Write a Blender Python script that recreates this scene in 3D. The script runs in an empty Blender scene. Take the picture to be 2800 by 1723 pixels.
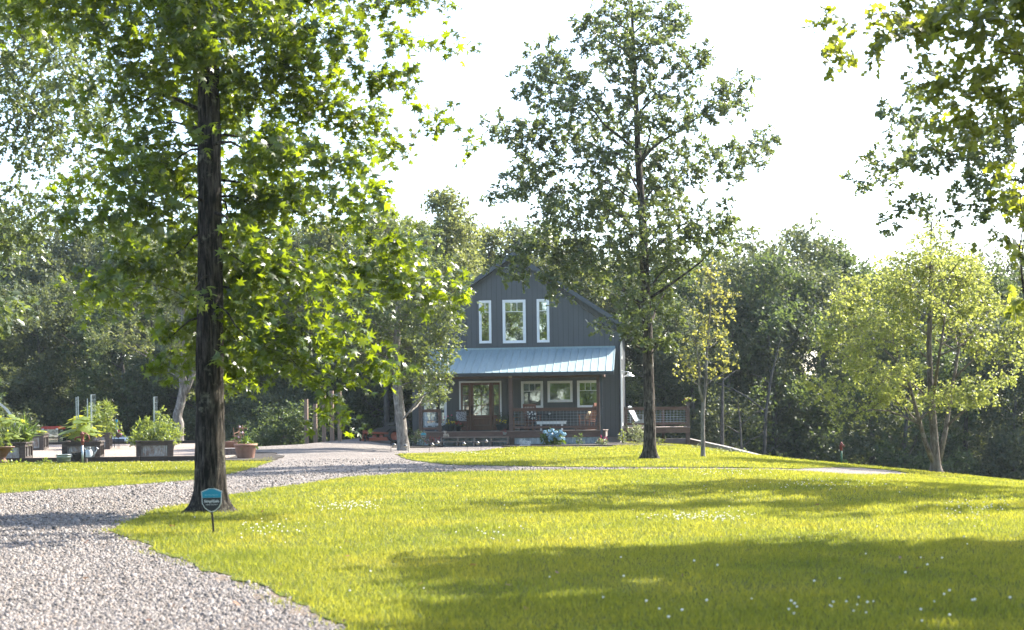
import bpy, math, random
import numpy as np
from mathutils import Vector, Matrix, noise
from mathutils.geometry import delaunay_2d_cdt

random.seed(7)
RNG = np.random.default_rng(11)
sc = bpy.context.scene
COL = sc.collection

# ------------------------------------------------------------------ camera
FPX, CX, HY, CAMH = 3889.0, 1400.0, 1135.0, 1.29      # photograph pixels (2800 wide)
ROLL = math.radians(0.7)
cam_d = bpy.data.cameras.new('camera')
cam = bpy.data.objects.new('camera', cam_d)
COL.objects.link(cam)
cam_d.sensor_width = 36.0
cam_d.lens = FPX / 2800.0 * 36.0
cam_d.shift_y = (HY - 861.5) / 2800.0
cam_d.clip_start = 0.1
cam_d.clip_end = 3000.0
cam_d.dof.use_dof = True
cam_d.dof.focus_distance = 56.0
cam_d.dof.aperture_fstop = 3.2
cam.matrix_world = Matrix.Translation((0, 0, CAMH)) @ Matrix.Rotation(math.radians(90), 4, 'X') @ Matrix.Rotation(-ROLL, 4, 'Z')
sc.camera = cam

# ------------------------------------------------------------------ light
SUN_EL = math.radians(44)
SUN_AZ = math.atan2(0.84, 0.54)           # clockwise from +Y (away from the camera): behind the house, to the right
world = bpy.data.worlds.new('World')
sc.world = world
world.use_nodes = True
wn = world.node_tree
sky = wn.nodes.new('ShaderNodeTexSky')
sky.sky_type = 'NISHITA'
sky.sun_disc = False
sky.sun_elevation = SUN_EL
sky.sun_rotation = SUN_AZ
sky.air_density = 1.0
sky.dust_density = 2.0
sky.ozone_density = 1.0
bg = wn.nodes['Background']
bg.inputs['Strength'].default_value = 0.15
wn.links.new(sky.outputs['Color'], bg.inputs['Color'])

sun_d = bpy.data.lights.new('sun', 'SUN')
sun_d.energy = 5.0
sun_d.angle = math.radians(0.55)
sun_d.color = (1.0, 0.93, 0.82)
sun = bpy.data.objects.new('sun', sun_d)
COL.objects.link(sun)
sd = Vector((math.sin(SUN_AZ) * math.cos(SUN_EL), math.cos(SUN_AZ) * math.cos(SUN_EL), math.sin(SUN_EL)))
sun.rotation_euler = (-sd).to_track_quat('-Z', 'Y').to_euler()
sun.location = (20, 30, 40)

sc.view_settings.view_transform = 'Standard'
sc.view_settings.look = 'None'
sc.view_settings.gamma = 1.0
sc.view_settings.exposure = 1.95
sc.view_settings.use_curve_mapping = False
sc.render.engine = 'CYCLES'
sc.cycles.use_denoising = True
sc.cycles.max_bounces = 7
sc.cycles.transparent_max_bounces = 8
sc.cycles.diffuse_bounces = 3
sc.cycles.glossy_bounces = 3
sc.cycles.transmission_bounces = 4
sc.cycles.volume_bounces = 0
sc.cycles.use_adaptive_sampling = True
sc.cycles.adaptive_threshold = 0.02
sc.cycles.caustics_reflective = False
sc.cycles.caustics_refractive = False
sc.cycles.sample_clamp_indirect = 6.0

# ------------------------------------------------------------------ photo pixel -> world
CR, SR = math.cos(ROLL), math.sin(ROLL)
def ray(px, py):
    a, b = px - CX, HY - py
    # camera right axis and up axis after the roll
    return np.array([(a * CR + b * SR) / FPX, 1.0, (-a * SR + b * CR) / FPX])
def P(px, py, Y):
    d = ray(px, py)
    return np.array([d[0] * Y, Y, CAMH + d[2] * Y])
def smooth(v, a, b):
    t = np.clip((v - a) / (b - a), 0, 1)
    return t * t * (3 - 2 * t)
def T(x, y):
    """height of the terrain"""
    x = np.asarray(x, float); y = np.asarray(y, float)
    r = 0.8 * np.log1p(np.exp(np.clip((x - 5.7) / 0.8, -30, 30)))
    r = np.minimum(r, 25)
    z = -0.09 * r * smooth(y, 16, 34)
    z = z + 0.017 * np.clip(y - 45, 0, 25) * smooth(-x, 3.8, 6.8)
    yc = np.interp(x, [-60, -14, -10.5, -8.5, -6.5, -4, 6, 8.0, 8.7, 9.6, 13, 14.6, 40],
                   [63, 61, 56, 58, 68, 72, 72, 66, 54, 48, 44.5, 41, 36])
    d = np.clip(y - yc, 0, None)
    z = z - np.minimum(0.34 * d * d / (d + 7.0), 7.0)
    return z
def Tz(x, y):
    return float(T(x, y))
def G(px, py):
    """where the ray through a photo pixel meets the ground"""
    d = ray(px, py)
    ys = np.arange(3.0, 75.0, 0.25)
    below = CAMH + d[2] * ys < T(d[0] * ys, ys)
    hi = ys[np.argmax(below)] if below.any() else 75.0
    ys = np.linspace(hi - 0.25, hi, 26)
    below = CAMH + d[2] * ys < T(d[0] * ys, ys)
    hi = float(ys[np.argmax(below)]) if below.any() else float(hi)
    return np.array([d[0] * hi, hi, Tz(d[0] * hi, hi)])

# ------------------------------------------------------------------ materials
MATS = {}
def nodes_of(m):
    return m.node_tree.nodes, m.node_tree.links
def mat(name, col, rough=0.6, metal=0.0, var=0.0, scale=8.0, bump=0.0, bscale=40.0, stretch=(1, 1, 1), spec=0.5, col2=None):
    """Principled material with noise variation of the colour and a fine bump"""
    if name in MATS: return MATS[name]
    m = bpy.data.materials.new(name); m.use_nodes = True
    n, l = nodes_of(m)
    b = n['Principled BSDF']
    b.inputs['Roughness'].default_value = rough
    b.inputs['Metallic'].default_value = metal
    b.inputs['Specular IOR Level'].default_value = spec
    b.inputs['Base Color'].default_value = (*col, 1)
    if var > 0 or col2 or bump > 0:
        tc = n.new('ShaderNodeTexCoord'); mp = n.new('ShaderNodeMapping')
        mp.inputs['Scale'].default_value = stretch
        l.new(tc.outputs['Object'], mp.inputs['Vector'])
        if var > 0 or col2:
            t = n.new('ShaderNodeTexNoise'); t.inputs['Scale'].default_value = scale
            t.inputs['Detail'].default_value = 5; t.inputs['Roughness'].default_value = 0.65
            l.new(mp.outputs['Vector'], t.inputs['Vector'])
            r = n.new('ShaderNodeValToRGB')
            c2 = col2 if col2 else tuple(min(1, c * (1 + var)) for c in col)
            c1 = col if col2 else tuple(c * (1 - var) for c in col)
            r.color_ramp.elements[0].position = 0.32; r.color_ramp.elements[1].position = 0.68
            r.color_ramp.elements[0].color = (*c1, 1); r.color_ramp.elements[1].color = (*c2, 1)
            l.new(t.outputs['Fac'], r.inputs['Fac']); l.new(r.outputs['Color'], b.inputs['Base Color'])
        if bump > 0:
            t2 = n.new('ShaderNodeTexNoise'); t2.inputs['Scale'].default_value = bscale; t2.inputs['Detail'].default_value = 4
            l.new(mp.outputs['Vector'], t2.inputs['Vector'])
            bp = n.new('ShaderNodeBump'); bp.inputs['Strength'].default_value = bump; bp.inputs['Distance'].default_value = 0.02
            l.new(t2.outputs['Fac'], bp.inputs['Height']); l.new(bp.outputs['Normal'], b.inputs['Normal'])
    MATS[name] = m
    return m

def leaf_mat(name, dark, light, trans, tfac=0.45, rough=0.42, spec=0.5, tstr=1.0):
    """thin leaf: reflects with a waxy sheen, lets sunlight through"""
    if name in MATS: return MATS[name]
    m = bpy.data.materials.new(name); m.use_nodes = True
    n, l = nodes_of(m)
    b = n['Principled BSDF']; out = n['Material Output']
    g = n.new('ShaderNodeNewGeometry')
    r = n.new('ShaderNodeValToRGB')
    r.color_ramp.elements[0].color = (*dark, 1); r.color_ramp.elements[1].color = (*light, 1)
    l.new(g.outputs['Random Per Island'], r.inputs['Fac'])
    l.new(r.outputs['Color'], b.inputs['Base Color'])
    b.inputs['Roughness'].default_value = rough
    b.inputs['Specular IOR Level'].default_value = spec
    tr = n.new('ShaderNodeBsdfTranslucent')
    r2 = n.new('ShaderNodeValToRGB')
    r2.color_ramp.elements[0].color = (*[c * 0.6 * tstr for c in trans], 1); r2.color_ramp.elements[1].color = (*[c * 1.25 * tstr for c in trans], 1)
    l.new(g.outputs['Random Per Island'], r2.inputs['Fac'])
    l.new(r2.outputs['Color'], tr.inputs['Color'])
    mx = n.new('ShaderNodeMixShader'); mx.inputs['Fac'].default_value = tfac
    l.new(b.outputs['BSDF'], mx.inputs[1]); l.new(tr.outputs['BSDF'], mx.inputs[2])
    l.new(mx.outputs['Shader'], out.inputs['Surface'])
    MATS[name] = m
    return m

def bark_mat(name, dark, light, scale=14.0, bump=0.8, lichen=None, ramp=(.38, .68), vstretch=.22):
    if name in MATS: return MATS[name]
    m = bpy.data.materials.new(name); m.use_nodes = True
    n, l = nodes_of(m); b = n['Principled BSDF']
    b.inputs['Roughness'].default_value = 0.9; b.inputs['Specular IOR Level'].default_value = 0.2
    tc = n.new('ShaderNodeTexCoord'); mp = n.new('ShaderNodeMapping'); mp.inputs['Scale'].default_value = (1, 1, vstretch)
    l.new(tc.outputs['Object'], mp.inputs['Vector'])
    t = n.new('ShaderNodeTexNoise'); t.inputs['Scale'].default_value = scale; t.inputs['Detail'].default_value = 6; t.inputs['Roughness'].default_value = 0.7
    l.new(mp.outputs['Vector'], t.inputs['Vector'])
    r = n.new('ShaderNodeValToRGB')
    r.color_ramp.elements[0].position, r.color_ramp.elements[1].position = ramp
    r.color_ramp.elements[0].color = (*dark, 1); r.color_ramp.elements[1].color = (*light, 1)
    l.new(t.outputs['Fac'], r.inputs['Fac'])
    last = r.outputs['Color']
    if lichen:
        t3 = n.new('ShaderNodeTexNoise'); t3.inputs['Scale'].default_value = 3.2; t3.inputs['Detail'].default_value = 7; t3.inputs['Roughness'].default_value = 0.75
        l.new(tc.outputs['Object'], t3.inputs['Vector'])
        r3 = n.new('ShaderNodeValToRGB'); r3.color_ramp.elements[0].position = 0.56; r3.color_ramp.elements[1].position = 0.66
        r3.color_ramp.elements[0].color = (0, 0, 0, 1); r3.color_ramp.elements[1].color = (0.75, 0.75, 0.75, 1)
        l.new(t3.outputs['Fac'], r3.inputs['Fac'])
        mx = n.new('ShaderNodeMixRGB'); mx.inputs['Color2'].default_value = (*lichen, 1)
        l.new(r3.outputs['Color'], mx.inputs['Fac']); l.new(last, mx.inputs['Color1']); last = mx.outputs['Color']
    l.new(last, b.inputs['Base Color'])
    bp = n.new('ShaderNodeBump'); bp.inputs['Strength'].default_value = bump; bp.inputs['Distance'].default_value = 0.03
    l.new(t.outputs['Fac'], bp.inputs['Height']); l.new(bp.outputs['Normal'], b.inputs['Normal'])
    MATS[name] = m
    return m

def gravel_mat(name, cols, scale=55.0, bump=1.0, broad=(0.85, 1.1)):
    """small stones: voronoi cells with a colour each, dark joints and a domed bump"""
    if name in MATS: return MATS[name]
    m = bpy.data.materials.new(name); m.use_nodes = True
    n, l = nodes_of(m); b = n['Principled BSDF']
    b.inputs['Roughness'].default_value = 0.85; b.inputs['Specular IOR Level'].default_value = 0.25
    tc = n.new('ShaderNodeTexCoord')
    v = n.new('ShaderNodeTexVoronoi'); v.inputs['Scale'].default_value = scale
    l.new(tc.outputs['Object'], v.inputs['Vector'])
    sep = n.new('ShaderNodeSeparateColor'); l.new(v.outputs['Color'], sep.inputs['Color'])
    r = n.new('ShaderNodeValToRGB'); r.color_ramp.interpolation = 'CONSTANT'
    els = r.color_ramp.elements
    els[0].color = (*cols[0], 1); els[1].position = 1.0 / len(cols); els[1].color = (*cols[1], 1)
    for i in range(2, len(cols)):
        e = els.new(i / len(cols)); e.color = (*cols[i], 1)
    l.new(sep.outputs['Red'], r.inputs['Fac'])
    t = n.new('ShaderNodeTexNoise'); t.inputs['Scale'].default_value = 0.35; t.inputs['Detail'].default_value = 6
    l.new(tc.outputs['Object'], t.inputs['Vector'])
    mr = n.new('ShaderNodeMapRange'); mr.inputs['To Min'].default_value = broad[0]; mr.inputs['To Max'].default_value = broad[1]
    mr.inputs['From Min'].default_value = 0.3; mr.inputs['From Max'].default_value = 0.7
    l.new(t.outputs['Fac'], mr.inputs['Value'])
    hs = n.new('ShaderNodeHueSaturation'); l.new(r.outputs['Color'], hs.inputs['Color']); l.new(mr.outputs['Result'], hs.inputs['Value'])
    l.new(hs.outputs['Color'], b.inputs['Base Color'])
    inv = n.new('ShaderNodeMath'); inv.operation = 'SUBTRACT'; inv.inputs[0].default_value = 1.0
    l.new(v.outputs['Distance'], inv.inputs[1])
    bp = n.new('ShaderNodeBump'); bp.inputs['Strength'].default_value = bump; bp.inputs['Distance'].default_value = 0.02
    l.new(inv.outputs[0], bp.inputs['Height']); l.new(bp.outputs['Normal'], b.inputs['Normal'])
    MATS[name] = m
    return m

def glass_mat():
    if 'window_glass' in MATS: return MATS['window_glass']
    m = bpy.data.materials.new('window_glass'); m.use_nodes = True
    n, l = nodes_of(m); out = n['Material Output']; n.remove(n['Principled BSDF'])
    gl = n.new('ShaderNodeBsdfGlossy'); gl.inputs['Roughness'].default_value = 0.015; gl.inputs['Color'].default_value = (0.92, 0.97, 0.95, 1)
    tr = n.new('ShaderNodeBsdfTransparent'); tr.inputs['Color'].default_value = (0.72, 0.8, 0.77, 1)
    tc = n.new('ShaderNodeTexCoord'); t = n.new('ShaderNodeTexNoise'); t.inputs['Scale'].default_value = 2.2
    l.new(tc.outputs['Object'], t.inputs['Vector'])
    bp = n.new('ShaderNodeBump'); bp.inputs['Strength'].default_value = 0.035; bp.inputs['Distance'].default_value = 0.02
    l.new(t.outputs['Fac'], bp.inputs['Height']); l.new(bp.outputs['Normal'], gl.inputs['Normal'])
    mx = n.new('ShaderNodeMixShader'); mx.inputs['Fac'].default_value = 0.48
    l.new(tr.outputs['BSDF'], mx.inputs[1]); l.new(gl.outputs['BSDF'], mx.inputs[2]); l.new(mx.outputs['Shader'], out.inputs['Surface'])
    MATS['window_glass'] = m
    return m

# ------------------------------------------------------------------ mesh helpers
class MB:
    """collects shapes; build() links them as ONE mesh object"""
    def __init__(s): s.v = []; s.f = []
    def add(s, vs, fs):
        o = len(s.v); s.v.extend([tuple(map(float, v)) for v in vs]); s.f.extend([tuple(i + o for i in f) for f in fs]); return s
    def box(s, x0, x1, y0, y1, z0, z1):
        return s.add([(x0, y0, z0), (x1, y0, z0), (x1, y1, z0), (x0, y1, z0), (x0, y0, z1), (x1, y0, z1), (x1, y1, z1), (x0, y1, z1)],
                     [(3, 2, 1, 0), (4, 5, 6, 7), (0, 1, 5, 4), (1, 2, 6, 5), (2, 3, 7, 6), (3, 0, 4, 7)])
    def obox(s, c, sx, sy, sz, M=None, taper=1.0):
        hx, hy, hz = sx / 2, sy / 2, sz / 2
        vs = []
        for dz, k in ((-hz, 1.0), (hz, taper)):
            for dx, dy in ((-hx, -hy), (hx, -hy), (hx, hy), (-hx, hy)):
                p = Vector((dx * k, dy * k, dz))
                if M is not None: p = M @ p
                vs.append((c[0] + p.x, c[1] + p.y, c[2] + p.z))
        return s.add(vs, [(3, 2, 1, 0), (4, 5, 6, 7), (0, 1, 5, 4), (1, 2, 6, 5), (2, 3, 7, 6), (3, 0, 4, 7)])
    def bar(s, a, b, w, h=None, up=(0, 0, 1)):
        """rectangular bar from a to b"""
        a, b = Vector(a), Vector(b); d = (b - a)
        h = h or w
        dn = d.normalized(); u = Vector(up)
        if abs(dn.dot(u)) > 0.98: u = Vector((0, 1, 0))
        sx = dn.cross(u).normalized() * (w / 2); sy = sx.cross(dn).normalized() * (h / 2)
        vs = [a - sx - sy, a + sx - sy, a + sx + sy, a - sx + sy, b - sx - sy, b + sx - sy, b + sx + sy, b - sx + sy]
        return s.add(vs, [(3, 2, 1, 0), (4, 5, 6, 7), (0, 1, 5, 4), (1, 2, 6, 5), (2, 3, 7, 6), (3, 0, 4, 7)])
    def tube(s, pts, rad, k=8, cap=True):
        pts = [Vector(p) for p in pts]
        n = len(pts)
        if not hasattr(rad, '__len__'): rad = [rad] * n
        o = len(s.v); vs = []; ref = Vector((0.3, 0.9, 0.1))
        for i, p in enumerate(pts):
            d = (pts[min(i + 1, n - 1)] - pts[max(i - 1, 0)])
            d = d.normalized() if d.length > 1e-9 else Vector((0, 0, 1))
            r = ref if abs(d.dot(ref.normalized())) < 0.95 else Vector((1, 0, 0))
            a = d.cross(r).normalized(); b = d.cross(a)
            for j in range(k):
                t = 2 * math.pi * j / k
                vs.append(p + (a * math.cos(t) + b * math.sin(t)) * rad[i])
        fs = []
        for i in range(n - 1):
            for j in range(k):
                fs.append((i * k + j, i * k + (j + 1) % k, (i + 1) * k + (j + 1) % k, (i + 1) * k + j))
        if cap:
            fs.append(tuple(range(k))[::-1]); fs.append(tuple((n - 1) * k + j for j in range(k)))
        return s.add(vs, fs)
    def lathe(s, prof, c=(0, 0, 0), k=20, M=None, a0=0, a1=2 * math.pi):
        full = abs(a1 - a0 - 2 * math.pi) < 1e-6
        kk = k if full else k + 1
        vs = []
        for (r, z) in prof:
            for j in range(kk):
                t = a0 + (a1 - a0) * j / k
                p = Vector((r * math.cos(t), r * math.sin(t), z))
                if M is not None: p = M @ p
                vs.append((c[0] + p.x, c[1] + p.y, c[2] + p.z))
        fs = []
        for i in range(len(prof) - 1):
            for j in range(k):
                j2 = (j + 1) % kk
                fs.append((i * kk + j, i * kk + j2, (i + 1) * kk + j2, (i + 1) * kk + j))
        return s.add(vs, fs)
    def blob(s, c, rx, ry, rz, k=10, m=7):
        prof = [(math.sin(math.pi * i / m), -math.cos(math.pi * i / m)) for i in range(m + 1)]
        return s.lathe([(r, z) for r, z in prof], c, k, Matrix.Diagonal((rx, ry, rz)))
    def prism(s, poly, y0, y1, axis='y'):
        """poly: list of 2d points; extruded along an axis"""
        n = len(poly)
        if axis == 'y':
            vs = [(a, y0, b) for a, b in poly] + [(a, y1, b) for a, b in poly]
        elif axis == 'x':
            vs = [(y0, a, b) for a, b in poly] + [(y1, a, b) for a, b in poly]
        else:
            vs = [(a, b, y0) for a, b in poly] + [(a, b, y1) for a, b in poly]
        fs = [tuple(range(n)), tuple(range(2 * n - 1, n - 1, -1))]
        fs += [(i, n + i, n + (i + 1) % n, (i + 1) % n) for i in range(n)]
        return s.add(vs, fs)
    def build(s, name, m, parent=None, smooth=False):
        me = bpy.data.meshes.new(name); me.from_pydata(s.v, [], s.f)
        import bmesh
        bm = bmesh.new(); bm.from_mesh(me); bmesh.ops.recalc_face_normals(bm, faces=bm.faces); bm.to_mesh(me); bm.free()
        return link(name, me, m, parent, smooth)

def link(name, me, m, parent=None, smooth=False):
    me.update()
    if m is not None and not me.materials: me.materials.append(m)
    if smooth:
        me.polygons.foreach_set('use_smooth', np.ones(len(me.polygons), bool))
    o = bpy.data.objects.new(name, me); COL.objects.link(o)
    if parent is not None: o.parent = parent
    return o

def np_mesh(name, V, F, m, parent=None, smooth=False):
    """fast mesh from numpy: V (n,3), F (m,3) or (m,4)"""
    V = np.asarray(V, np.float32); F = np.asarray(F, np.int32)
    me = bpy.data.meshes.new(name); k = F.shape[1]
    me.vertices.add(len(V)); me.vertices.foreach_set('co', V.ravel())
    me.loops.add(F.size); me.loops.foreach_set('vertex_index', F.ravel())
    me.polygons.add(len(F))
    me.polygons.foreach_set('loop_start', np.arange(0, F.size, k, dtype=np.int32))
    me.update(calc_edges=True)
    return link(name, me, m, parent, smooth)

def tag(o, label, cat, group=None):
    o['label'] = label; o['category'] = cat
    if group: o['group'] = group
    return o
def thing(name, label, cat, loc=(0, 0, 0), rz=0.0, group=None):
    o = bpy.data.objects.new(name, None); COL.objects.link(o)
    o.empty_display_size = 0.2
    o.location = loc; o.rotation_euler = (0, 0, rz)
    return tag(o, label, cat, group)
def structure(o): o['kind'] = 'structure'; return o
def stuff(o): o['kind'] = 'stuff'; return o

def text_mesh(s, size, extrude=0.002, shear=0.0, align='CENTER', bold=0.0):
    cu = bpy.data.curves.new('t', 'FONT'); cu.body = s; cu.size = size; cu.extrude = extrude
    cu.align_x = align; cu.align_y = 'CENTER'; cu.shear = shear; cu.offset = bold; cu.resolution_u = 3
    o = bpy.data.objects.new('t', cu); COL.objects.link(o)
    bpy.context.view_layer.update()
    dg = bpy.context.evaluated_depsgraph_get()
    me = bpy.data.meshes.new_from_object(o.evaluated_get(dg))
    bpy.data.objects.remove(o); bpy.data.curves.remove(cu)
    me.materials.clear()
    me.transform(Matrix.Rotation(math.radians(90), 4, 'X'))      # stands upright, read from -Y
    return me

# ------------------------------------------------------------------ foliage
def star_leaf():
    """five-pointed leaf of a sweetgum: x across, y along, z out of the blade"""
    v = [(0, 0.42, 0.03)]
    f = []
    tips = [(-62 - 50, 0.46), (-58, 0.60), (0, 0.62), (58, 0.60), (62 + 50, 0.46)]
    ring = []
    ring.append((0.0, 0.10, 0.0))
    for i, (a, r) in enumerate(tips):
        t = math.radians(90 - a)
        ring.append((r * math.cos(t), 0.42 + r * math.sin(t), -0.10))
        if i < 4:
            a2 = math.radians(90 - (a + tips[i + 1][0]) / 2)
            ring.append((0.20 * math.cos(a2), 0.42 + 0.20 * math.sin(a2), 0.0))
    v += ring
    n = len(ring)
    for i in range(n): f.append((0, 1 + i, 1 + (i + 1) % n))
    return np.array(v), np.array(f)
def oak_leaf():
    """lobed oak leaf"""
    half = [(0.06, 0.0), (0.24, 0.28), (0.09, 0.38), (0.36, 0.60), (0.10, 0.64), (0.22, 0.92), (0.0, 1.05)]
    v = []; f = []
    mid = [0.0, 0.3, 0.36, 0.55, 0.64, 0.85, 1.05]
    for (x, y), my in zip(half, mid):
        v.append((0, my, 0.0)); v.append((x, y, -0.07 if x > .15 else 0)); v.append((-x, y, -0.07 if x > .15 else 0))
    f = []
    # fans off the midrib
    tri = [(0, 3, 4), (0, 4, 1), (3, 6, 7), (3, 7, 4), (6, 9, 10), (6, 10, 7), (9, 12, 13), (9, 13, 10), (12, 15, 16), (12, 16, 13), (15, 18, 16)]
    for a, b, c in tri:
        f.append((a, b, c))
        mir = lambda i: i if i % 3 == 0 else (i + 1 if i % 3 == 1 else i - 1)
        f.append((mir(a), mir(c), mir(b)))
    return np.array(v), np.array(f)
def oak_leaf_far():
    v = np.array([(0, 0, 0), (0.30, 0.38, -0.06), (0.10, 0.5, 0.0), (0.32, 0.75, -0.06), (0, 1.05, 0), (-0.32, 0.75, -0.06), (-0.10, 0.5, 0.0), (-0.30, 0.38, -0.06)])
    f = np.array([(0, 1, 2), (0, 2, 6), (0, 6, 7), (2, 3, 4), (2, 4, 6), (6, 4, 5)])
    return v, f
def oval_leaf(w=0.32):
    v = np.array([(0, 0, 0), (w, 0.45, -0.06), (0, 1.0, -0.05), (-w, 0.45, -0.06), (0, 0.5, 0.03)])
    f = np.array([(0, 1, 4), (1, 2, 4), (2, 3, 4), (3, 0, 4)])
    return v, f
def quad_leaf(w=0.34):
    v = np.array([(0, 0, 0), (w, 0.45, -0.08), (0, 1.0, 0), (-w, 0.45, -0.08)])
    f = np.array([(0, 1, 2), (0, 2, 3)])
    return v, f
def blade_leaf():
    v = np.array([(-0.04, 0, 0), (0.04, 0, 0), (0.03, 0.5, 0.05), (-0.03, 0.5, 0.05), (0, 1, 0.0)])
    f = np.array([(0, 1, 2), (0, 2, 3), (3, 2, 4)])
    return v, f
LEAF = {'star': star_leaf(), 'oak': oak_leaf(), 'oakfar': oak_leaf_far(), 'oval': oval_leaf(), 'heart': oval_leaf(0.45), 'quad': quad_leaf(), 'narrow': oval_leaf(0.17), 'blade': blade_leaf()}

def unit(a): return a / np.maximum(np.linalg.norm(a, axis=-1, keepdims=True), 1e-9)
def place_leaves(C, N, D, S, shape):
    v, f = LEAF[shape]
    N = unit(N); D = unit(D - N * np.sum(D * N, -1, keepdims=True)); X = np.cross(D, N)
    V = C[:, None, :] + S[:, None, None] * (v[None, :, 0, None] * X[:, None] + v[None, :, 1, None] * D[:, None] + v[None, :, 2, None] * N[:, None])
    F = f[None] + (np.arange(len(C)) * len(v))[:, None, None]
    return V.reshape(-1, 3), F.reshape(-1, 3)

def sprays(lobes, rng, per_m2=9.0, leaves=11, twig=0.45, size=0.13, droop=0.35, shape='oakfar', squash=0.8, up=0.75, shell=0.5, jitter=0.10, face=0.0, zmin=-99.0, clear=None):
    """leaf sprays through lobes (x,y,z,r): returns leaf V,F and twig segments"""
    Cs, Ds, Bs = [], [], []
    Ks = []
    for lb in lobes:
        x, y, z, r = lb[:4]; kf = lb[4] if len(lb) > 4 else 1.0
        n = max(3, int(per_m2 * 4.0 * r * r * rng.uniform(0.85, 1.15) * kf)); Ks.append(np.full(n, kf ** -.5))
        d = unit(rng.normal(size=(n, 3)))
        rad = r * rng.uniform(0, 1, (n, 1)) ** shell
        p = d * rad * np.array([1, 1, squash]) + np.array([x, y, z])
        Cs.append(p)
        dd = unit(d * 0.9 + rng.normal(size=(n, 3)) * 0.55 + np.array([0, 0, -droop * 0.6]))
        Ds.append(dd)
        Bs.append(np.repeat(np.array([[x, y, z]]), n, 0))
    C = np.concatenate(Cs); D = np.concatenate(Ds); B = np.concatenate(Bs)
    ok = C[:, 2] > zmin
    if clear: ok &= ~((np.abs(C[:, 0]) < clear[0]) & (C[:, 1] < .1) & (C[:, 2] < clear[1]) & (rng.uniform(size=len(C)) < .88))
    C, D, B = C[ok], D[ok], B[ok]; K = np.concatenate(Ks)[ok]
    n = len(C)
    t = rng.uniform(0.0, 1.0, (n, leaves, 1))
    L = twig * rng.uniform(0.6, 1.2, (n, 1, 1))
    pos = C[:, None] + D[:, None] * t * L + rng.normal(size=(n, leaves, 3)) * jitter * twig + np.array([0, 0, -1]) * (t ** 2) * L * droop * 0.6
    ld = D[:, None] * 0.7 + rng.normal(size=(n, leaves, 3)) * 0.8 + np.array([0, 0, -droop])
    nn = np.array([0, -face, up]) + rng.normal(size=(n, leaves, 3)) * 0.6
    S = size * rng.uniform(0.65, 1.2, (n * leaves,)) * np.repeat(K, leaves)
    V, F = place_leaves(pos.reshape(-1, 3), nn.reshape(-1, 3), ld.reshape(-1, 3), S, shape)
    tw = np.stack([C, C + D * L[:, 0]], 1)
    return V, F, tw, B

def thin_twigs(tw, r, rng, frac=1.0):
    """three-sided slivers for twigs, vectorised. tw (n,2,3)"""
    if frac < 1: tw = tw[rng.uniform(size=len(tw)) < frac]
    n = len(tw)
    d = unit(tw[:, 1] - tw[:, 0]); ref = np.where(np.abs(d[:, 2:3]) > 0.9, [[1.0, 0, 0]], [[0, 0, 1.0]])
    a = unit(np.cross(d, ref)); b = np.cross(d, a)
    V = []
    for k in range(3):
        t = 2 * math.pi * k / 3
        V.append(tw[:, 0] + (a * math.cos(t) + b * math.sin(t)) * r)
    V.append(tw[:, 1])
    V = np.stack(V, 1).reshape(-1, 3)
    F = (np.array([(0, 1, 3), (1, 2, 3), (2, 0, 3)])[None] + (np.arange(n) * 4)[:, None, None]).reshape(-1, 3)
    return V, F

def trunk_mesh(path, radii, k=14, flare=0.0, flare_h=0.5, seed=0, rough=0.0, step=None):
    """trunk: rings along a path, root flare at the foot, bark ridges"""
    path = [np.array(p, float) for p in path]
    ds = [0]
    for a, b in zip(path[:-1], path[1:]): ds.append(ds[-1] + np.linalg.norm(b - a))
    n = max(6, int(ds[-1] / (step or 0.35)))
    tt = np.linspace(0, ds[-1], n)
    if flare > 0: tt = np.unique(np.concatenate([tt, np.linspace(0, flare_h * 2, 14)]))
    A = np.array(path); pts = np.stack([np.interp(tt, ds, A[:, i]) for i in range(3)], 1)
    rr = np.interp(tt, ds, radii)
    V = []; ph = seed * 1.7
    for i, (p, r) in enumerate(zip(pts, rr)):
        for j in range(k):
            a = 2 * math.pi * j / k
            q = r
            if flare > 0:
                e = math.exp(-tt[i] / (flare_h * 0.42))
                lob = max(0.0, math.cos(2.5 * a + ph * .7 + 0.5 * math.sin(3 * a + ph))) ** 2 * 1.3 - .12
                q *= 1 + flare * e * (0.35 + 0.9 * lob) 
            if rough > 0:
                u = Vector((math.cos(a) * 5.5, math.sin(a) * 5.5, tt[i] * 1.6 + seed * 9))
                h = noise.noise(u * (0.9 / 0.9)) ; h2 = noise.noise(u * 2.3)
                q += rough * (-abs(h) * 1.6 + 0.5 + 0.5 * h2)
            V.append((p[0] + q * math.cos(a), p[1] + q * math.sin(a), p[2]))
    F = []
    m = len(pts)
    for i in range(m - 1):
        for j in range(k):
            F.append((i * k + j, i * k + (j + 1) % k, (i + 1) * k + (j + 1) % k, (i + 1) * k + j))
    return V, F

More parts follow.
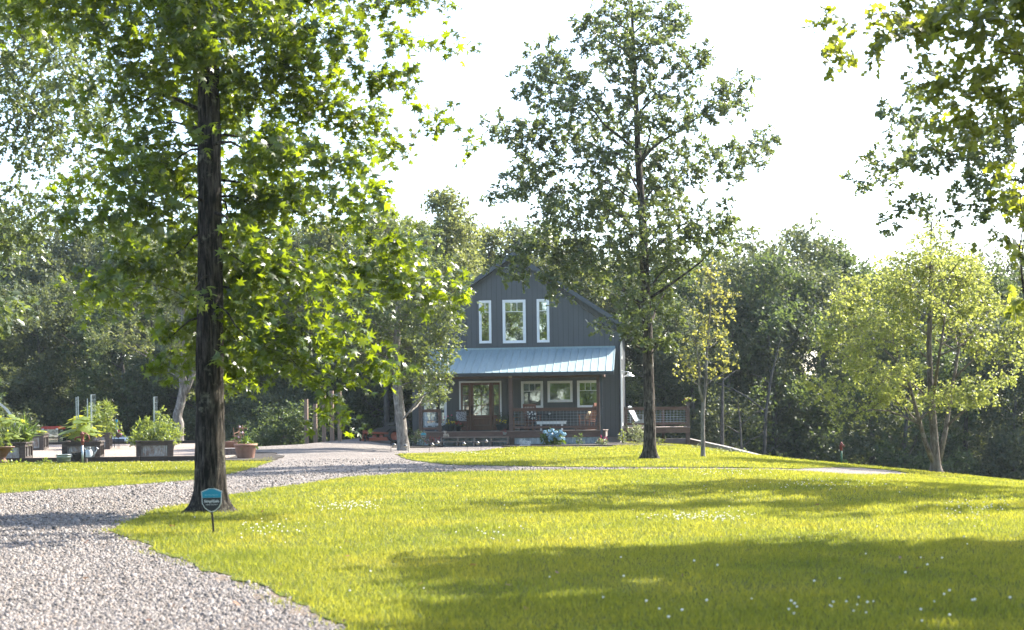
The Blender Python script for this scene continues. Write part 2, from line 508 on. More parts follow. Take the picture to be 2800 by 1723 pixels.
def grow_branches(trunk_pts, trunk_r, lobes, rise=0.7, rng=None, base_r=0.05, sag=0.0):
    """limbs that reach every lobe centre, each leaving the trunk or an earlier limb"""
    tp = [np.array(p, float) for p in trunk_pts]
    dense = []; 
    for a, b, ra, rb in zip(tp[:-1], tp[1:], trunk_r[:-1], trunk_r[1:]):
        for t in np.linspace(0, 1, 10)[:-1]: dense.append((a + (b - a) * t, ra + (rb - ra) * t))
    nodes = [(p, r, 0.0) for p, r in dense]
    segs = []
    order = sorted(lobes, key=lambda L: min(np.linalg.norm(np.array(L[:3]) - p) for p, _ in dense))
    tp_z = np.array([p[2] for p, _ in dense])
    for L in order:
        c = np.array(L[:3], float)
        best = None
        for (p, r, dep) in nodes:
            d = c - p; h = math.hypot(d[0], d[1]); dist = np.linalg.norm(d)
            want = h * (rise(c[2]) if callable(rise) else rise)
            cost = dist + 0.9 * abs(d[2] - want) + dep * 0.35
            if r < 0.006: cost += 2
            if best is None or cost < best[0]: best = (cost, p, r, dep)
        _, p, r, dep = best
        ln = np.linalg.norm(c - p)
        if ln < 0.05: continue
        r0 = min(r * 0.75, base_r * (0.35 + 0.16 * ln + 0.25 * L[3])); r1 = max(0.006, r0 * 0.3)
        mid = (p + c) / 2 + np.array([0, 0, sag * ln]) + rng.normal(size=3) * 0.05 * ln
        q = [p, p + (mid - p) * 0.55 + rng.normal(size=3) * 0.02 * ln, mid, mid + (c - mid) * 0.55 + rng.normal(size=3) * 0.03 * ln, c]
        rs = [r0, r0 * .85, r0 * .65, r0 * .48, r1]
        segs.append((q, rs))
        for a, ra in zip(q[1:], rs[1:]): nodes.append((a, ra, dep + 1))
        for a, b, ra in zip(q[1:-1], q[2:], rs[1:]): nodes.append(((a + b) / 2, ra * .9, dep + 1))
    return segs

def hero_tree(name, label, cat, trunk, radii, lobes, leafm, barkm, rise=0.7, base_r=0.06, sag=0.05, seed=1, flare=0.6, flare_h=0.5, rough=0.0, k=16, step=0.35,
              extra_stems=(), twig_frac=1.0, twig_r=0.006, group=None, **kw):
    """a tree with trunk, limbs and crown; all coordinates in the world, the Empty stands at the foot"""
    rng = np.random.default_rng(seed)
    base = np.array(trunk[0], float)
    root = thing(name, label, cat, tuple(base), 0, group)
    tr = [np.array(p, float) - base for p in trunk]
    lob = [(l[0] - base[0], l[1] - base[1], l[2] - base[2]) + tuple(l[3:]) for l in lobes]
    V, F = trunk_mesh(tr, radii, k, flare, flare_h, seed, rough, step)
    V = [tuple(v) for v in V]; mb = MB(); mb.add(V, F)
    sources = [(tr, list(radii))]
    for (ps, rs) in extra_stems:
        q = [np.array(p, float) - base for p in ps]
        mb.tube(q, rs, 10); sources.append((q, list(rs)))
    mb.build('trunk', barkm, root, True)
    bb = MB()
    if len(sources) == 1:
        for q, rs in grow_branches(tr, radii, lob, rise, rng, base_r, sag): bb.tube(q, rs, 6, False)
    else:
        parts = [[] for _ in sources]
        for L in lob:
            c = np.array(L[:3]); best = min(range(len(sources)), key=lambda i: min(np.linalg.norm(c - p) for p in sources[i][0]))
            parts[best].append(L)
        for (q0, r0), ll in zip(sources, parts):
            if ll:
                for q, rs in grow_branches(q0, r0, ll, rise, rng, base_r, sag): bb.tube(q, rs, 6, False)
    Vl, Fl, tw, B = sprays(lob, rng, **kw)
    # twigs: sprays joined back towards their lobe centre
    t2 = np.stack([B + (tw[:, 0] - B) * 0.15, tw[:, 0]], 1)
    a1 = thin_twigs(tw, twig_r * 0.7, rng, twig_frac); a2 = thin_twigs(t2, twig_r, rng, twig_frac)
    bv = np.array(bb.v) if bb.v else np.zeros((0, 3))
    allV = np.concatenate([bv, a1[0], a2[0]])
    fq = [tuple(f) for f in bb.f]
    o1 = len(bv); o2 = o1 + len(a1[0])
    me = bpy.data.meshes.new('branches')
    me.from_pydata([tuple(v) for v in allV], [], fq + [tuple(x) for x in (a1[1] + o1)] + [tuple(x) for x in (a2[1] + o2)])
    stuff(link('branches', me, barkm, root, False))
    o = np_mesh('crown', Vl, Fl, leafm, root)
    return root

def pxlobes(lst, Y, spread, rng, rk=1.0):
    """photo lobes (px, py, r px) -> world spheres at depth Y; depth is spread where the crown is thick"""
    out = []
    for l in lst:
        px, py, r = l[:3]
        dy = l[3] if len(l) > 3 else rng.uniform(-1, 1) * spread
        y = Y + dy
        p = P(px, py, y)
        out.append((p[0], p[1], p[2], r * rk * y / FPX))
    return out

# ================================================================== THE SETTING
def inside(poly, X, Y):
    poly = np.asarray(poly, float)[:, :2]
    c = np.zeros(X.shape, bool); n = len(poly); j = n - 1
    for i in range(n):
        xi, yi = poly[i]; xj, yj = poly[j]
        if yi != yj:
            c ^= ((yi > Y) != (yj > Y)) & (X < (xj - xi) * (Y - yi) / (yj - yi) + xi)
        j = i
    return c
def edge_dist(poly, X, Y):
    poly = np.asarray(poly, float)[:, :2]; d = np.full(X.shape, 1e9)
    for a, b in zip(poly, np.roll(poly, -1, 0)):
        e = b - a; L = max(e @ e, 1e-9)
        t = np.clip(((X - a[0]) * e[0] + (Y - a[1]) * e[1]) / L, 0, 1)
        d = np.minimum(d, np.hypot(X - a[0] - t * e[0], Y - a[1] - t * e[1]))
    return d
def resample(poly, step):
    out = []
    poly = [np.array(p[:2], float) for p in poly]
    for a, b in zip(poly, poly[1:] + poly[:1]):
        n = max(1, int(np.linalg.norm(b - a) / step))
        for i in range(n): out.append(a + (b - a) * i / n)
    return out
def sheet(name, poly, dz, m, grid=1.0, edge=0.25, wob=0.0, drop=0.0):
    """a sheet draped on the terrain inside an outline"""
    pl = resample(poly, edge)
    if wob > 0:
        q = []
        for p in pl:
            k = wob * min(1.0, 0.25 + p[1] / 40)
            q.append(p + k * np.array([noise.noise(Vector((p[0] * 1.3, p[1] * 1.3, 3.1))), noise.noise(Vector((p[0] * 1.3, p[1] * 1.3, 8.7)))]) + 0.4 * k * np.array([noise.noise(Vector((p[0] * 5, p[1] * 5, 1.1))), noise.noise(Vector((p[0] * 5, p[1] * 5, 4.7)))]))
        pl = q
    A = np.array(pl)
    gx, gy = np.meshgrid(np.arange(A[:, 0].min(), A[:, 0].max(), grid), np.arange(A[:, 1].min(), A[:, 1].max(), grid))
    gx, gy = gx.ravel(), gy.ravel()
    ok = inside(A, gx, gy); gx, gy = gx[ok], gy[ok]
    ok = edge_dist(A, gx, gy) > edge * 0.8; gx, gy = gx[ok], gy[ok]
    pts = [Vector(p) for p in pl] + [Vector((a, b)) for a, b in zip(gx, gy)]
    n = len(pl)
    vs, es, fs, *_ = delaunay_2d_cdt(pts, [(i, (i + 1) % n) for i in range(n)], [], 1, 1e-5)
    V = np.array([(v.x, v.y) for v in vs]); z = T(V[:, 0], V[:, 1]) + dz
    VV = [(x, y, h) for (x, y), h in zip(V, z)]
    FF = [tuple(f) for f in fs]
    if drop > 0:      # a skirt down the rim
        o = len(VV)
        for p in pl: VV.append((p[0], p[1], Tz(p[0], p[1]) + dz))
        for p in pl: VV.append((p[0], p[1], Tz(p[0], p[1]) + dz - drop))
        FF += [(o + i, o + (i + 1) % n, o + n + (i + 1) % n, o + n + i) for i in range(n)]
    me = bpy.data.meshes.new(name); me.from_pydata(VV, [], FF)
    o = link(name, me, m)
    if len(me.polygons) and me.polygons[0].normal.z < 0: me.flip_normals()
    return structure(o), A

# -- terrain out to the horizon
gx = np.concatenate([-np.geomspace(300, 46, 10), np.arange(-44, 45, 1.0), np.geomspace(46, 300, 10)])
gy = np.concatenate([-np.geomspace(300, 46, 8), np.arange(-44, 110, 1.0), np.geomspace(112, 400, 10)])
GX, GY = np.meshgrid(gx, gy)
GZ = T(GX, GY) - 0.06
GZ += np.where(GY > 62, 0.35 * np.sin(GX * 0.31 + 1) * np.sin(GY * 0.23), 0) * smooth(GY, 66, 80)
nx, ny = len(gx), len(gy)
idx = np.arange(nx * ny).reshape(ny, nx)
Fq = np.stack([idx[:-1, :-1], idx[:-1, 1:], idx[1:, 1:], idx[1:, :-1]], -1).reshape(-1, 4)
ground = np_mesh('ground', np.stack([GX, GY, GZ], -1).reshape(-1, 3), Fq, mat('forest_floor', (0.035, 0.03, 0.018), 0.95, var=0.5, scale=1.2, bump=0.6, bscale=9), None, True)
structure(ground)

# -- gravel drive
gravel_cols = [(0.215, 0.193, 0.173), (0.160, 0.144, 0.132), (0.27, 0.244, 0.223), (0.112, 0.101, 0.093), (0.195, 0.160, 0.134), (0.24, 0.219, 0.203), (0.073, 0.066, 0.061)]
stone_cols = [tuple(c * 1.06 for c in q) for q in gravel_cols]
M_GRAVEL = gravel_mat('drive_gravel', gravel_cols, 58.0, 1.0)
M_PEA = gravel_mat('pea_gravel', [(0.24, 0.195, 0.165), (0.29, 0.245, 0.21), (0.17, 0.135, 0.112), (0.33, 0.29, 0.26), (0.20, 0.168, 0.145)], 34.0, 1.0)
drive_poly = [(-30, -14), (14, -14), (14, 30), (12.5, 36), (11, 44), (6.5, 57), (4.9, 66), (-4.6, 67), (-6.5, 66.5), (-8.5, 57.5), (-10, 55.5), (-12, 56), (-30, 50)]
drive, _ = sheet('gravel_driveway', drive_poly, 0.0, M_GRAVEL, 1.0, 1.0)

# -- lawns
def soil_mat():
    m = bpy.data.materials.new('lawn_soil'); m.use_nodes = True
    n, l = nodes_of(m); b = n['Principled BSDF']; b.inputs['Roughness'].default_value = 0.95; b.inputs['Specular IOR Level'].default_value = 0.1
    tc = n.new('ShaderNodeTexCoord'); t = n.new('ShaderNodeTexNoise'); t.inputs['Scale'].default_value = 9; t.inputs['Detail'].default_value = 8; t.inputs['Roughness'].default_value = 0.8
    l.new(tc.outputs['Object'], t.inputs['Vector'])
    r = n.new('ShaderNodeValToRGB'); r.color_ramp.elements[0].position = 0.38; r.color_ramp.elements[1].position = 0.62
    r.color_ramp.elements[0].color = (0.09, 0.085, 0.025, 1); r.color_ramp.elements[1].color = (0.10, 0.135, 0.02, 1)
    l.new(t.outputs['Fac'], r.inputs['Fac']); l.new(r.outputs['Color'], b.inputs['Base Color'])
    bp = n.new('ShaderNodeBump'); bp.inputs['Strength'].default_value = 1.0; bp.inputs['Distance'].default_value = 0.03
    l.new(t.outputs['Fac'], bp.inputs['Height']); l.new(bp.outputs['Normal'], b.inputs['Normal'])
    return m
M_SOIL = soil_mat()
M_DIRT = mat('bare_dirt', (0.12, 0.088, 0.062), 0.95, var=0.35, scale=14, bump=0.8, bscale=40)
M_MULCH = mat('dark_mulch', (0.022, 0.017, 0.014), 0.95, var=0.6, scale=30, bump=1.0, bscale=60)
edge_main = [G(*p) for p in [(946, 1723), (843, 1675), (729, 1607), (570, 1561), (433, 1504), (345, 1463), (332, 1447), (345, 1434), (376, 1419), (479, 1385), (638, 1356), (798, 1328), (946, 1307), (1140, 1295), (1368, 1289), (1595, 1286), (1800, 1284), (2000, 1285), (2150, 1288), (2240, 1294), (2330, 1299), (2430, 1299), (2489, 1297)]]
main_poly = [(-1.35, 6.2)] + edge_main + [(20, 31), (30, 25), (30, -12), (2.0, -12), (0.2, -2), (-0.8, 3)]
main_lawn, MAINP = sheet('lawn', main_poly, 0.014, M_SOIL, 1.0, 0.12, 0.34, 0.06)
left_edge = [G(*p) for p in [(0, 1350), (200, 1337), (400, 1323), (540, 1313), (640, 1295), (700, 1277), (752, 1259)]]
left_poly = [(-30, 20)] + left_edge + [G(745, 1252), G(640, 1262), G(480, 1264), G(0, 1268), (-30, 38)]
left_lawn, LEFTP = sheet('lawn', left_poly, 0.014, M_SOIL, 1.0, 0.2, 0.16, 0.06)
isl = [G(*p) for p in [(1085, 1243), (1105, 1254), (1140, 1262), (1230, 1272), (1480, 1277), (1700, 1279), (1916, 1279), (2066, 1281), (2180, 1283), (2270, 1279), (2350, 1279), (2440, 1287), (2489, 1295)]]
island_poly = isl + [(20, 31.5), (32, 28), (32, 48), (16, 52), (9.2, 58), (8.75, 55), (8.5, 62), (8.2, 67.2), (5.3, 67.4), (4.9, 60.2), tuple(G(1660, 1224)[:2]), tuple(G(1400, 1224)[:2]), tuple(G(1345, 1230)[:2]), tuple(G(1290, 1237)[:2])]
front_lawn, ISLP = sheet('lawn', island_poly, 0.018, M_SOIL, 1.0, 0.25, 0.12, 0.06)
def ringed(poly, name, w):
    """bare earth along the rim of a lawn"""
    A = np.array(poly); n = len(A)
    tn = np.roll(A, -1, 0) - np.roll(A, 1, 0); nn = unit(np.stack([tn[:, 1], -tn[:, 0]], 1))
    area = 0.5 * np.sum(A[:, 0] * np.roll(A[:, 1], -1) - np.roll(A[:, 0], -1) * A[:, 1])
    if area < 0: nn = -nn
    ww = np.array([w * (0.02 + 1.3 * max(0, -.12 + 1.6 * noise.noise(Vector((p[0] * 1.7, p[1] * 1.7, 2))) + .3 * noise.noise(Vector((p[0] * 7, p[1] * 7, 2))))) for p in A])[:, None]
    O = A + nn * ww; I = A - nn * 0.05
    V = [(p[0], p[1], Tz(p[0], p[1]) + 0.003) for p in O] + [(p[0], p[1], Tz(p[0], p[1]) + 0.010) for p in I]
    return V, [(i, (i + 1) % n, n + (i + 1) % n, n + i) for i in range(n)]
for nm, pl, w in (('dirt_edge', MAINP, 0.20), ('dirt_edge', LEFTP, 0.15), ('dirt_edge', ISLP, 0.12)):
    v, f = ringed(pl, nm, w); me = bpy.data.meshes.new(nm); me.from_pydata(v, [], f); structure(link(nm, me, M_DIRT))

# -- flower bed mulch along the porch and around the garden corner
bed_poly = [tuple(G(1400, 1222.5)[:2]), (4.95, 57.6), (6.4, 59.5), (6.6, 63), (4.9, 63), (4.9, 60.2), (-0.05, 60.6)]
mulch_bed, _ = sheet('mulch_bed', [(-0.3, 57.2), (4.7, 57.0), (6.9, 60.0), (7.0, 63.3), (-0.3, 63.3)], 0.045, M_MULCH, 0.5, 0.3, 0.2, 0.05)
mulch_l, _ = sheet('mulch_bed', [(-4.8, 56.5), (-2.9, 58.5), (-2.9, 63.5), (-5.4, 63.5)], 0.045, M_MULCH, 0.5, 0.3, 0.2, 0.05)
corner = [G(*p) for p in [(590, 1262), (660, 1263), (740, 1262), (770, 1250), (740, 1240), (700, 1238), (600, 1240)]]
mulch_g, _ = sheet('mulch_bed', corner, 0.04, M_MULCH, 0.5, 0.3, 0.3, 0.05)

# -- grass blades
def grass_mat():
    m = leaf_mat('grass_blades', (0.075, 0.105, 0.016), (0.15, 0.175, 0.026), (0.44, 0.42, 0.043), 0.50, 0.5, 0.25)
    n, l = nodes_of(m)
    tc = n.new('ShaderNodeTexCoord'); t = n.new('ShaderNodeTexNoise'); t.inputs['Scale'].default_value = 0.55; t.inputs['Detail'].default_value = 7; t.inputs['Roughness'].default_value = 0.62
    l.new(tc.outputs['Object'], t.inputs['Vector'])
    for bsdf, sock in ((n['Principled BSDF'], 'Base Color'), ([x for x in n if x.type == 'BSDF_TRANSLUCENT'][0], 'Color')):
        src = bsdf.inputs[sock].links[0].from_socket
        mr = n.new('ShaderNodeMapRange'); mr.inputs['From Min'].default_value = 0.32; mr.inputs['From Max'].default_value = 0.68; mr.inputs['To Min'].default_value = 0.72; mr.inputs['To Max'].default_value = 1.22
        mh = n.new('ShaderNodeMapRange'); mh.inputs['From Min'].default_value = 0.32; mh.inputs['From Max'].default_value = 0.68; mh.inputs['To Min'].default_value = 0.53; mh.inputs['To Max'].default_value = 0.488
        l.new(t.outputs['Fac'], mr.inputs['Value']); l.new(t.outputs['Fac'], mh.inputs['Value'])
        hs = n.new('ShaderNodeHueSaturation'); l.new(src, hs.inputs['Color']); l.new(mr.outputs['Result'], hs.inputs['Value']); l.new(mh.outputs['Result'], hs.inputs['Hue'])
        l.new(hs.outputs['Color'], bsdf.inputs[sock])
    return m
M_GRASS = grass_mat()
polys = [(MAINP, 0.014), (LEFTP, 0.014), (ISLP, 0.018)]
def grass_band(y0, y1, dens, hgt, wid, seg):
    rng = np.random.default_rng(int(y0 * 10))
    xw = 0.37 * y1 + 2.5
    n = int((y1 - y0) * 2 * xw * dens)
    X = rng.uniform(-xw, xw, n); Y = rng.uniform(y0, y1, n)
    ok = np.abs(X) < 0.37 * Y + 2.0
    X, Y = X[ok], Y[ok]
    keep = np.zeros(X.shape, bool); dz = np.zeros(X.shape)
    for A, h in polys:
        b = (X > A[:, 0].min()) & (X < A[:, 0].max()) & (Y > A[:, 1].min()) & (Y < A[:, 1].max())
        i = np.where(b)[0]
        ins = inside(A, X[i], Y[i]); i = i[ins]
        sub = rng.uniform(size=len(i)) < np.clip(edge_dist(A[::2], X[i], Y[i]) / 0.14 + 0.30, 0, 1)
        keep[i[sub]] = True; dz[i[sub]] = h
    if y1 <= 20:
        i = np.where(~keep & (X > -6) & (X < 4))[0]; i = i[~inside(MAINP, X[i], Y[i])]
        e = edge_dist(MAINP[::2], X[i], Y[i]); j = i[rng.uniform(size=len(i)) < .30 * np.clip(1 - e / .22, 0, 1) * (.4 + np.sin(X[i] * 5) * np.sin(Y[i] * 4.3)).clip(0, 1)]
        keep[j] = True; dz[j] = .004
    X, Y, dz = X[keep], Y[keep], dz[keep]
    n = len(X); Z = T(X, Y) + dz - 0.006
    clump = np.sin(X * 3.1 + 1.3 * np.sin(Y * 2.2)) * np.sin(Y * 2.7 + 1.1 * np.sin(X * 1.9))
    H = hgt * rng.uniform(0.55, 1.25, n) * (1 + 0.18 * clump); W = wid * rng.uniform(0.7, 1.3, n)
    a = rng.uniform(0, 2 * math.pi, n); b = rng.uniform(0, 2 * math.pi, n); lean = H * rng.uniform(0.15, 0.9, n)
    base = np.stack([X, Y, Z], 1); side = np.stack([np.cos(a), np.sin(a), 0 * a], 1) * (W / 2)[:, None]
    ld = np.stack([np.cos(b), np.sin(b), 0 * b], 1)
    tip = base + ld * lean[:, None] + np.array([0, 0, 1]) * H[:, None]
    if seg == 1:
        V = np.stack([base - side, base + side, tip], 1); k = 3; f = np.array([(0, 1, 2)])
    else:
        mid = base + ld * (lean * 0.3)[:, None] + np.array([0, 0, 1]) * (H * 0.62)[:, None]
        V = np.stack([base - side, base + side, mid + side * .75, mid - side * .75, tip], 1); k = 5; f = np.array([(0, 1, 2), (0, 2, 3), (3, 2, 4)])
    return V.reshape(-1, 3), (f[None] + (np.arange(n) * k)[:, None, None]).reshape(-1, 3)
VV, FF, off = [], [], 0
for band in ((7.0, 10, 3600, .044, .0054, 2), (10, 14, 2700, .044, .0066, 1), (14, 20, 1500, .045, .0085, 1), (20, 32, 700, .046, .013, 1), (32, 45, 340, .05, .019, 1), (45, 66, 190, .055, .027, 1)):
    v, f = grass_band(*band); VV.append(v); FF.append(f + off); off += len(v)
grass = np_mesh('grass', np.concatenate(VV), np.concatenate(FF), M_GRASS)
stuff(grass); tag(grass, 'short sunlit lawn grass covering the yard between drive and house', 'grass')

# -- loose stones on the near drive
def stones():
    rng = np.random.default_rng(5)
    # squat pebble: two rings of four and a flat top, ten triangles
    V0 = np.array([(math.cos(t), math.sin(t), -.2) for t in np.arange(4) * math.pi / 2] + [(.72 * math.cos(t + .7), .72 * math.sin(t + .7), .8) for t in np.arange(4) * math.pi / 2])
    F0 = np.array([q for i in range(4) for q in ((i, (i + 1) % 4, 4 + i), ((i + 1) % 4, 4 + (i + 1) % 4, 4 + i))] + [(4, 5, 6), (4, 6, 7)])
    out = []
    for (y0, y1, dens, s) in ((7.4, 10, 2700, .0084), (10, 14, 1450, .0098), (14, 18, 700, .0120), (18, 22, 420, .0135), (22, 27, 230, .0150), (27, 34, 100, .0165), (34, 44, 35, .018)):
        xw = 0.37 * y1 + 1.2
        n = int((y1 - y0) * 2 * xw * dens); X = rng.uniform(-xw, xw, n); Y = rng.uniform(y0, y1, n)
        ok = (np.abs(X) < 0.37 * Y + .6) & (X < 3.0)
        X, Y = X[ok], Y[ok]; ok = np.ones(len(X), bool)
        for A, h in polys:
            ins = inside(A, X, Y); i = np.where(ins)[0]
            if y1 <= 20 and len(i): ins[i] = ~((edge_dist(A[::3], X[i], Y[i]) < .16) & (rng.uniform(size=len(i)) < .22))
            ok &= ~ins
        X, Y = X[ok], Y[ok]
        out.append(np.stack([X, Y, s * rng.lognormal(0, 0.33, len(X))], 1))
    A = np.concatenate(out); n = len(A)
    X, Y, S = A.T
    a = rng.uniform(0, 6.28, n); sx, sy, sz = S * rng.uniform(.8, 1.35, n), S * rng.uniform(.65, 1.0, n), S * rng.uniform(.5, .85, n)
    L = V0[None] * np.stack([sx, sy, sz], 1)[:, None]
    L = L * (1 + 0.22 * rng.uniform(-1, 1, (n, len(V0), 1)))
    ca, sa = np.cos(a)[:, None], np.sin(a)[:, None]
    V = np.stack([L[..., 0] * ca - L[..., 1] * sa + X[:, None], L[..., 0] * sa + L[..., 1] * ca + Y[:, None], L[..., 2] + (T(X, Y) + sz * 0.3)[:, None]], -1)
    return V.reshape(-1, 3), (F0[None] + (np.arange(n) * len(V0))[:, None, None]).reshape(-1, 3)
m = bpy.data.materials.new('stone'); m.use_nodes = True
n_, l_ = nodes_of(m); b_ = n_['Principled BSDF']; b_.inputs['Roughness'].default_value = 0.85; b_.inputs['Specular IOR Level'].default_value = 0.25
g_ = n_.new('ShaderNodeNewGeometry'); r_ = n_.new('ShaderNodeValToRGB'); r_.color_ramp.interpolation = 'CONSTANT'
e_ = r_.color_ramp.elements; e_[0].color = (*stone_cols[0], 1); e_[1].position = 1 / 7; e_[1].color = (*stone_cols[1], 1)
for i in range(2, 7): e_.new(i / 7).color = (*stone_cols[i], 1)
l_.new(g_.outputs['Random Per Island'], r_.inputs['Fac']); l_.new(r_.outputs['Color'], b_.inputs['Base Color'])
v, f = stones()
st = np_mesh('gravel_stones', v, f, m); stuff(st); tag(st, 'loose pale grey and pinkish gravel stones on the near drive', 'gravel')

# -- white clover heads in the lawn
def clover():
    rng = np.random.default_rng(9); pts = []
    def patch(px0, px1, py0, py1, n):
        for _ in range(n):
            px, py = rng.normal((px0 + px1) / 2, (px1 - px0) / 4.5), rng.normal((py0 + py1) / 2, (py1 - py0) / 4.5)
            pts.append(G(px, py))
    patch(840, 1080, 1378, 1404, 90); patch(1760, 2080, 1408, 1440, 110); patch(2080, 2760, 1640, 1722, 22); patch(2000, 2500, 1315, 1345, 60)
    patch(2500, 2800, 1360, 1450, 60); patch(560, 900, 1420, 1490, 40); patch(1800, 2200, 1290, 1310, 40); patch(1150, 1380, 1240, 1246, 60); patch(0, 500, 1268, 1300, 50); patch(1200, 1500, 1440, 1500, 16)
    for _ in range(60): pts.append(G(rng.uniform(500, 2780), rng.uniform(1300, 1715)))
    mb = MB()
    keep = 0
    for p in pts:
        X, Y = np.array([p[0]]), np.array([p[1]])
        if not any(inside(A, X, Y)[0] for A, _ in polys): continue
        r = rng.uniform(.006, .0105) * (1 + max(0, p[1] - 15) * 0.012)
        mb.blob((p[0], p[1], p[2] + .014 + rng.uniform(.03, .06)), r, r, r * .85, 6, 4)
    o = mb.build('clover_flowers', mat('clover_white', (0.75, 0.74, 0.66), 0.8), None, True)
    stuff(o); tag(o, 'small round white clover heads scattered through the lawn', 'flowers')
clover()

# ================================================================== THE HOUSE
YAW = math.radians(-5.8)
HROOT = np.array([0.16, 63.0, 0.0])
hc, hs_ = math.cos(YAW), math.sin(YAW)
def H(px, py, ly):
    """photo pixel -> house coordinates (x, z) on the plane local y = ly"""
    d = ray(px, py)
    nrm = np.array([-hs_, hc, 0.0])
    p0 = HROOT + nrm * ly
    t = ((p0[0]) * nrm[0] + p0[1] * nrm[1]) / (d[0] * nrm[0] + d[1] * nrm[1])
    w = d * t + np.array([0, 0, CAMH]) - HROOT
    return hc * w[0] + hs_ * w[1], w[2]
def hrect(x0, x1, y0, y1, ly):
    a = H(x0, (y0 + y1) / 2, ly)[0]; b = H(x1, (y0 + y1) / 2, ly)[0]
    t = H((x0 + x1) / 2, y0, ly)[1]; u = H((x0 + x1) / 2, y1, ly)[1]
    return a, b, u, t
def hworld(x, y, z=0.0):
    return (HROOT[0] + hc * x - hs_ * y, HROOT[1] + hs_ * x + hc * y, HROOT[2] + z)

M_SIDING = mat('charcoal_siding', (0.062, 0.068, 0.073), 0.5, var=0.10, scale=3.0, bump=0.15, bscale=60, stretch=(1, 1, 0.1))
M_SHEATH = mat('dark_sheathing', (0.02, 0.023, 0.027), 0.8, var=0.2)
M_TRIMW = mat('white_window_trim', (0.72, 0.74, 0.74), 0.45, var=0.04, scale=5)
M_ROOFD = mat('dark_metal_roof', (0.035, 0.042, 0.05), 0.45, 0.3, var=0.2, scale=2)
M_TIN = mat('galvanised_roof', (0.235, 0.315, 0.33), 0.52, 0.2, var=0.10, scale=3.0, stretch=(6, 0.6, 1), bump=0.06, bscale=12)
M_CORR = mat('corrugated_steel', (0.30, 0.36, 0.40), 0.42, 0.6, var=0.3, scale=3.5, stretch=(3, 3, 0.8))
M_STAIN = mat('brown_stained_wood', (0.085, 0.05, 0.038), 0.62, var=0.35, scale=5, stretch=(1, 1, 6), bump=0.3, bscale=30)
M_STAINX = mat('brown_stained_board', (0.115, 0.064, 0.047), 0.65, var=0.35, scale=4, stretch=(1, 6, 6), bump=0.3, bscale=30)
M_DECK = mat('weathered_deck_board', (0.22, 0.17, 0.145), 0.7, var=0.3, scale=4, stretch=(1, 5, 5), bump=0.3, bscale=30)
M_DOORW = mat('door_wood', (0.13, 0.058, 0.032), 0.42, var=0.3, scale=4, stretch=(6, 6, 1), bump=0.1)
M_STEPW = mat('grey_step_wood', (0.20, 0.155, 0.125), 0.75, var=0.3, scale=5, stretch=(1, 5, 5), bump=0.4)
M_BLACK = mat('black_metal', (0.012, 0.013, 0.014), 0.42, 0.5)
M_WIRE = mat('galvanised_wire', (0.30, 0.36, 0.40), 0.4, 0.7)
M_CONC = mat('concrete', (0.21, 0.195, 0.18), 0.85, var=0.25, scale=2.2, bump=0.3, bscale=25)
M_BLIND = mat('window_blind', (0.30, 0.42, 0.42), 0.7, var=0.06, scale=3)
M_CHROME = mat('bronze_handle', (0.03, 0.024, 0.02), 0.35, 0.8)
M_ROOM = mat('dark_room', (0.05, 0.045, 0.04), 0.9, var=0.3)

house = thing('house', 'charcoal two-storey board-sided house with gable front, tin porch roof and white windows', 'house', tuple(HROOT), YAW)
XL, XR = H(1127, 1100, 0)[0], H(1697, 1100, 0)[0]
XC = H(1404, 690, 0)[0]
ZPK = H(1404, 690, -0.35)[1]
SLOPE = 0.667
HD = 10.5            # depth of the house
Z0 = 0.28            # foot of the siding
def roof_z(x): return ZPK - 0.16 - abs(x - XC) * SLOPE
openings = []
def siding(parent, x0, x1, ztop, openings, pw=0.228, axis='front', zb=Z0, skip=None):
    n = max(1, int(round((x1 - x0) / pw))); w = (x1 - x0) / n
    for i in range(n):
        a, b = x0 + i * w + 0.006, x0 + (i + 1) * w - 0.006
        cuts = sorted([(o[2] - 0.0, o[3] + 0.0) for o in openings if o[0] < b - 0.01 and o[1] > a + 0.01])
        # pieces between openings, split where an opening covers only part of the board
        mb = MB()
        xs = sorted(set([a, b] + [min(max(o[k], a), b) for o in openings for k in (0, 1) if a < o[k] < b]))
        single = len(xs) == 2
        for xa, xb in zip(xs[:-1], xs[1:]):
            if xb - xa < 0.004: continue
            cc = sorted([(o[2], o[3]) for o in openings if o[0] < (xa + xb) / 2 < o[1]])
            z = zb
            for c0, c1 in cc + [(None, None)]:
                if c0 is None:
                    za, zb2 = ztop(xa), ztop(xb)
                    if min(za, zb2) > z + 0.02:
                        poly = [(xa, z), (xb, z), (xb, zb2), (xa, za)]
                        if xa < XC < xb and axis == 'front': poly.insert(3, (XC, ztop(XC)))
                        if axis == 'front': mb.prism(poly, -0.022, 0.0)
                        else: mb.prism(poly, 0.0, 0.022, 'x') if axis == 'right' else mb.prism(poly, -0.022, 0.0, 'x')
                else:
                    if c0 > z + 0.01:
                        poly = [(xa, z), (xb, z), (xb, c0), (xa, c0)]
                        mb.prism(poly, -0.022, 0.0)
                        if single:
                            mb.build('siding_board', M_SIDING, parent); mb = MB()
                    z = c1
        # standing rib at the board's left edge
        if mb.v:
            mb.build('siding_board', M_SIDING, parent)

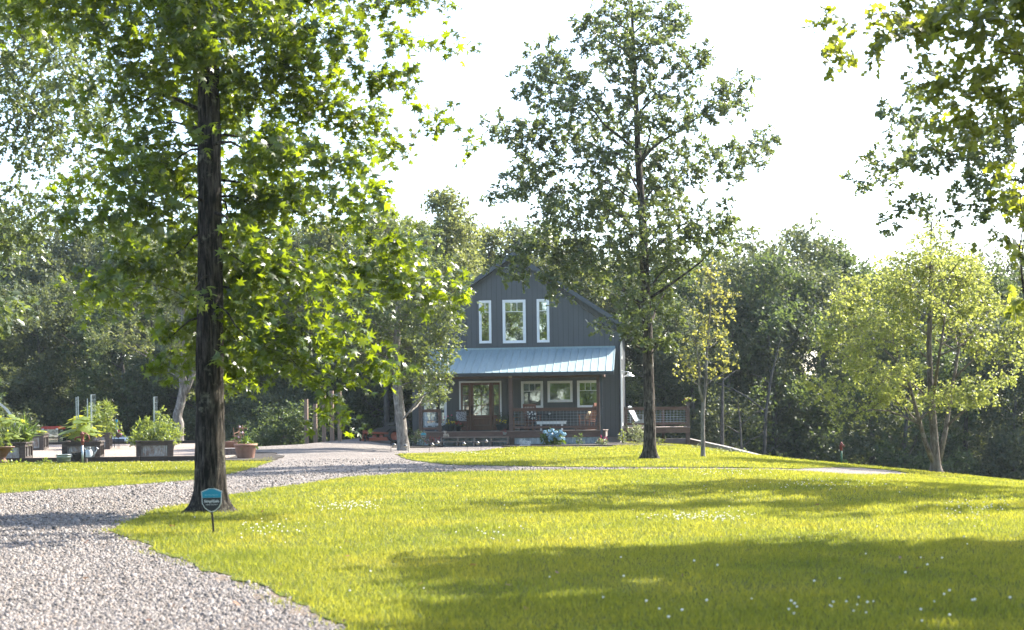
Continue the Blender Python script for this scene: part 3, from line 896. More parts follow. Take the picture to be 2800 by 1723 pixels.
# openings in the front wall (glass + frame, inside the casing)
WIN = {}
def add_win(key, x0, x1, y0, y1):
    WIN[key] = hrect(x0, x1, y0, y1, -0.03); a, b, u, t = WIN[key]
    openings.append((a + 0.03, b - 0.03, u + 0.03, t - 0.03))
add_win('u1', 1310, 1343.5, 822, 939); add_win('u2', 1374.5, 1437.5, 820, 938.5); add_win('u3', 1468, 1502, 818, 936.5)
add_win('a', 1425, 1485, 1042.5, 1116); add_win('b', 1497, 1565.5, 1041.5, 1100); add_win('c', 1578, 1638, 1040.5, 1115)
add_win('l', 1160, 1221.5, 1047, 1164)
add_win('door', 1256, 1371.5, 1042, 1176)

# sheathing of the front wall, with the openings left out
def wall_cells(x0, x1, z0, ztop, ops, y0, y1, gable=True):
    mb = MB()
    xs = sorted(set([x0, x1] + [o[k] for o in ops for k in (0, 1)] + ([XC] if gable else [])))
    for xa, xb in zip(xs[:-1], xs[1:]):
        cc = sorted([(o[2], o[3]) for o in ops if o[0] <= xa + 1e-6 and o[1] >= xb - 1e-6]); z = z0
        for c0, c1 in cc:
            mb.prism([(xa, z), (xb, z), (xb, c0), (xa, c0)], y0, y1); z = c1
        mb.prism([(xa, z), (xb, z), (xb, ztop(xb)), (xa, ztop(xa))], y0, y1)
    return mb
fw = wall_cells(XL + 0.03, XR - 0.03, Z0 + 0.01, lambda x: roof_z(x) - 0.03, openings, 0.003, 0.14).build('front_wall', M_SHEATH, house)
siding(fw, XL, XR, roof_z, openings)
# side and back walls
EZL, EZR = roof_z(XL), roof_z(XR)
swo = [(2.2, 3.1, 4.2, 5.1), (1.3, 2.6, 1.0, 3.2)]
rw = MB().box(XR - 0.16, XR - 0.026, 0.15, HD, Z0 + 0.01, EZR - 0.02).build('right_wall', M_SHEATH, house)
n = 44
for i in range(n):
    a = 0.03 + i * (HD - 0.03) / n
    MB().box(XR - 0.022, XR, a + 0.006, a + (HD - 0.03) / n - 0.006, Z0, EZR).build('siding_board', M_SIDING, rw)
lw = MB().box(XL + 0.026, XL + 0.16, 0.15, HD, Z0 + 0.01, EZL - 0.02).build('left_wall', M_SHEATH, house)
for i in range(n):
    a = 0.03 + i * (HD - 0.03) / n
    MB().box(XL, XL + 0.022, a + 0.006, a + (HD - 0.03) / n - 0.006, Z0, EZL).build('siding_board', M_SIDING, lw)
bw = MB().prism([(XL + .03, Z0), (XR - .03, Z0), (XR - .03, EZR - .03), (XC, roof_z(XC) - .03), (XL + .03, EZL - .03)], HD + 0.002, HD + 0.14).build('back_wall', M_SIDING, house)
MB().box(XL + 0.04, XR - 0.04, 0.04, HD - 0.02, -0.6, Z0 + 0.008).build('foundation', M_CONC, house)
MB().box(XL + 0.2, XR - 0.2, 0.2, HD - 0.1, 0.55, 0.62).build('ground_floor', M_ROOM, house)
MB().box(XL + 0.2, XR - 0.2, 0.2, HD - 0.1, 3.7, 3.85).build('upper_floor', M_ROOM, house)
MB().box(XL + 0.2, XR - 0.2, 3.6, 3.7, 0.62, 3.7).build('partition_wall', mat('room_wall', (0.30, 0.28, 0.25), 0.9), house)
# sunlit window casing edges and corner board on the right wall
MB().box(XR + 0.001, XR + 0.035, -0.02, 0.13, Z0 + .3, EZR - 0.1).build('corner_board', M_TRIMW, house)
for (ya, yb, za, zb_) in ((1.0, 2.0, 3.75, 5.1), (1.0, 2.2, 0.75, 3.05)):
    w = MB()
    w.box(XR + 0.002, XR + 0.05, ya, ya + 0.12, za, zb_); w.box(XR + 0.002, XR + 0.05, yb - 0.12, yb, za, zb_)
    w.box(XR + 0.002, XR + 0.05, ya + .12, yb - .12, za, za + .12); w.box(XR + 0.002, XR + 0.05, ya + .12, yb - .12, zb_ - .12, zb_)
    wo = w.build('side_window', M_TRIMW, house)
    MB().box(XR + 0.004, XR + 0.02, ya + .12, yb - .12, za + .12, zb_ - .12).build('pane', glass_mat(), wo)

# main roof
OV = 0.36
for sgn in (-1, 1):
    xe = (XR + OV) if sgn > 0 else (XL - OV)
    ze = ZPK - abs(xe - XC) * SLOPE
    th = 0.13
    rf = MB().prism([(XC, ZPK), (xe, ze), (xe, ze - th), (XC, ZPK - th)], -0.36, HD + 0.4).build('roof_slope', M_ROOFD, house)
    L = abs(xe - XC)
    nn = 26
    for i in range(nn + 1):
        y = -0.34 + i * (HD + 0.7) / nn
        MB().prism([(XC + sgn * 0.02, ZPK + .002), (xe - sgn * 0.01, ze + 0.004), (xe - sgn * 0.01, ze + .03), (XC + sgn * 0.02, ZPK + 0.028)], y - 0.015, y + 0.015).build('roof_seam', M_ROOFD, rf)
    MB().prism([(XC, ZPK + 0.012), (xe, ze + 0.012), (xe, ze - 0.20), (XC, ZPK - 0.20)], -0.395, -0.362).build('rake_board', mat('rake_board_dark', (0.05, 0.06, 0.07), 0.5), rf)
    MB().box(min(xe, xe + sgn * .1), max(xe, xe + sgn * .1), -0.34, HD + .38, ze - .14, ze - 0.03).build('gutter', M_ROOFD, rf)
# downspout on the right front corner
MB().tube([(XR + .30, -0.1, EZR - .35), (XR + 0.02, -0.1, EZR - .7), (XR - 0.02, -0.075, EZR - .9), (XR - 0.02, -0.075, 0.35)], 0.045, 8).build('downspout', M_ROOFD, house)

# windows
def window(key, cols=0, blind=0.0, casing=0.10, lite=0.24):
    a, b, u, t = WIN[key]
    c = casing
    mb = MB(); y0, y1 = -0.060, 0.02
    mb.box(a, a + c * .55, y0, y1, u, t); mb.box(b - c * .55, b, y0, y1, u, t); mb.box(a + c * .55, b - c * .55, y0, y1, t - c * .55, t); mb.box(a + c * .55, b - c * .55, y0, y1, u, u + c * .55)
    w = mb.build('window', M_TRIMW, house)
    k = c * .55 + 0.004; k2 = c * 1.1
    fr = MB(); y0, y1 = -0.036, 0.03
    fr.box(a + k, a + k2, y0, y1, u + k, t - k); fr.box(b - k2, b - k, y0, y1, u + k, t - k); fr.box(a + k2, b - k2, y0, y1, t - k2, t - k); fr.box(a + k2, b - k2, y0, y1, u + k, u + k2)
    fr.build('sash_frame', M_TRIMW, w)
    g0, g1, h0, h1 = a + k2, b - k2, u + k2, t - k2
    if cols:
        zl = h1 - (h1 - h0) * lite
        cells = [(g0 + (g1 - g0) * i / cols, g0 + (g1 - g0) * (i + 1) / cols, zl, h1) for i in range(cols)] + [(g0, g1, h0, zl)]
        m2 = MB(); m2.box(g0, g1, -0.032, 0.008, zl - .012, zl + .012)
        for i in range(1, cols):
            x = g0 + (g1 - g0) * i / cols; m2.box(x - .011, x + .011, -0.031, 0.008, zl + .012, h1)
        m2.build('muntin', M_TRIMW, w)
    else:
        cells = [(g0, g1, h0, h1)]
    for (p, q, r, s) in cells:
        MB().box(p + .002, q - .002, -0.012, -0.004, r + .002, s - .002).build('pane', glass_mat(), w)
    if blind > 0:
        bl = MB(); nb = 26; hh = (h1 - h0) * blind
        for i in range(nb): bl.box(g0 - .02, g1 + .02, 0.060, 0.085, h1 - hh * (i + .92) / nb, h1 - hh * i / nb + .01)
        bl.build('blind', M_BLIND, w)
    return w
window('u1', 2, 0.30, 0.10); window('u2', 3, 0.29, 0.11); window('u3', 2, 0.29, 0.10)
window('a', 3, 0, 0.10, 0.34); window('b', 0, 0, 0.10); window('c', 3, 0, 0.10, 0.34); wl = window('l', 0, 0, 0.10)
a, b, u, t = WIN['c']
MB().box(b - .34, b - .06, 0.10, 0.13, u, t).build('curtain', mat('curtain_cloth', (0.45, 0.43, 0.38), 0.9, var=.2, scale=8, stretch=(6, 1, .3)), bpy.data.objects['window.005'])
a, b, u, t = WIN['l']
MB().box(b - .45, b - .08, 0.10, 0.13, u, t).build('curtain', MATS['curtain_cloth'], wl)

# front door with side lights
a, b, u, t = WIN['door']
mb = MB(); y0, y1 = -0.06, 0.03
mb.box(a, a + .07, y0, y1, u, t); mb.box(b - .07, b, y0, y1, u, t); mb.box(a + .07, b - .07, y0, y1, t - .07, t)
door = mb.build('front_door', M_TRIMW, house)
bx = lambda p: H(p, 1105, -0.03)[0]
bz = lambda p: H(1315, p, -0.03)[1]
def glazed(x0, x1, zt, zb, cols, rows, gx0, gx1, gz0, gz1, name, panel):
    m = MB(); yf, yb = -0.045, 0.02
    m.box(x0, gx0, yf, yb, zb, zt); m.box(gx1, x1, yf, yb, zb, zt); m.box(gx0, gx1, yf, yb, gz1, zt); m.box(gx0, gx1, yf, yb, panel[1], gz0); m.box(gx0, gx1, yf, yb, zb, panel[0]); m.box(gx0 + .012, gx1 - .012, yf + .022, yb, panel[0] + .012, panel[1] - .012)
    o = m.build(name, M_DOORW, door)
    mu = MB()
    for i in range(1, cols):
        x = gx0 + (gx1 - gx0) * i / cols; mu.box(x - .012, x + .012, -0.042, 0.01, gz0, gz1)
    for j in range(1, rows):
        z = gz0 + (gz1 - gz0) * j / rows
        for i in range(cols):
            xa, xb = gx0 + (gx1 - gx0) * i / cols + (.013 if i else 0), gx0 + (gx1 - gx0) * (i + 1) / cols - (.013 if i < cols - 1 else 0)
            mu.box(xa, xb, -0.041, 0.01, z - .012, z + .012)
    for i in range(cols):
        for j in range(rows):
            xa, xb = gx0 + (gx1 - gx0) * i / cols, gx0 + (gx1 - gx0) * (i + 1) / cols; za, zb_ = gz0 + (gz1 - gz0) * j / rows, gz0 + (gz1 - gz0) * (j + 1) / rows
            MB().box(xa + .013, xb - .013, -0.014, -0.006, za + .013, zb_ - .013).build('pane', glass_mat(), door)
    mu.build('glazing_bar', M_DOORW, door)
    return o
dz0, dz1 = u, t - 0.075
glazed(a + .075, bx(1285), dz1, dz0, 1, 3, bx(1265), bx(1282), bz(1136), bz(1053), 'side_light', (bz(1166), bz(1145)))
glazed(bx(1286), bx(1346), dz1, dz0, 2, 3, bx(1294), bx(1337.5), bz(1136), bz(1053), 'door_leaf', (bz(1163), bz(1144)))
glazed(bx(1347), b - .075, dz1, dz0, 1, 3, bx(1349.5), bx(1364.5), bz(1136), bz(1053), 'side_light', (bz(1166), bz(1145)))
hx = bx(1290.5)
MB().tube([(hx, -0.05, bz(1117)), (hx, -0.11, bz(1118)), (hx, -0.12, bz(1126)), (hx, -0.05, bz(1131))], 0.018, 8).blob((hx, -0.06, bz(1110)), .032, .03, .032).box(hx - .028, hx + .028, -0.056, -0.045, bz(1133), bz(1113)).build('door_handle', M_CHROME, door, True)

# ---- porch
PY = -2.55                                    # local y of the porch front
DZ = H(1400, 1178.5, PY)[1]                   # deck height
PXL, PXR = H(1132, 1190, PY)[0], H(1659, 1185, PY)[0]
porch = MB().box(PXL + .05, PXR - .08, PY + .04, -0.03, DZ - .24, DZ - .035).build('porch_deck', M_STAINX, house)
nb = 17; bw_ = (-0.03 - (PY - .06)) / nb
for i in range(nb):
    y = PY - .06 + i * bw_
    MB().box(PXL, PXR, y + .004, y + bw_ - .004, DZ - .03, DZ).build('deck_board', M_DECK, porch)
MB().box(PXL + .03, PXR - .1, PY, PY + .038, DZ - .29, DZ - .032).build('rim_board', M_STAINX, porch)
MB().box(PXR - .078, PXR - .04, PY, -0.03, DZ - .29, DZ - .032).build('rim_board', M_DECK, porch)
# corrugated skirting
def corrugated(x0, x1, z0, z1, y, pitch=0.07, amp=0.012):
    n = int((x1 - x0) / pitch * 6); mb = MB()
    vs = []; fs = []
    for i in range(n + 1):
        x = x0 + (x1 - x0) * i / n; yy = y + amp * math.sin((x - x0) / pitch * 2 * math.pi)
        vs += [(x, yy, z0), (x, yy, z1), (x, yy + .004, z1), (x, yy + .004, z0)]
    for i in range(n):
        for k in range(4): fs.append((i * 4 + k, i * 4 + (k + 1) % 4, (i + 1) * 4 + (k + 1) % 4, (i + 1) * 4 + k))
    mb.add(vs, fs); return mb
xw0, xw1 = PXL + .12, PXR - .14
for i in range(5):
    xa, xb = xw0 + (xw1 - xw0) * i / 5, xw0 + (xw1 - xw0) * (i + 1) / 5
    corrugated(xa + .004, xb - .004, -0.06, DZ - .291, PY + .06).build('skirting_sheet', M_CORR, porch)
MB().box(PXR - .12, PXR - .1, PY + .08, -0.03, -0.06, DZ - .291).build('skirting_sheet', M_CORR, porch)
MB().box(PXL + .1, PXL + .12, PY + .08, -0.03, -0.06, DZ - .291).build('skirting_sheet', M_CORR, porch)
# porch roof: tin panels with ribs on a dark beam and gutter
RX0, RX1 = H(1146, 1010, PY)[0], H(1677, 1010, PY)[0]
RY0 = PY - .42
RZ0 = H(1450, 1017.5, RY0)[1]; RZ1 = H(1450, 954, -0.03)[1]
rs = (RZ1 - RZ0) / (-0.035 - RY0)
proof = MB().prism([(RY0 + .02, RZ0 - .03), (-0.035, RZ1 - .03), (-0.035, RZ1 - .11), (RY0 + .02, RZ0 - .11)], RX0 + .02, RX1 - .02, 'x').build('porch_roof', M_STAIN, house)
npn = 26; pw = (RX1 - RX0) / npn
for i in range(npn):
    xa, xb = RX0 + i * pw, RX0 + (i + 1) * pw
    mb = MB().prism([(RY0, RZ0), (-0.035, RZ1), (-0.035, RZ1 - .018), (RY0, RZ0 - .018)], xa + .002, xb - .002, 'x')
    # trapezoid rib on the left edge
    w0, w1, hh = .030, .014, .032
    vs = []
    for (y, z) in ((RY0, RZ0), (-0.035, RZ1)):
        vs += [(xa + .003, y, z + .001), (xa + .003 + (w0 - w1) / 2, y, z + hh), (xa + .003 + (w0 + w1) / 2, y, z + hh), (xa + .003 + w0, y, z + .001)]
    mb.add(vs, [(0, 1, 2, 3), (7, 6, 5, 4), (0, 4, 5, 1), (1, 5, 6, 2), (2, 6, 7, 3), (3, 7, 4, 0)])
    mb.build('roof_panel', M_TIN, proof)
MB().box(RX0 - .01, RX1 + .01, -0.062, -0.024, RZ1 - .01, RZ1 + .07).build('flashing', M_TIN, proof)
MB().prism([(RY0 - .02, RZ0 + .03), (-0.03, RZ1 + .03), (-0.03, RZ1 - .06), (RY0 - .02, RZ0 - .06)], RX1 + .001, RX1 + .03, 'x').build('gable_flashing', M_TIN, proof)
MB().box(RX0 - .02, RX1 + .02, RY0 - .14, RY0 - .012, RZ0 - .15, RZ0 - .022).build('gutter', M_ROOFD, proof)
MB().box(RX0 + .2, RX1 - .45, PY + .02, PY + .16, RZ0 - .24, RZ0 - .10).build('beam', M_STAIN, proof)
for sx in (0.34, -.5):
    MB().box((RX0 if sx > 0 else RX1) + sx, (RX0 if sx > 0 else RX1) + sx + .09, PY + .165, -0.03, RZ0 - .20, RZ0 - .03).build('rafter_beam', M_STAIN, proof)
x = H(1396, 1033, PY)[0]
MB().box(x - .06, x + .06, PY - .06, PY + .015, RZ0 - .22, RZ0 - .14).blob((x - .04, PY - .09, RZ0 - .18), .035, .05, .035).blob((x + .04, PY - .09, RZ0 - .18), .035, .05, .035).build('spotlight', mat('cream_plastic', (0.5, 0.42, 0.28), .5), proof)
# posts
BZ = RZ0 - .241
for (p0, p1) in ((1144.5, 1154), (1391.5, 1402), (1631.5, 1640)):
    xa, xb = H(p0, 1120, PY)[0], H(p1, 1120, PY)[0]
    MB().box(xa, xb, PY + .01, PY + .15, DZ + .001, BZ).build('porch_post', M_STAIN, house)
xa, xb = H(1641, 1120, PY)[0], H(1648, 1120, PY)[0]
MB().box(xa, xb, PY - .12, PY - .03, -0.02, RZ0 - .16).build('downspout', M_ROOFD, house)
# railing
def railing(px0, px1, parent, name='railing', y=PY + .03, posts=()):
    xa, xb = H(px0, 1140, PY)[0], H(px1, 1140, PY)[0]
    zt = DZ + .965
    r = MB().box(xa, xb, y - .02, y + .11, zt - .035, zt).build(name, M_STAINX, parent)
    MB().box(xa, xb, y + .03, y + .07, zt - .135, zt - .037).build('top_rail', M_STAINX, r)
    MB().box(xa, xb, y + .02, y + .08, DZ + .10, DZ + .19).build('bottom_rail', M_STAINX, r)
    w = MB(); n = int((xb - xa) / .153)
    for i in range(n + 1):
        x = xa + (xb - xa) * (i + .5) / (n + 1); w.tube([(x, y + .05, DZ + .17), (x, y + .05, zt - .12)], .0045, 5)
    for j in range(5):
        z = DZ + .20 + (zt - .16 - DZ - .20) * (j + .5) / 5; w.tube([(xa, y + .056, z), (xb, y + .056, z)], .0045, 5)
    w.build('wire_mesh', M_WIRE, r)
    for p in range(posts if isinstance(posts, int) else 0):
        x = xa + (xb - xa) * (p + 1) / (posts + 1); MB().box(x - .03, x + .03, y + .02, y + .08, DZ + .001, DZ + .099).build('spacer_block', M_STAINX, r)
    return r
r1 = railing(1402.5, 1631, house, posts=3)
r2 = railing(1154.5, 1197.5, house, posts=0)
xa, xb = H(1198, 1150, PY)[0], H(1206, 1150, PY)[0]
MB().box(xa, xb, PY + .02, PY + .14, DZ + .001, DZ + .97).build('newel_post', M_STAIN, r2)
# railing of the right end of the porch, running back to the wall
xr = H(1645, 1150, PY)[0] - .10
r3 = MB().box(xr - .06, xr + .07, PY + .16, -0.04, DZ + .93, DZ + .965).build('railing', M_DECK, house)
MB().box(xr - .02, xr + .02, PY + .16, -0.04, DZ + .83, DZ + .928).build('top_rail', M_DECK, r3)
MB().box(xr - .03, xr + .03, PY + .16, -0.04, DZ + .10, DZ + .19).build('bottom_rail', M_DECK, r3)
w = MB()
for i in range(15):
    y = PY + .22 + i * .15; w.tube([(xr, y, DZ + .17), (xr, y, DZ + .85)], .0045, 5)
for j in range(5):
    z = DZ + .26 + j * .125; w.tube([(xr + .006, PY + .16, z), (xr + .006, -0.05, z)], .0045, 5)
w.build('wire_mesh', M_WIRE, r3)

# steps in front of the porch
SX0, SX1 = H(1204.5, 1205, PY - .4)[0], H(1391, 1205, PY - .4)[0]
stp = MB().box(SX0, SX1, PY - .34, PY - .012, .34, .385).build('steps', M_STEPW, house)
MB().box(SX0 - .03, SX1, PY - .66, PY - .345, .165, .21).build('tread', M_STEPW, stp)
for i in range(5):
    x = SX0 + (SX1 - SX0 - .07) * i / 4
    MB().box(x, x + .06, PY - .335, PY - .27, .211, .339).build('step_support', M_STEPW, stp)
    MB().box(x, x + .06, PY - .65, PY - .56, -0.03, .164).build('step_support', M_STEPW, stp)
    MB().box(x + .012, x + .05, PY - .25, PY - .05, -0.03, .339).build('step_support', M_STAIN, stp)
MB().box(SX1 + .01, SX1 + .2, PY - .02, PY - .004, -0.03, DZ - .295).build('end_board', M_STAIN, stp)

# barn lamp on the right wall
lz = H(1712, 1027, 1.6)[1]
lamp = MB().tube([(XR + .005, 1.6, lz + .16), (XR + .16, 1.6, lz + .17), (XR + .34, 1.6, lz + .17), (XR + .36, 1.6, lz + .10)], .014, 8).build('barn_lamp', mat('galvanised_lamp', (0.55, 0.57, 0.56), 0.4, 0.5), house, True)
MB().lathe([(.03, .14), (.09, .13), (.095, .06), (.12, .045), (.24, -.02), (.245, -.05), (.235, -.05), (.22, -.02), (.1, .03)], (XR + .36, 1.6, lz), 20).build('lamp_shade', MATS['galvanised_lamp'], lamp, True)
MB().lathe([(.07, .08), (.07, .0), (.0, .0)], (XR + .005, 1.6, lz + .16), 14, Matrix.Rotation(math.radians(90), 4, 'Y')).build('wall_plate', MATS['galvanised_lamp'], lamp)

# ---- side deck on the right of the house
side = thing('side_deck', 'raised brown timber deck with wire railing on the right side of the house', 'deck', hworld(XR, 3.2, 0), YAW)
SDX0, SDX1 = 0.06, H(1888, 1140, 3.2)[0] - XR
SZ = H(1800, 1168, 3.2)[1]
fl = MB().box(SDX0, SDX1 - .06, .05, 3.0, SZ - .20, SZ - .035).build('deck_frame', M_STAINX, side)
nb = 21
for i in range(nb):
    x = SDX0 + (SDX1 - SDX0) * i / nb; w_ = (SDX1 - SDX0) / nb
    MB().box(x + .003, x + w_ - .003, -0.03, 3.03, SZ - .03, SZ).build('deck_board', M_DECK, side)
MB().box(SDX0, SDX1 - .03, 0.0, .04, SZ - .27, SZ - .033).build('rim_board', M_STAINX, side)
MB().box(SDX1 - .058, SDX1 - .02, .042, 3.0, SZ - .27, SZ - .033).build('rim_board', M_STAINX, side)
zt = SZ + .93
for (x, y, zb_) in ((SDX0 + .02, .0, SZ), (SDX1 - .17, .0, -0.9), (SDX1 - .17, 2.85, -2.2), (SDX0 + 1.75, 2.85, -2.0), (SDX0 + .35, 2.85, SZ)):
    if zb_ < 0:
        MB().box(x, x + .14, y + .05, y + .19, zb_, SZ - .271).build('support_post', M_STAIN, side)
    MB().box(x, x + .14, y + .05, y + .19, SZ + .001, zt - .036).build('railing_post', M_STAIN, side)
def rail_run(x0, y0, x1, y1):
    d = 1 if abs(x1 - x0) > abs(y1 - y0) else 0
    A = lambda z, w, h: MB().bar((x0, y0, z), (x1, y1, z), w, h)
    r = A(zt - .016, .14, .035).build('cap_rail', M_STAINX, side)
    A(zt - .088, .04, .10).build('top_rail', M_STAINX, r); A(SZ + .15, .045, .09).build('bottom_rail', M_STAINX, r)
    w = MB(); L = math.hypot(x1 - x0, y1 - y0); n = int(L / .16)
    for i in range(n + 1):
        t_ = (i + .5) / (n + 1); w.tube([(x0 + (x1 - x0) * t_, y0 + (y1 - y0) * t_, SZ + .17), (x0 + (x1 - x0) * t_, y0 + (y1 - y0) * t_, zt - .1)], .0045, 5)
    for j in range(5):
        z = SZ + .24 + j * .115; w.tube([(x0, y0, z), (x1, y1, z)], .0045, 5)
    w.build('wire_mesh', M_WIRE, r)
rail_run(SDX0 + .0, .12, SDX1 - .03, .12); rail_run(SDX0 + .0, 2.97, SDX1 - .03, 2.97); rail_run(SDX1 - .1, .22, SDX1 - .1, 2.87)

# concrete retaining wall beyond the deck
def cwall(pts, th=.2):
    mb = MB()
    for (x0, y0, z0, w0), (x1, y1, z1, w1) in zip(pts[:-1], pts[1:]):
        d = Vector((x1 - x0, y1 - y0, 0)).normalized(); n_ = Vector((d.y, -d.x, 0)) * th
        vs = [(x0, y0, z0), (x1, y1, z1), (x1 + n_.x, y1 + n_.y, z1), (x0 + n_.x, y0 + n_.y, z0), (x0, y0, w0), (x1, y1, w1), (x1 + n_.x, y1 + n_.y, w1), (x0 + n_.x, y0 + n_.y, w0)]
        mb.add(vs, [(3, 2, 1, 0), (4, 5, 6, 7), (0, 1, 5, 4), (1, 2, 6, 5), (2, 3, 7, 6), (3, 0, 4, 7)])
    return mb
pa, pb, pc, pd = P(1712, 1200, 69.5), P(1888, 1198.5, 69.5), P(1990, 1220, 60), P(2085, 1244, 51)
tag(cwall([(pa[0], pa[1], -1, pa[2]), (pb[0], pb[1], -1, pb[2]), (pc[0], pc[1], -1.4, pc[2]), (pd[0], pd[1], -1.2, pd[2])]).build('retaining_wall', M_CONC), 'low pale concrete retaining wall stepping down beside the side deck', 'wall')

# ================================================================== TREES
M_BARK_GUM = bark_mat('sweetgum_bark', (0.006, 0.005, 0.004), (0.095, 0.082, 0.068), 26, 1.0, (0.20, 0.20, 0.15), (.44, .66), .14)
M_BARK_OAK = bark_mat('oak_bark', (0.014, 0.011, 0.009), (0.13, 0.11, 0.092), 22, 1.0, (0.22, 0.21, 0.18), (.42, .66), .2)
M_BARK_PALE = bark_mat('pale_bark', (0.09, 0.08, 0.07), (0.30, 0.28, 0.25), 16, 0.8, (0.34, 0.34, 0.30))
M_BARK_BIRCH = bark_mat('birch_bark', (0.07, 0.055, 0.045), (0.24, 0.20, 0.17), 15, 0.8, (0.30, 0.28, 0.25))
M_LF_GUM = leaf_mat('sweetgum_leaf', (0.017, 0.045, 0.011), (0.036, 0.074, 0.013), (0.30, 0.39, 0.010), 0.46, 0.36, 0.6)
M_LF_OAK = leaf_mat('oak_leaf', (0.052, 0.080, 0.038), (0.090, 0.120, 0.055), (0.20, 0.25, 0.05), 0.38, 0.36, 0.6)
M_LF_OAKN = leaf_mat('near_oak_leaf', (0.050, 0.080, 0.032), (0.085, 0.118, 0.040), (0.36, 0.40, 0.03), 0.52, 0.36, 0.6)
M_LF_BIRCH = leaf_mat('birch_leaf', (0.11, 0.145, 0.045), (0.17, 0.20, 0.06), (0.42, 0.46, 0.09), 0.50, 0.42, 0.45)
M_LF_YOUNG = leaf_mat('young_tree_leaf', (0.12, 0.14, 0.04), (0.20, 0.20, 0.055), (0.45, 0.43, 0.08), 0.46, 0.42, 0.4)
M_LF_MAPLE = leaf_mat('house_tree_leaf', (0.055, 0.085, 0.036), (0.095, 0.13, 0.05), (0.24, 0.29, 0.05), 0.40, 0.38, 0.55)
M_LF_F1 = leaf_mat('forest_leaf_green', (0.030, 0.055, 0.030), (0.066, 0.098, 0.046), (0.17, 0.23, 0.05), 0.38, 0.5, 0.3)
M_LF_F2 = leaf_mat('forest_leaf_olive', (0.034, 0.054, 0.036), (0.072, 0.096, 0.054), (0.18, 0.21, 0.06), 0.38, 0.5, 0.3)
M_LF_F3 = leaf_mat('forest_leaf_light', (0.075, 0.10, 0.042), (0.13, 0.155, 0.062), (0.30, 0.33, 0.08), 0.42, 0.5, 0.3)  # lighter leaf colour stands in for sunlight on the crowns round the house

# ---- the big sweetgum in the left foreground
GB = G(577, 1402); GYd = GB[1]
def gp(px, py, dy=0.0): return P(px, py, GYd + dy)
g_tr = [(gp(577, 1402)[0], GYd, GB[2] - 0.05)] + [gp(x, y) for x, y in ((575, 1300), (574, 1150), (573, 1000), (575, 800), (574, 600), (572, 400), (571, 200), (568, 0), (566, -250), (560, -600))]
g_rd = [0.212, 0.204, 0.188, 0.178, 0.166, 0.156, 0.148, 0.132, 0.118, 0.09, 0.05]
rg = np.random.default_rng(21)
g_lobes = []
def limb(pts, r0, r1, dy0, dy1, n):
    """lobes along a limb given in photo pixels, depth running from dy0 to dy1"""
    A = np.array(pts, float); d = np.r_[0, np.cumsum(np.hypot(*np.diff(A, axis=0).T))]
    for t in np.linspace(0, 1, n):
        x = np.interp(t * d[-1], d, A[:, 0]) + rg.normal() * 14; y = np.interp(t * d[-1], d, A[:, 1]) + rg.normal() * 14
        dy = dy0 + (dy1 - dy0) * t + rg.normal() * 0.15
        p = gp(x, y, dy); r = (r0 + (r1 - r0) * t) * rg.uniform(.85, 1.15) * (GYd + dy) / FPX
        g_lobes.append((p[0], p[1], p[2], r))
# right side
limb([(680, 905), (780, 985), (880, 1070), (915, 1130)], 56, 34, -.4, -1.0, 7)
limb([(700, 820), (830, 900), (960, 960), (1100, 1015)], 66, 34, -.2, -.9, 8)
limb([(700, 735), (860, 730), (1020, 735), (1150, 770), (1250, 810)], 68, 42, .3, .5, 9)
limb([(690, 640), (780, 690), (900, 800), (960, 850)], 55, 36, -1.0, -2.6, 7)
limb([(680, 560), (800, 520), (930, 560), (1060, 640), (1140, 690)], 66, 36, .3, .8, 8)
limb([(690, 420), (820, 400), (960, 450), (1030, 560)], 70, 48, -1.0, -2.8, 8)
limb([(690, 300), (830, 270), (980, 300), (1050, 400)], 72, 50, .8, 1.5, 7)
limb([(680, 190), (850, 160), (1010, 180), (1130, 250), (1200, 330), (1290, 395)], 74, 26, .2, .6, 10)
limb([(660, 80), (830, 60), (1000, 70), (1130, 110), (1230, 115)], 72, 28, -.4, -.7, 8)
limb([(640, -20), (800, -40), (1000, -30), (1180, 20)], 80, 45, .5, .9, 7)
# left side
limb([(470, 560), (380, 570), (270, 600), (160, 590)], 62, 40, -.6, -1.8, 6)
limb([(470, 690), (380, 720), (300, 760), (230, 770)], 66, 45, .4, .9, 5)
limb([(490, 830), (430, 850), (380, 790)], 55, 42, -.9, -1.5, 4)
limb([(480, 930), (450, 980), (430, 1000)], 40, 26, -.5, -.8, 3)
limb([(470, 440), (400, 470), (300, 480), (180, 520)], 64, 40, .8, 1.6, 5)
limb([(480, 330), (400, 330), (350, 430), (330, 520)], 60, 42, -.5, -1.0, 5)
limb([(480, 210), (390, 200), (300, 260), (270, 330)], 60, 40, .3, .7, 5)
limb([(490, 110), (400, 100), (280, 60), (150, 40)], 62, 46, -.3, -.9, 6)
limb([(490, -10), (380, -40), (220, -20), (60, 20)], 70, 50, .4, .8, 6)
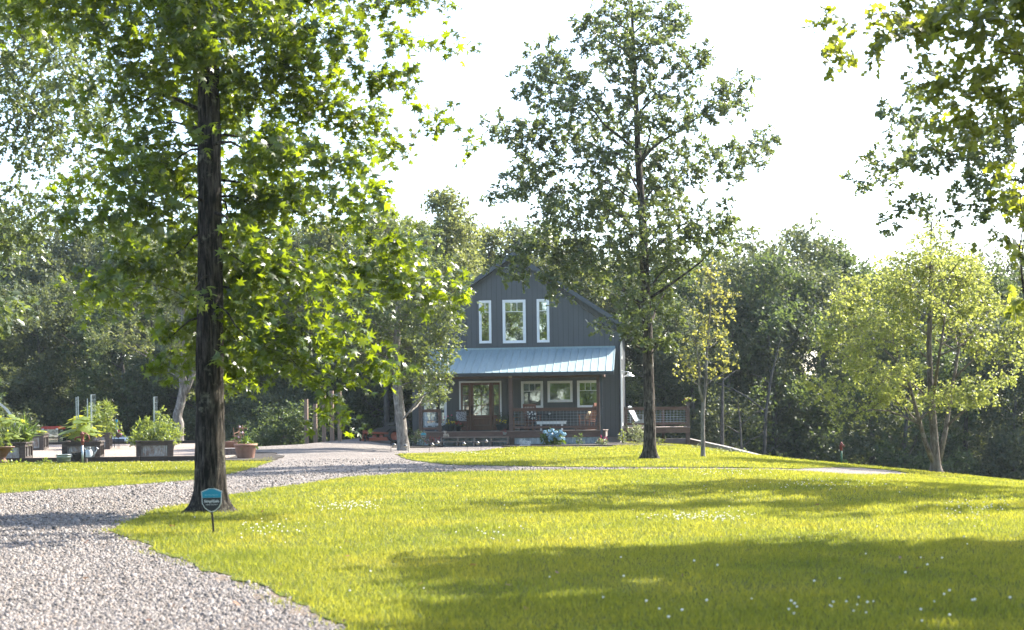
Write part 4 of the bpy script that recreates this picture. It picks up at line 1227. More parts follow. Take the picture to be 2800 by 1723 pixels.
# towards and away from the camera, round the stem
for y, dy in ((1000, 1.2), (900, 1.6), (760, 1.8), (650, 2.0), (520, 1.8), (430, 2.0), (330, 1.6), (220, 1.9), (110, -1.7), (40, 1.8), (10, -1.6)):
    for k in range(4):
        x = 574 + rg.normal() * 75; p = gp(x, y + rg.normal() * 30, dy * rg.uniform(.35, 1.0)); g_lobes.append((p[0], p[1], p[2], rg.uniform(.24, .36)))
for k in range(46):       # upper crown above the frame
    z = rg.uniform(7.2, 12.5); R = 3.2 * (1 - (z - 6.5) / 8.5) + .4; a = rg.uniform(0, 6.283); q = R * rg.uniform(.3, 1) 
    g_lobes.append((g_tr[0][0] + q * math.cos(a), GYd + q * math.sin(a), z, rg.uniform(.35, .55), .4))
hero_tree('sweetgum_tree', 'large dark-trunked sweetgum with star-shaped leaves in the left foreground beside the drive', 'tree', g_tr, g_rd, g_lobes, M_LF_GUM, M_BARK_GUM,
          rise=lambda z: float(np.interp(z, [1.5, 3.5, 6, 9], [-.75, -.45, .1, .5])), base_r=0.040, sag=0.10, seed=3, flare=1.15, flare_h=0.30, rough=0.022, k=56, step=0.07, zmin=1.25, clear=(.42, 6.0), per_m2=46, leaves=10, twig=0.34, size=0.146, droop=0.55, shape='star', up=0.60, face=0.30, squash=.6, jitter=.12, twig_r=.004, twig_frac=.7)

# ---- the tall oak in front of the house
rg = np.random.default_rng(31)
OB = G(1776, 1257); OY = OB[1]
o_tr = [(OB[0], OY, OB[2] - .05)] + [P(x, y, OY) for x, y in ((1777, 1180), (1774, 1050), (1770, 900), (1764, 760), (1757, 600), (1746, 450), (1740, 300), (1734, 160), (1728, 40), (1722, -60))]
o_rd = [.175, .165, .15, .14, .125, .11, .09, .07, .05, .035, .015]
oak_l = [(1660, 40, 62), (1720, 20, 55), (1800, 45, 62), (1845, 70, 42), (1620, 90, 45), (1700, 110, 62), (1780, 120, 58), (1830, 130, 40), (1660, 150, 50), (1740, 190, 55), (1595, 60, 30),
 (1490, 150, 52), (1455, 200, 42), (1520, 175, 45), (1455, 255, 45), (1500, 240, 48), (1560, 230, 45), (1600, 275, 50), (1545, 300, 48),
 (1385, 350, 42), (1350, 340, 24), (1430, 385, 52), (1480, 350, 48), (1530, 370, 52), (1580, 380, 50), (1440, 440, 42), (1500, 430, 48),
 (1385, 515, 44), (1352, 535, 25), (1430, 490, 48), (1480, 500, 52), (1540, 530, 52), (1600, 560, 55), (1510, 590, 50), (1560, 610, 50),
 (1905, 150, 36), (1935, 140, 24), (1880, 185, 44), (1850, 230, 48), (1995, 250, 44), (2030, 225, 26), (1960, 270, 42), (1920, 310, 46), (2000, 300, 38),
 (2075, 385, 36), (2100, 370, 22), (2040, 400, 38), (2010, 430, 34), (2050, 450, 34), (2090, 420, 26), (1960, 440, 40), (2000, 480, 30), (1920, 400, 48),
 (1990, 585, 40), (1960, 620, 44), (2010, 630, 26), (1925, 640, 48), (1960, 670, 38), (1890, 600, 50), (1860, 650, 52),
 (1490, 670, 48), (1440, 700, 40), (1392, 725, 36), (1352, 728, 22), (1425, 745, 30), (1530, 720, 50), (1510, 770, 40), (1540, 790, 32), (1580, 690, 55), (1620, 720, 52), (1480, 640, 44),
 (1680, 260, 52), (1770, 230, 52), (1640, 340, 52), (1710, 330, 55), (1790, 330, 58), (1850, 330, 55), (1830, 420, 58), (1770, 410, 55), (1690, 420, 55), (1620, 440, 55), (1660, 500, 58), (1740, 490, 55), (1810, 500, 60), (1870, 480, 52),
 (1640, 570, 60), (1710, 570, 58), (1780, 580, 60), (1840, 560, 55), (1660, 640, 60), (1730, 650, 60), (1800, 650, 60), (1690, 710, 55), (1760, 720, 58), (1830, 710, 50), (1880, 720, 40), (1720, 770, 45), (1650, 760, 45),
 (1690, 870, 36), (1655, 893, 20), (1710, 835, 38), (1740, 900, 38), (1790, 850, 40), (1825, 905, 36), (1800, 925, 28), (1820, 780, 46), (1770, 800, 40), (1720, 905, 26), (1850, 860, 26)]
lob = []
for (x, y, r) in oak_l:
    ax = np.interp(y, [-60, 300, 760, 1250], [1722, 1740, 1764, 1776]); half = np.interp(y, [0, 200, 400, 560, 720, 900], [120, 250, 340, 330, 300, 120])
    dep = math.sqrt(max(0.05, 1 - min(1, abs(x - ax) / half) ** 2)) * half * OY / FPX * 0.85
    p = P(x, y, OY + rg.uniform(-1, 1) * dep); lob.append((p[0], p[1], p[2], 1.1 * r * p[1] / FPX))
hero_tree('oak_tree', 'tall pin oak with open airy crown standing on the lawn in front of the house', 'tree', o_tr, o_rd, lob, M_LF_OAK, M_BARK_OAK,
          rise=0.75, base_r=0.055, sag=0.03, seed=4, flare=1.0, flare_h=0.42, rough=0.012, k=32, step=0.12, per_m2=21, leaves=14, twig=0.27, size=0.14, droop=0.3, shape='oakfar', up=0.6, twig_r=.006, twig_frac=.6, jitter=.07)

# ---- multi-stemmed birch on the right
rg = np.random.default_rng(41)
BY = 44.0; BB = P(2560, 1290, BY)
def bp_(x, y, dy=0): return P(x, y, BY + dy)
b_tr = [(BB[0], BY, BB[2] - .05)] + [bp_(x, y) for x, y in ((2556, 1220), (2550, 1130), (2543, 1040), (2540, 940), (2545, 840), (2543, 740), (2546, 640), (2549, 590))]
b_rd = [.17, .13, .105, .09, .078, .06, .042, .022, .01]
stems = [([bp_(2556, 1275), bp_(2530, 1210, -.2), bp_(2505, 1120, -.5), bp_(2478, 1020, -.8), bp_(2440, 930, -1.0)], [.085, .07, .055, .04, .02]),
         ([bp_(2566, 1270), bp_(2585, 1180, .2), bp_(2600, 1080, .5), bp_(2622, 950, .9), bp_(2640, 830, 1.1)], [.09, .075, .06, .045, .02]),
         ([bp_(2590, 1165, .2), bp_(2640, 1120, .2), bp_(2690, 1050, .3)], [.04, .03, .012]),
         ([bp_(2552, 1080), bp_(2570, 960, -.9), bp_(2590, 830, -1.2)], [.06, .04, .02])]
bl = [(2549, 610, 30), (2560, 650, 40), (2520, 670, 38), (2590, 690, 42), (2500, 720, 40), (2640, 695, 22), (2545, 730, 55), (2450, 715, 24), (2420, 710, 18), (2600, 760, 50), (2480, 770, 48), (2690, 700, 16)]
for k in range(82):
    a, q = rg.uniform(0, 6.283), math.sqrt(rg.uniform(0, 1)); y = 905 + 205 * q * math.sin(a); half = np.interp(y, [700, 800, 900, 1000, 1110], [170, 260, 290, 300, 230])
    bl.append((2555 + half * q * math.cos(a), y, rg.uniform(26, 44)))
bl += [(2240, 1060, 36), (2205, 1045, 26), (2270, 1090, 30), (2300, 1040, 36), (2330, 1020, 36), (2250, 940, 30), (2290, 880, 34), (2360, 960, 40), (2300, 1140, 20), (2340, 1125, 24), (2390, 1110, 28), (2430, 1080, 34), (2480, 1090, 30), (2300, 800, 34), (2340, 770, 36), (2700, 1080, 34), (2740, 1030, 36), (2790, 900, 40), (2820, 950, 40), (2780, 830, 40)]
lob = []
for (x, y, r) in bl:
    half = 290; dep = math.sqrt(max(.05, 1 - min(1, abs(x - 2555) / half) ** 2)) * half * BY / FPX * .8
    p = P(x, y, BY + rg.uniform(-1, 1) * dep); lob.append((p[0], p[1], p[2], r * p[1] / FPX))
hero_tree('birch_tree', 'multi-stemmed yellow-green birch at the right edge of the lawn against dark woods', 'tree', b_tr, b_rd, lob, M_LF_BIRCH, M_BARK_BIRCH,
          rise=0.8, base_r=0.045, sag=0.03, seed=5, flare=.5, flare_h=.3, rough=.006, k=18, step=.15, extra_stems=stems, per_m2=46, leaves=9, twig=0.30, size=0.092, droop=0.35, shape='heart', up=.45, twig_r=.005, twig_frac=.9)

# ---- slim young tree between oak and birch
rg = np.random.default_rng(51)
YB = G(1922, 1251); YY = YB[1]
yp = lambda x, y, dy=0: P(x, y, YY + dy)
y_tr = [(YB[0], YY, YB[2] - .04), yp(1922, 1200), yp(1922, 1140), yp(1924, 1095), yp(1930, 1040), yp(1932, 980), yp(1938, 900), yp(1945, 800), yp(1945, 700)]
y_rd = [.072, .062, .058, .055, .045, .035, .025, .016, .006]
y_st = [([yp(1923, 1100), yp(1911, 1060, -.1), yp(1913, 1010, -.2), yp(1905, 950, -.3), yp(1880, 880, -.3)], [.045, .036, .03, .02, .008]),
        ([yp(1928, 1062), yp(1945, 1040, .1), yp(1965, 1030, .3), yp(1990, 1015, .3)], [.022, .016, .011, .005])]
yl = [(1945, 715, 22), (1935, 750, 28), (1960, 770, 28), (1985, 800, 28), (1950, 815, 34), (1905, 780, 20), (1990, 850, 26), (1965, 870, 34), (1930, 880, 36), (1895, 850, 24), (1980, 910, 26), (1945, 930, 34), (1900, 930, 30), (1995, 955, 20), (1865, 990, 24), (1845, 1000, 16), (1890, 1005, 28), (1925, 1000, 28), (1960, 1005, 26), (1990, 990, 22), (1980, 1030, 14), (1880, 1030, 16)]
lob = [(lambda p: (p[0], p[1], p[2], r * YY / FPX))(P(x, y, YY + rg.uniform(-.5, .5))) for x, y, r in yl]
hero_tree('young_tree', 'slim pale-stemmed young tree with sparse yellowish leaves right of the tall oak', 'tree', y_tr, y_rd, lob, M_LF_YOUNG, M_BARK_PALE,
          rise=0.8, base_r=0.03, sag=0.03, seed=6, flare=.35, flare_h=.2, k=12, step=.15, extra_stems=y_st, per_m2=28, leaves=8, twig=0.24, size=0.085, droop=0.3, shape='heart', up=.5, twig_r=.005)

# ---- grey-trunked tree at the left corner of the porch
rg = np.random.default_rng(61)
MBs = G(1104, 1232); MY = MBs[1]
mp_ = lambda x, y, dy=0: P(x, y, MY + dy)
m_tr = [(MBs[0], MY, MBs[2] - .05), mp_(1101, 1200), mp_(1094, 1130), mp_(1087, 1070), mp_(1084, 1000), mp_(1086, 900), mp_(1090, 800), mp_(1092, 700), mp_(1090, 640)]
m_rd = [.235, .215, .195, .18, .16, .12, .085, .05, .02]
ml = [(1000, 870, 60), (960, 900, 45), (1040, 800, 62), (1100, 770, 62), (1160, 800, 58), (1200, 850, 50), (1225, 900, 36), (1190, 920, 48), (1120, 860, 64), (1060, 900, 62), (1010, 950, 50), (970, 970, 36), (1120, 950, 58), (1170, 985, 46), (1205, 1020, 32), (1140, 1030, 42), (1190, 1065, 30), (1215, 1080, 18), (1240, 870, 28), (1090, 690, 60), (1020, 720, 58), (1150, 720, 52), (960, 800, 58), (1060, 630, 48), (1110, 630, 40), (1000, 660, 44), (1060, 1000, 40), (1100, 1020, 34), (930, 860, 40), (1240, 800, 36), (1170, 660, 40), (1160, 1080, 24), (1230, 960, 28), (1255, 740, 34), (1215, 740, 40), (1270, 790, 24), (1150, 760, 50)]
lob = []
for x, y, r in ml:
    dep = math.sqrt(max(.05, 1 - min(1, abs(x - 1090) / 170) ** 2)) * 170 * MY / FPX * .85
    p = P(x, y, MY + rg.uniform(-1, 1) * dep); lob.append((p[0], p[1], p[2], 1.06 * r * p[1] / FPX))
hero_tree('grey_trunked_tree', 'leafy tree with a leaning grey trunk at the left corner of the porch', 'tree', m_tr, m_rd, lob, M_LF_MAPLE, M_BARK_PALE,
          rise=0.6, base_r=0.06, sag=0.03, seed=7, flare=.6, flare_h=.35, rough=.012, k=24, step=.15, per_m2=36, leaves=10, twig=.30, size=.132, droop=.3, shape='oakfar', up=.6, twig_r=.006, twig_frac=.6)

# ---- oak whose branches hang in from the top left
rg = np.random.default_rng(71)
LY = 31.0
lx = P(-330, 1200, LY)[0]
l_tr = [(lx, LY, Tz(lx, LY) - .05), (lx + .05, LY, 3.0), (lx + .1, LY, 6.0), (lx, LY, 9.0), (lx, LY, 12.5)]
l_rd = [.30, .26, .2, .13, .04]
ll = [(60, 40, 70), (140, 60, 70), (220, 60, 60), (270, 110, 50), (60, 130, 68), (150, 150, 70), (230, 170, 60), (40, 220, 64), (120, 240, 66), (200, 250, 62), (280, 220, 44), (60, 310, 64), (150, 330, 66), (230, 330, 58), (310, 300, 40), (40, 400, 50), (120, 410, 46), (210, 420, 46), (290, 390, 36), (40, 540, 52), (100, 560, 50), (170, 510, 44), (30, 630, 48), (90, 640, 36), (20, 700, 34), (250, 480, 36), (300, 440, 34), (340, 360, 36), (330, 200, 36), (360, 620, 50), (330, 680, 50), (310, 600, 40), (340, 740, 34)]
lob = pxlobes(ll, LY, 2.2, rg)
for k in range(70):
    a = rg.uniform(0, 6.283); z = rg.uniform(4, 13); R = 6.0 * math.sqrt(max(.1, 1 - ((z - 7) / 7) ** 2)) * math.sqrt(rg.uniform(.1, 1))
    x, y = lx + R * math.cos(a), LY + R * math.sin(a)
    if x * FPX / y + 1400 < 30 or z > 12: lob.append((x, y, z, rg.uniform(.5, .8), .4))
hero_tree('oak_tree', 'oak reaching in from the left edge behind the big sweetgum with a drooping narrow-leaved crown', 'tree', l_tr, l_rd, lob, M_LF_OAK, M_BARK_OAK,
          rise=0.35, base_r=0.06, sag=0.02, seed=8, flare=.6, flare_h=.4, rough=.01, k=20, step=.25, per_m2=34, leaves=10, twig=.38, size=.135, droop=.8, shape='oakfar', up=.45, twig_r=.006, twig_frac=.6)

# ---- near oak off the right edge, branches across the top right corner
rg = np.random.default_rng(81)
NY = 15.5
nl = [(2250, 120, 26), (2285, 90, 34), (2330, 100, 40), (2380, 80, 42), (2430, 100, 42), (2480, 80, 46), (2530, 60, 50), (2530, 140, 40), (2590, 110, 56), (2650, 60, 60), (2700, 110, 60), (2760, 60, 60), (2590, 200, 44), (2640, 190, 50), (2560, 230, 34), (2590, 280, 40), (2640, 300, 44), (2690, 260, 48), (2740, 200, 50), (2790, 150, 50), (2620, 350, 34), (2665, 350, 34), (2740, 290, 36), (2790, 270, 40),
      (2795, 500, 30), (2790, 560, 34), (2780, 620, 40), (2755, 650, 22), (2795, 690, 30), (2800, 810, 22), (2810, 420, 30), (2440, 30, 40), (2560, 0, 50), (2700, -20, 60)]
lob = pxlobes(nl, NY, .7, rg, 1.18)
nxx = 9.2
for k in range(95):
    a = rg.uniform(0, 6.283); z = rg.uniform(3.6, 11); R = 5.0 * math.sqrt(max(.1, 1 - ((z - 5.5) / 6.5) ** 2)) * math.sqrt(rg.uniform(.08, 1))
    x, y = nxx + R * math.cos(a), NY + R * math.sin(a)
    if (x * FPX / y + 1400 > 2830 or z > 2.2 + .292 * y) and y > 3: lob.append((x, y, z, rg.uniform(.5, .8), .4)) if y - .56 * z < 13.4 and x - .87 * z > -.4 else None  # unseen crown kept only where its shadow falls low on the lawn
for k in range(130):  # extra unseen lobes added above the frame to shade the near lawn
    x, y = rg.uniform(5.4, 11.5), rg.uniform(10.2, 16.8); z = max(1.9 + .292 * y, rg.uniform(5.6, 9.0)); sx_, sy_ = x - .87 * z, y - .56 * z
    if sy_ < 13.3 and sx_ > -.3 and not (9.8 < sy_ < 11.2 and sx_ < 1.9): lob.append((x, y, z, rg.uniform(.5, .8), .4))  # gap left among them so a lit streak crosses the grass
n_tr = [(nxx, NY, Tz(nxx, NY) - .05), (nxx, NY, 3.0), (nxx - .1, NY, 6.0), (nxx, NY, 9.0), (nxx, NY, 11.5)]
hero_tree('oak_tree', 'near oak whose leafy branches hang across the top right corner', 'tree', n_tr, [.26, .22, .17, .10, .03], lob, M_LF_OAKN, M_BARK_OAK,
          rise=0.25, base_r=0.06, sag=0.03, seed=9, flare=.7, flare_h=.4, rough=.01, k=20, step=.25, per_m2=34, leaves=13, twig=.27, size=.125, droop=.35, jitter=.08, shape='oakfar', up=.55, face=.2, twig_r=.004, twig_frac=.6)
# ---- second oak off the right edge, a little farther
rg = np.random.default_rng(91)
QY = 27.5
ql = [(2440, 290, 34), (2500, 265, 38), (2470, 340, 38), (2530, 320, 44), (2580, 350, 46), (2370, 450, 26), (2410, 440, 34), (2450, 430, 38), (2500, 420, 44), (2550, 430, 46), (2340, 490, 16), (2380, 500, 24), (2430, 500, 22), (2600, 420, 48), (2650, 400, 52), (2710, 400, 54), (2770, 380, 54), (2640, 470, 46), (2700, 480, 50), (2770, 470, 52), (2440, 580, 24), (2480, 560, 30), (2520, 570, 26), (2550, 545, 26), (2470, 610, 18), (2640, 540, 36), (2690, 560, 36), (2730, 560, 36), (2780, 560, 44), (2620, 590, 20), (2700, 600, 22), (2790, 300, 46), (2740, 330, 44), (2690, 340, 40), (2520, 240, 16)]
lob = pxlobes(ql, QY, 1.3, rg)
qx = 13.2
for k in range(70):
    a = rg.uniform(0, 6.283); z = rg.uniform(4.5, 12); R = 5.0 * math.sqrt(max(.1, 1 - ((z - 7) / 6.5) ** 2)) * math.sqrt(rg.uniform(.08, 1))
    x, y = qx + R * math.cos(a), QY + R * math.sin(a)
    if x * FPX / y + 1400 > 2820: lob.append((x, y, z, rg.uniform(.55, .85), .4))
q_tr = [(qx, QY, Tz(qx, QY) - .05), (qx, QY, 3.0), (qx, QY, 6.5), (qx, QY, 9.5), (qx, QY, 12.5)]
hero_tree('oak_tree', 'farther oak reaching in from the right edge with grey-green sprays above the birch', 'tree', q_tr, [.28, .24, .18, .11, .03], lob, M_LF_OAK, M_BARK_OAK,
          rise=0.4, base_r=0.05, sag=0.03, seed=10, flare=.6, flare_h=.4, rough=.01, k=20, step=.25, per_m2=27, leaves=13, twig=.28, size=.135, droop=.3, jitter=.08, shape='oakfar', up=.55, twig_r=.005, twig_frac=.7)

# ---- forked pale tree behind the garden
rg = np.random.default_rng(101)
fb = P(487, 1212, 60.5); fz = Tz(fb[0], 60.5)
fp = lambda x, y, dy=0: P(x, y, 60.5 + dy)
f_tr = [(fb[0], 60.5, fz - .1), fp(487, 1195), fp(490, 1160), fp(484, 1135), fp(495, 1100), fp(502, 1060), fp(497, 1010), fp(505, 940), fp(500, 850), fp(505, 760)]
f_rd = [.27, .23, .2, .19, .19, .17, .13, .11, .08, .03]
f_st = [([fp(499, 1085), fp(515, 1055), fp(528, 1020), fp(540, 960), fp(555, 880), fp(560, 800)], [.15, .13, .12, .1, .07, .03])]
lob = []
for k in range(34):
    y = rg.uniform(640, 960); p = fp(525 + rg.normal() * 75, y, rg.normal() * 1.2); lob.append((p[0], p[1], p[2], rg.uniform(.45, .75)))
for x, y in ((470, 1050), (530, 1075), (515, 1000), (475, 985)):
    p = fp(x, y); lob.append((p[0], p[1], p[2], .22))
hero_tree('forked_tree', 'pale forked trunk rising behind the raised beds left of the sweetgum', 'tree', f_tr, f_rd, lob, M_LF_F3, M_BARK_PALE,
          rise=0.7, base_r=0.06, seed=12, flare=.4, flare_h=.3, rough=.02, k=18, step=.15, extra_stems=f_st, per_m2=22, leaves=9, twig=.36, size=.14, shape='oakfar', twig_frac=.3)

# ---- the woods: a few tree shapes, each tree an object of its own
def forest_proto(kind, seed, height, width, base, leafm, barkm, n_lobes, per_m2, size):
    """returns meshes (trunk, crown) in local coordinates"""
    rng = np.random.default_rng(seed)
    lob = []
    for k in range(n_lobes):
        t = rng.uniform(0, 1) ** 0.85; z = base + (height - base) * t
        if kind == 'round': R = width * math.sqrt(max(.03, 1 - (2 * abs(t - .42)) ** 2.2 * .8)) if t < .95 else width * .3
        elif kind == 'spire': R = width * (1.02 - t) ** .75 + .25
        else: R = width * (.55 + .45 * math.sin(math.pi * min(1, t * 1.1)))
        a = rng.uniform(0, 6.283); q = R * math.sqrt(rng.uniform(.05, 1))
        lob.append((q * math.cos(a), q * math.sin(a), z, rng.uniform(.55, 1.0) * (1.15 - .45 * t)))
    tr = [(0, 0, -.3), (rng.normal() * .1, rng.normal() * .1, height * .25), (rng.normal() * .25, rng.normal() * .25, height * .55), (rng.normal() * .2, rng.normal() * .2, height * .93)]
    rd = [.24, .19, .13, .03]
    V, F = trunk_mesh(tr, rd, 9, .4, .4, seed, 0, .8)
    mb = MB(); mb.add([tuple(v) for v in V], F)
    for q, rs_ in grow_branches(tr, rd, lob[:26], .7, rng, .06, .02): mb.tube(q, rs_, 4, False)
    tm = bpy.data.meshes.new('trunk'); tm.from_pydata(mb.v, [], mb.f); tm.materials.append(barkm); tm.update()
    tm.polygons.foreach_set('use_smooth', np.ones(len(tm.polygons), bool))
    Vl, Fl, tw, B = sprays(lob, rng, per_m2=per_m2, leaves=9, twig=.55, size=size, droop=.3, shape='quad', up=.55, shell=.45)
    cm = bpy.data.meshes.new('crown'); cm.vertices.add(len(Vl)); cm.vertices.foreach_set('co', Vl.astype(np.float32).ravel())
    cm.loops.add(Fl.size); cm.loops.foreach_set('vertex_index', Fl.astype(np.int32).ravel()); cm.polygons.add(len(Fl)); cm.polygons.foreach_set('loop_start', np.arange(0, Fl.size, 3, dtype=np.int32))
    cm.update(calc_edges=True); cm.materials.append(leafm)
    return tm, cm
M_BARK_F = bark_mat('forest_bark', (0.04, 0.036, 0.032), (0.14, 0.13, 0.12), 12, .7)
PROTO = {
    'r1': forest_proto('round', 201, 15, 4.0, 2.2, M_LF_F1, M_BARK_F, 90, 20, .20),
    'r2': forest_proto('round', 202, 14, 3.6, 1.6, M_LF_F2, M_BARK_F, 84, 20, .20),
    's1': forest_proto('spire', 203, 15, 3.4, 1.5, M_LF_F1, M_BARK_F, 84, 20, .20),
    's2': forest_proto('spire', 204, 14, 3.2, 1.8, M_LF_F3, M_BARK_F, 78, 20, .20),
    'c1': forest_proto('col', 205, 15, 3.2, 1.2, M_LF_F2, M_BARK_F, 88, 20, .20),
    'u1': forest_proto('col', 206, 5.0, 2.6, .4, M_LF_F1, M_BARK_F, 40, 17, .17),
    'u2': forest_proto('round', 207, 4.2, 2.4, .3, M_LF_F2, M_BARK_F, 36, 17, .17)}
rgF = np.random.default_rng(77)
MARKS = [(-140, 'beyond the left edge of the garden'), (-30, 'at the left edge behind the arch trellis'), (60, 'behind the left-edge bed'), (146, 'behind the red tractor'), (215, 'behind the squash bed'), (300, 'behind the hanging basket'), (400, 'behind the main tomato bed'), (490, 'behind the forked pale trunk'), (575, 'behind the sweetgum trunk'), (630, 'just right of the sweetgum trunk'), (680, 'behind the big terracotta pot'), (770, 'left of the timber posts'), (880, 'behind the timber posts'), (970, 'left of the mower'), (1050, 'above the mower'), (1130, 'behind the leaning grey trunk'), (1220, 'just left of the gable'), (1340, 'above the left roof slope'), (1420, 'above the gable peak'), (1500, 'above the upper right roof slope'), (1600, 'above the right eave'), (1690, 'at the right corner of the house'), (1775, 'behind the tall oak trunk'), (1850, 'above the side deck'), (1930, 'behind the young tree'), (2000, 'just right of the young tree'), (2070, 'midway between young tree and birch'), (2160, 'under the highest tops between house and birch'), (2250, 'left of the birch crown'), (2340, 'behind the left limbs of the birch'), (2440, 'behind the left stem of the birch'), (2540, 'behind the main birch stem'), (2630, 'behind the right birch stem'), (2710, 'right of the birch stems'), (2790, 'at the right edge of the view'), (2880, 'just beyond the right edge')]
def forest_tree(px, top, Y, key, label, group, name='forest_tree'):
    mark = min(MARKS, key=lambda q: abs(q[0] - px))[1]
    if name == 'forest_tree':
        row = 'front-row' if Y < 78 else 'middle-row' if Y < 92 else 'back-row'
        kind = {'r1': 'round-crowned', 'r2': 'round-crowned', 's1': 'pointed', 's2': 'pale pointed', 'c1': 'column-shaped'}[key]
        label = f'{row} {kind} tree of the woods {mark}'
    else:
        label = f'leafy understory bush at the wood edge {mark}'
    """a tree of the woods whose top shows at photo pixel (px, top)"""
    p = P(px, top, Y); z0 = Tz(p[0], Y) - .1
    hgt = {'r1': 15, 'r2': 14, 's1': 15, 's2': 14, 'c1': 15, 'u1': 5.0, 'u2': 4.2}[key]
    s = max(.35, (p[2] - z0) / (hgt + .45))
    root = thing(name, label, 'tree' if name == 'forest_tree' else 'bush', (p[0], Y, z0), 0, group)
    a = rgF.uniform(0, 6.283); k = min(1.25, max(.75, s ** -.35)) * rgF.uniform(.9, 1.1)
    for nm, me in zip(('trunk', 'crown'), PROTO[key]):
        o = bpy.data.objects.new(nm, me); COL.objects.link(o); o.parent = root; o.scale = (s * k, s * k, s); o.rotation_euler = (0, 0, a)
    return root
LBL = {'L': ('dense shaded tree in the woods behind the raised garden beds', 'woods behind the garden'),
       'M': ('tall leafy tree in the woods between the sweetgum and the house', 'woods left of the house'),
       'B': ('tree top showing above the house roof behind the gable', 'woods behind the house'),
       'R': ('dark leafy tree in the woods between the house and the birch', 'woods right of the house'),
       'Q': ('shaded tree in the woods behind the multi-stemmed birch', 'woods behind the birch')}
rows = []
for (px, top, Y, k, g) in [
    (1215, 505, 74, 's2', 'M'), (1130, 590, 77, 's2', 'M'), (1265, 600, 79, 's2', 'M'), (1050, 560, 80, 's2', 'M'), (960, 575, 82, 'r2', 'M'), (880, 590, 80, 's2', 'M'), (800, 600, 84, 'r1', 'M'), (730, 640, 82, 'c1', 'M'), (1010, 640, 72, 'c1', 'M'), (870, 700, 73, 'r2', 'M'), (760, 740, 74, 'c1', 'M'), (1170, 660, 76, 'r2', 'M'),
    (1340, 610, 82, 's2', 'B'), (1420, 600, 84, 'r2', 'B'), (1500, 610, 86, 's2', 'B'), (1590, 640, 82, 's2', 'B'),
    (1680, 690, 84, 'r2', 'R'), (1760, 690, 88, 'c1', 'R'), (1850, 700, 84, 'r1', 'R'), (1930, 690, 90, 's1', 'R'), (2050, 635, 84, 'r2', 'R'), (2160, 612, 86, 'c1', 'R'), (2255, 650, 88, 'r1', 'R'), (1990, 700, 78, 'c1', 'R'), (2110, 690, 78, 'r1', 'R'), (2230, 720, 80, 'r2', 'R'), (1800, 800, 77, 'r1', 'R'), (1890, 830, 74, 'c1', 'R'),
    (2340, 700, 88, 's1', 'Q'), (2430, 730, 86, 'r1', 'Q'), (2520, 740, 84, 'r2', 'Q'), (2610, 690, 88, 'c1', 'Q'), (2700, 720, 84, 'r1', 'Q'), (2790, 730, 86, 's1', 'Q'), (2880, 700, 82, 'r2', 'Q'), (2380, 850, 74, 'c1', 'Q'), (2500, 880, 72, 'r1', 'Q'), (2640, 870, 74, 'c1', 'Q'), (2760, 860, 72, 'r2', 'Q'), (2870, 850, 72, 'c1', 'Q'),
    (680, 620, 84, 's1', 'L'), (600, 620, 82, 'r1', 'L'), (520, 610, 86, 'r2', 'L'), (430, 620, 84, 'c1', 'L'), (340, 600, 84, 'r1', 'L'), (250, 600, 86, 's1', 'L'), (150, 590, 82, 'r2', 'L'), (60, 610, 84, 'r1', 'L'), (-40, 600, 82, 'c1', 'L'), (-140, 600, 82, 'r1', 'L'), (640, 760, 75, 'c1', 'L'), (560, 790, 73, 'r2', 'L'), (410, 780, 74, 'c1', 'L'), (310, 800, 74, 'r1', 'L'), (200, 760, 76, 'c1', 'L'), (90, 770, 74, 'r2', 'L'), (-10, 780, 72, 'c1', 'L'), (-100, 800, 72, 'r1', 'L')]:
    forest_tree(px, top, Y, k, *LBL[g])
UL = {'a': ('leafy understory bush at the edge of the woods behind the garden', 'understory behind the garden'), 'b': ('leafy understory bush at the edge of the woods behind the wooden posts', 'understory behind the posts'),
      'c': ('leafy understory bush at the edge of the woods right of the side deck', 'understory right of the deck')}
for (px, top, Y, k, g) in [(-100, 1010, 66, 'u1', 'a'), (-30, 1075, 68, 'u2', 'a'), (140, 1060, 77, 'u1', 'a'), (250, 1030, 78, 'u2', 'a'), (330, 1080, 76, 'u1', 'a'), (420, 1040, 78, 'u2', 'a'), (560, 1050, 77, 'u2', 'a'), (640, 1090, 76, 'u1', 'a'),
        (700, 1060, 69, 'u2', 'b'), (770, 1100, 67, 'u1', 'b'), (850, 1060, 70, 'u2', 'b'), (930, 1110, 71, 'u1', 'b'), (990, 1130, 72, 'u2', 'b'), (1040, 1060, 75, 'u1', 'b'), (1100, 1090, 76, 'u2', 'b'),
        (1750, 1060, 82, 'u1', 'c'), (1880, 1090, 82, 'u2', 'c'), (2010, 1060, 84, 'u1', 'c'), (2130, 1090, 82, 'u2', 'c'), (2250, 1070, 84, 'u1', 'c'), (2380, 1100, 82, 'u2', 'c'), (2500, 1070, 82, 'u1', 'c'), (2620, 1100, 80, 'u2', 'c'), (2740, 1080, 80, 'u1', 'c'), (2860, 1090, 80, 'u2', 'c')]:
    forest_tree(px, top, Y, k, *UL[g], name='understory_bush')
for i, px in enumerate(range(-180, 3000, 175)):
    top = 720 + 60 * math.sin(i * 2.1); k = ['c1', 'r1', 'r2'][i % 3]
    g = 'L' if px < 700 else 'M' if px < 1130 else 'B' if px < 1650 else 'R' if px < 2300 else 'Q'
    forest_tree(px, top, 98 + 4 * math.sin(i * 1.3), k, *LBL[g])
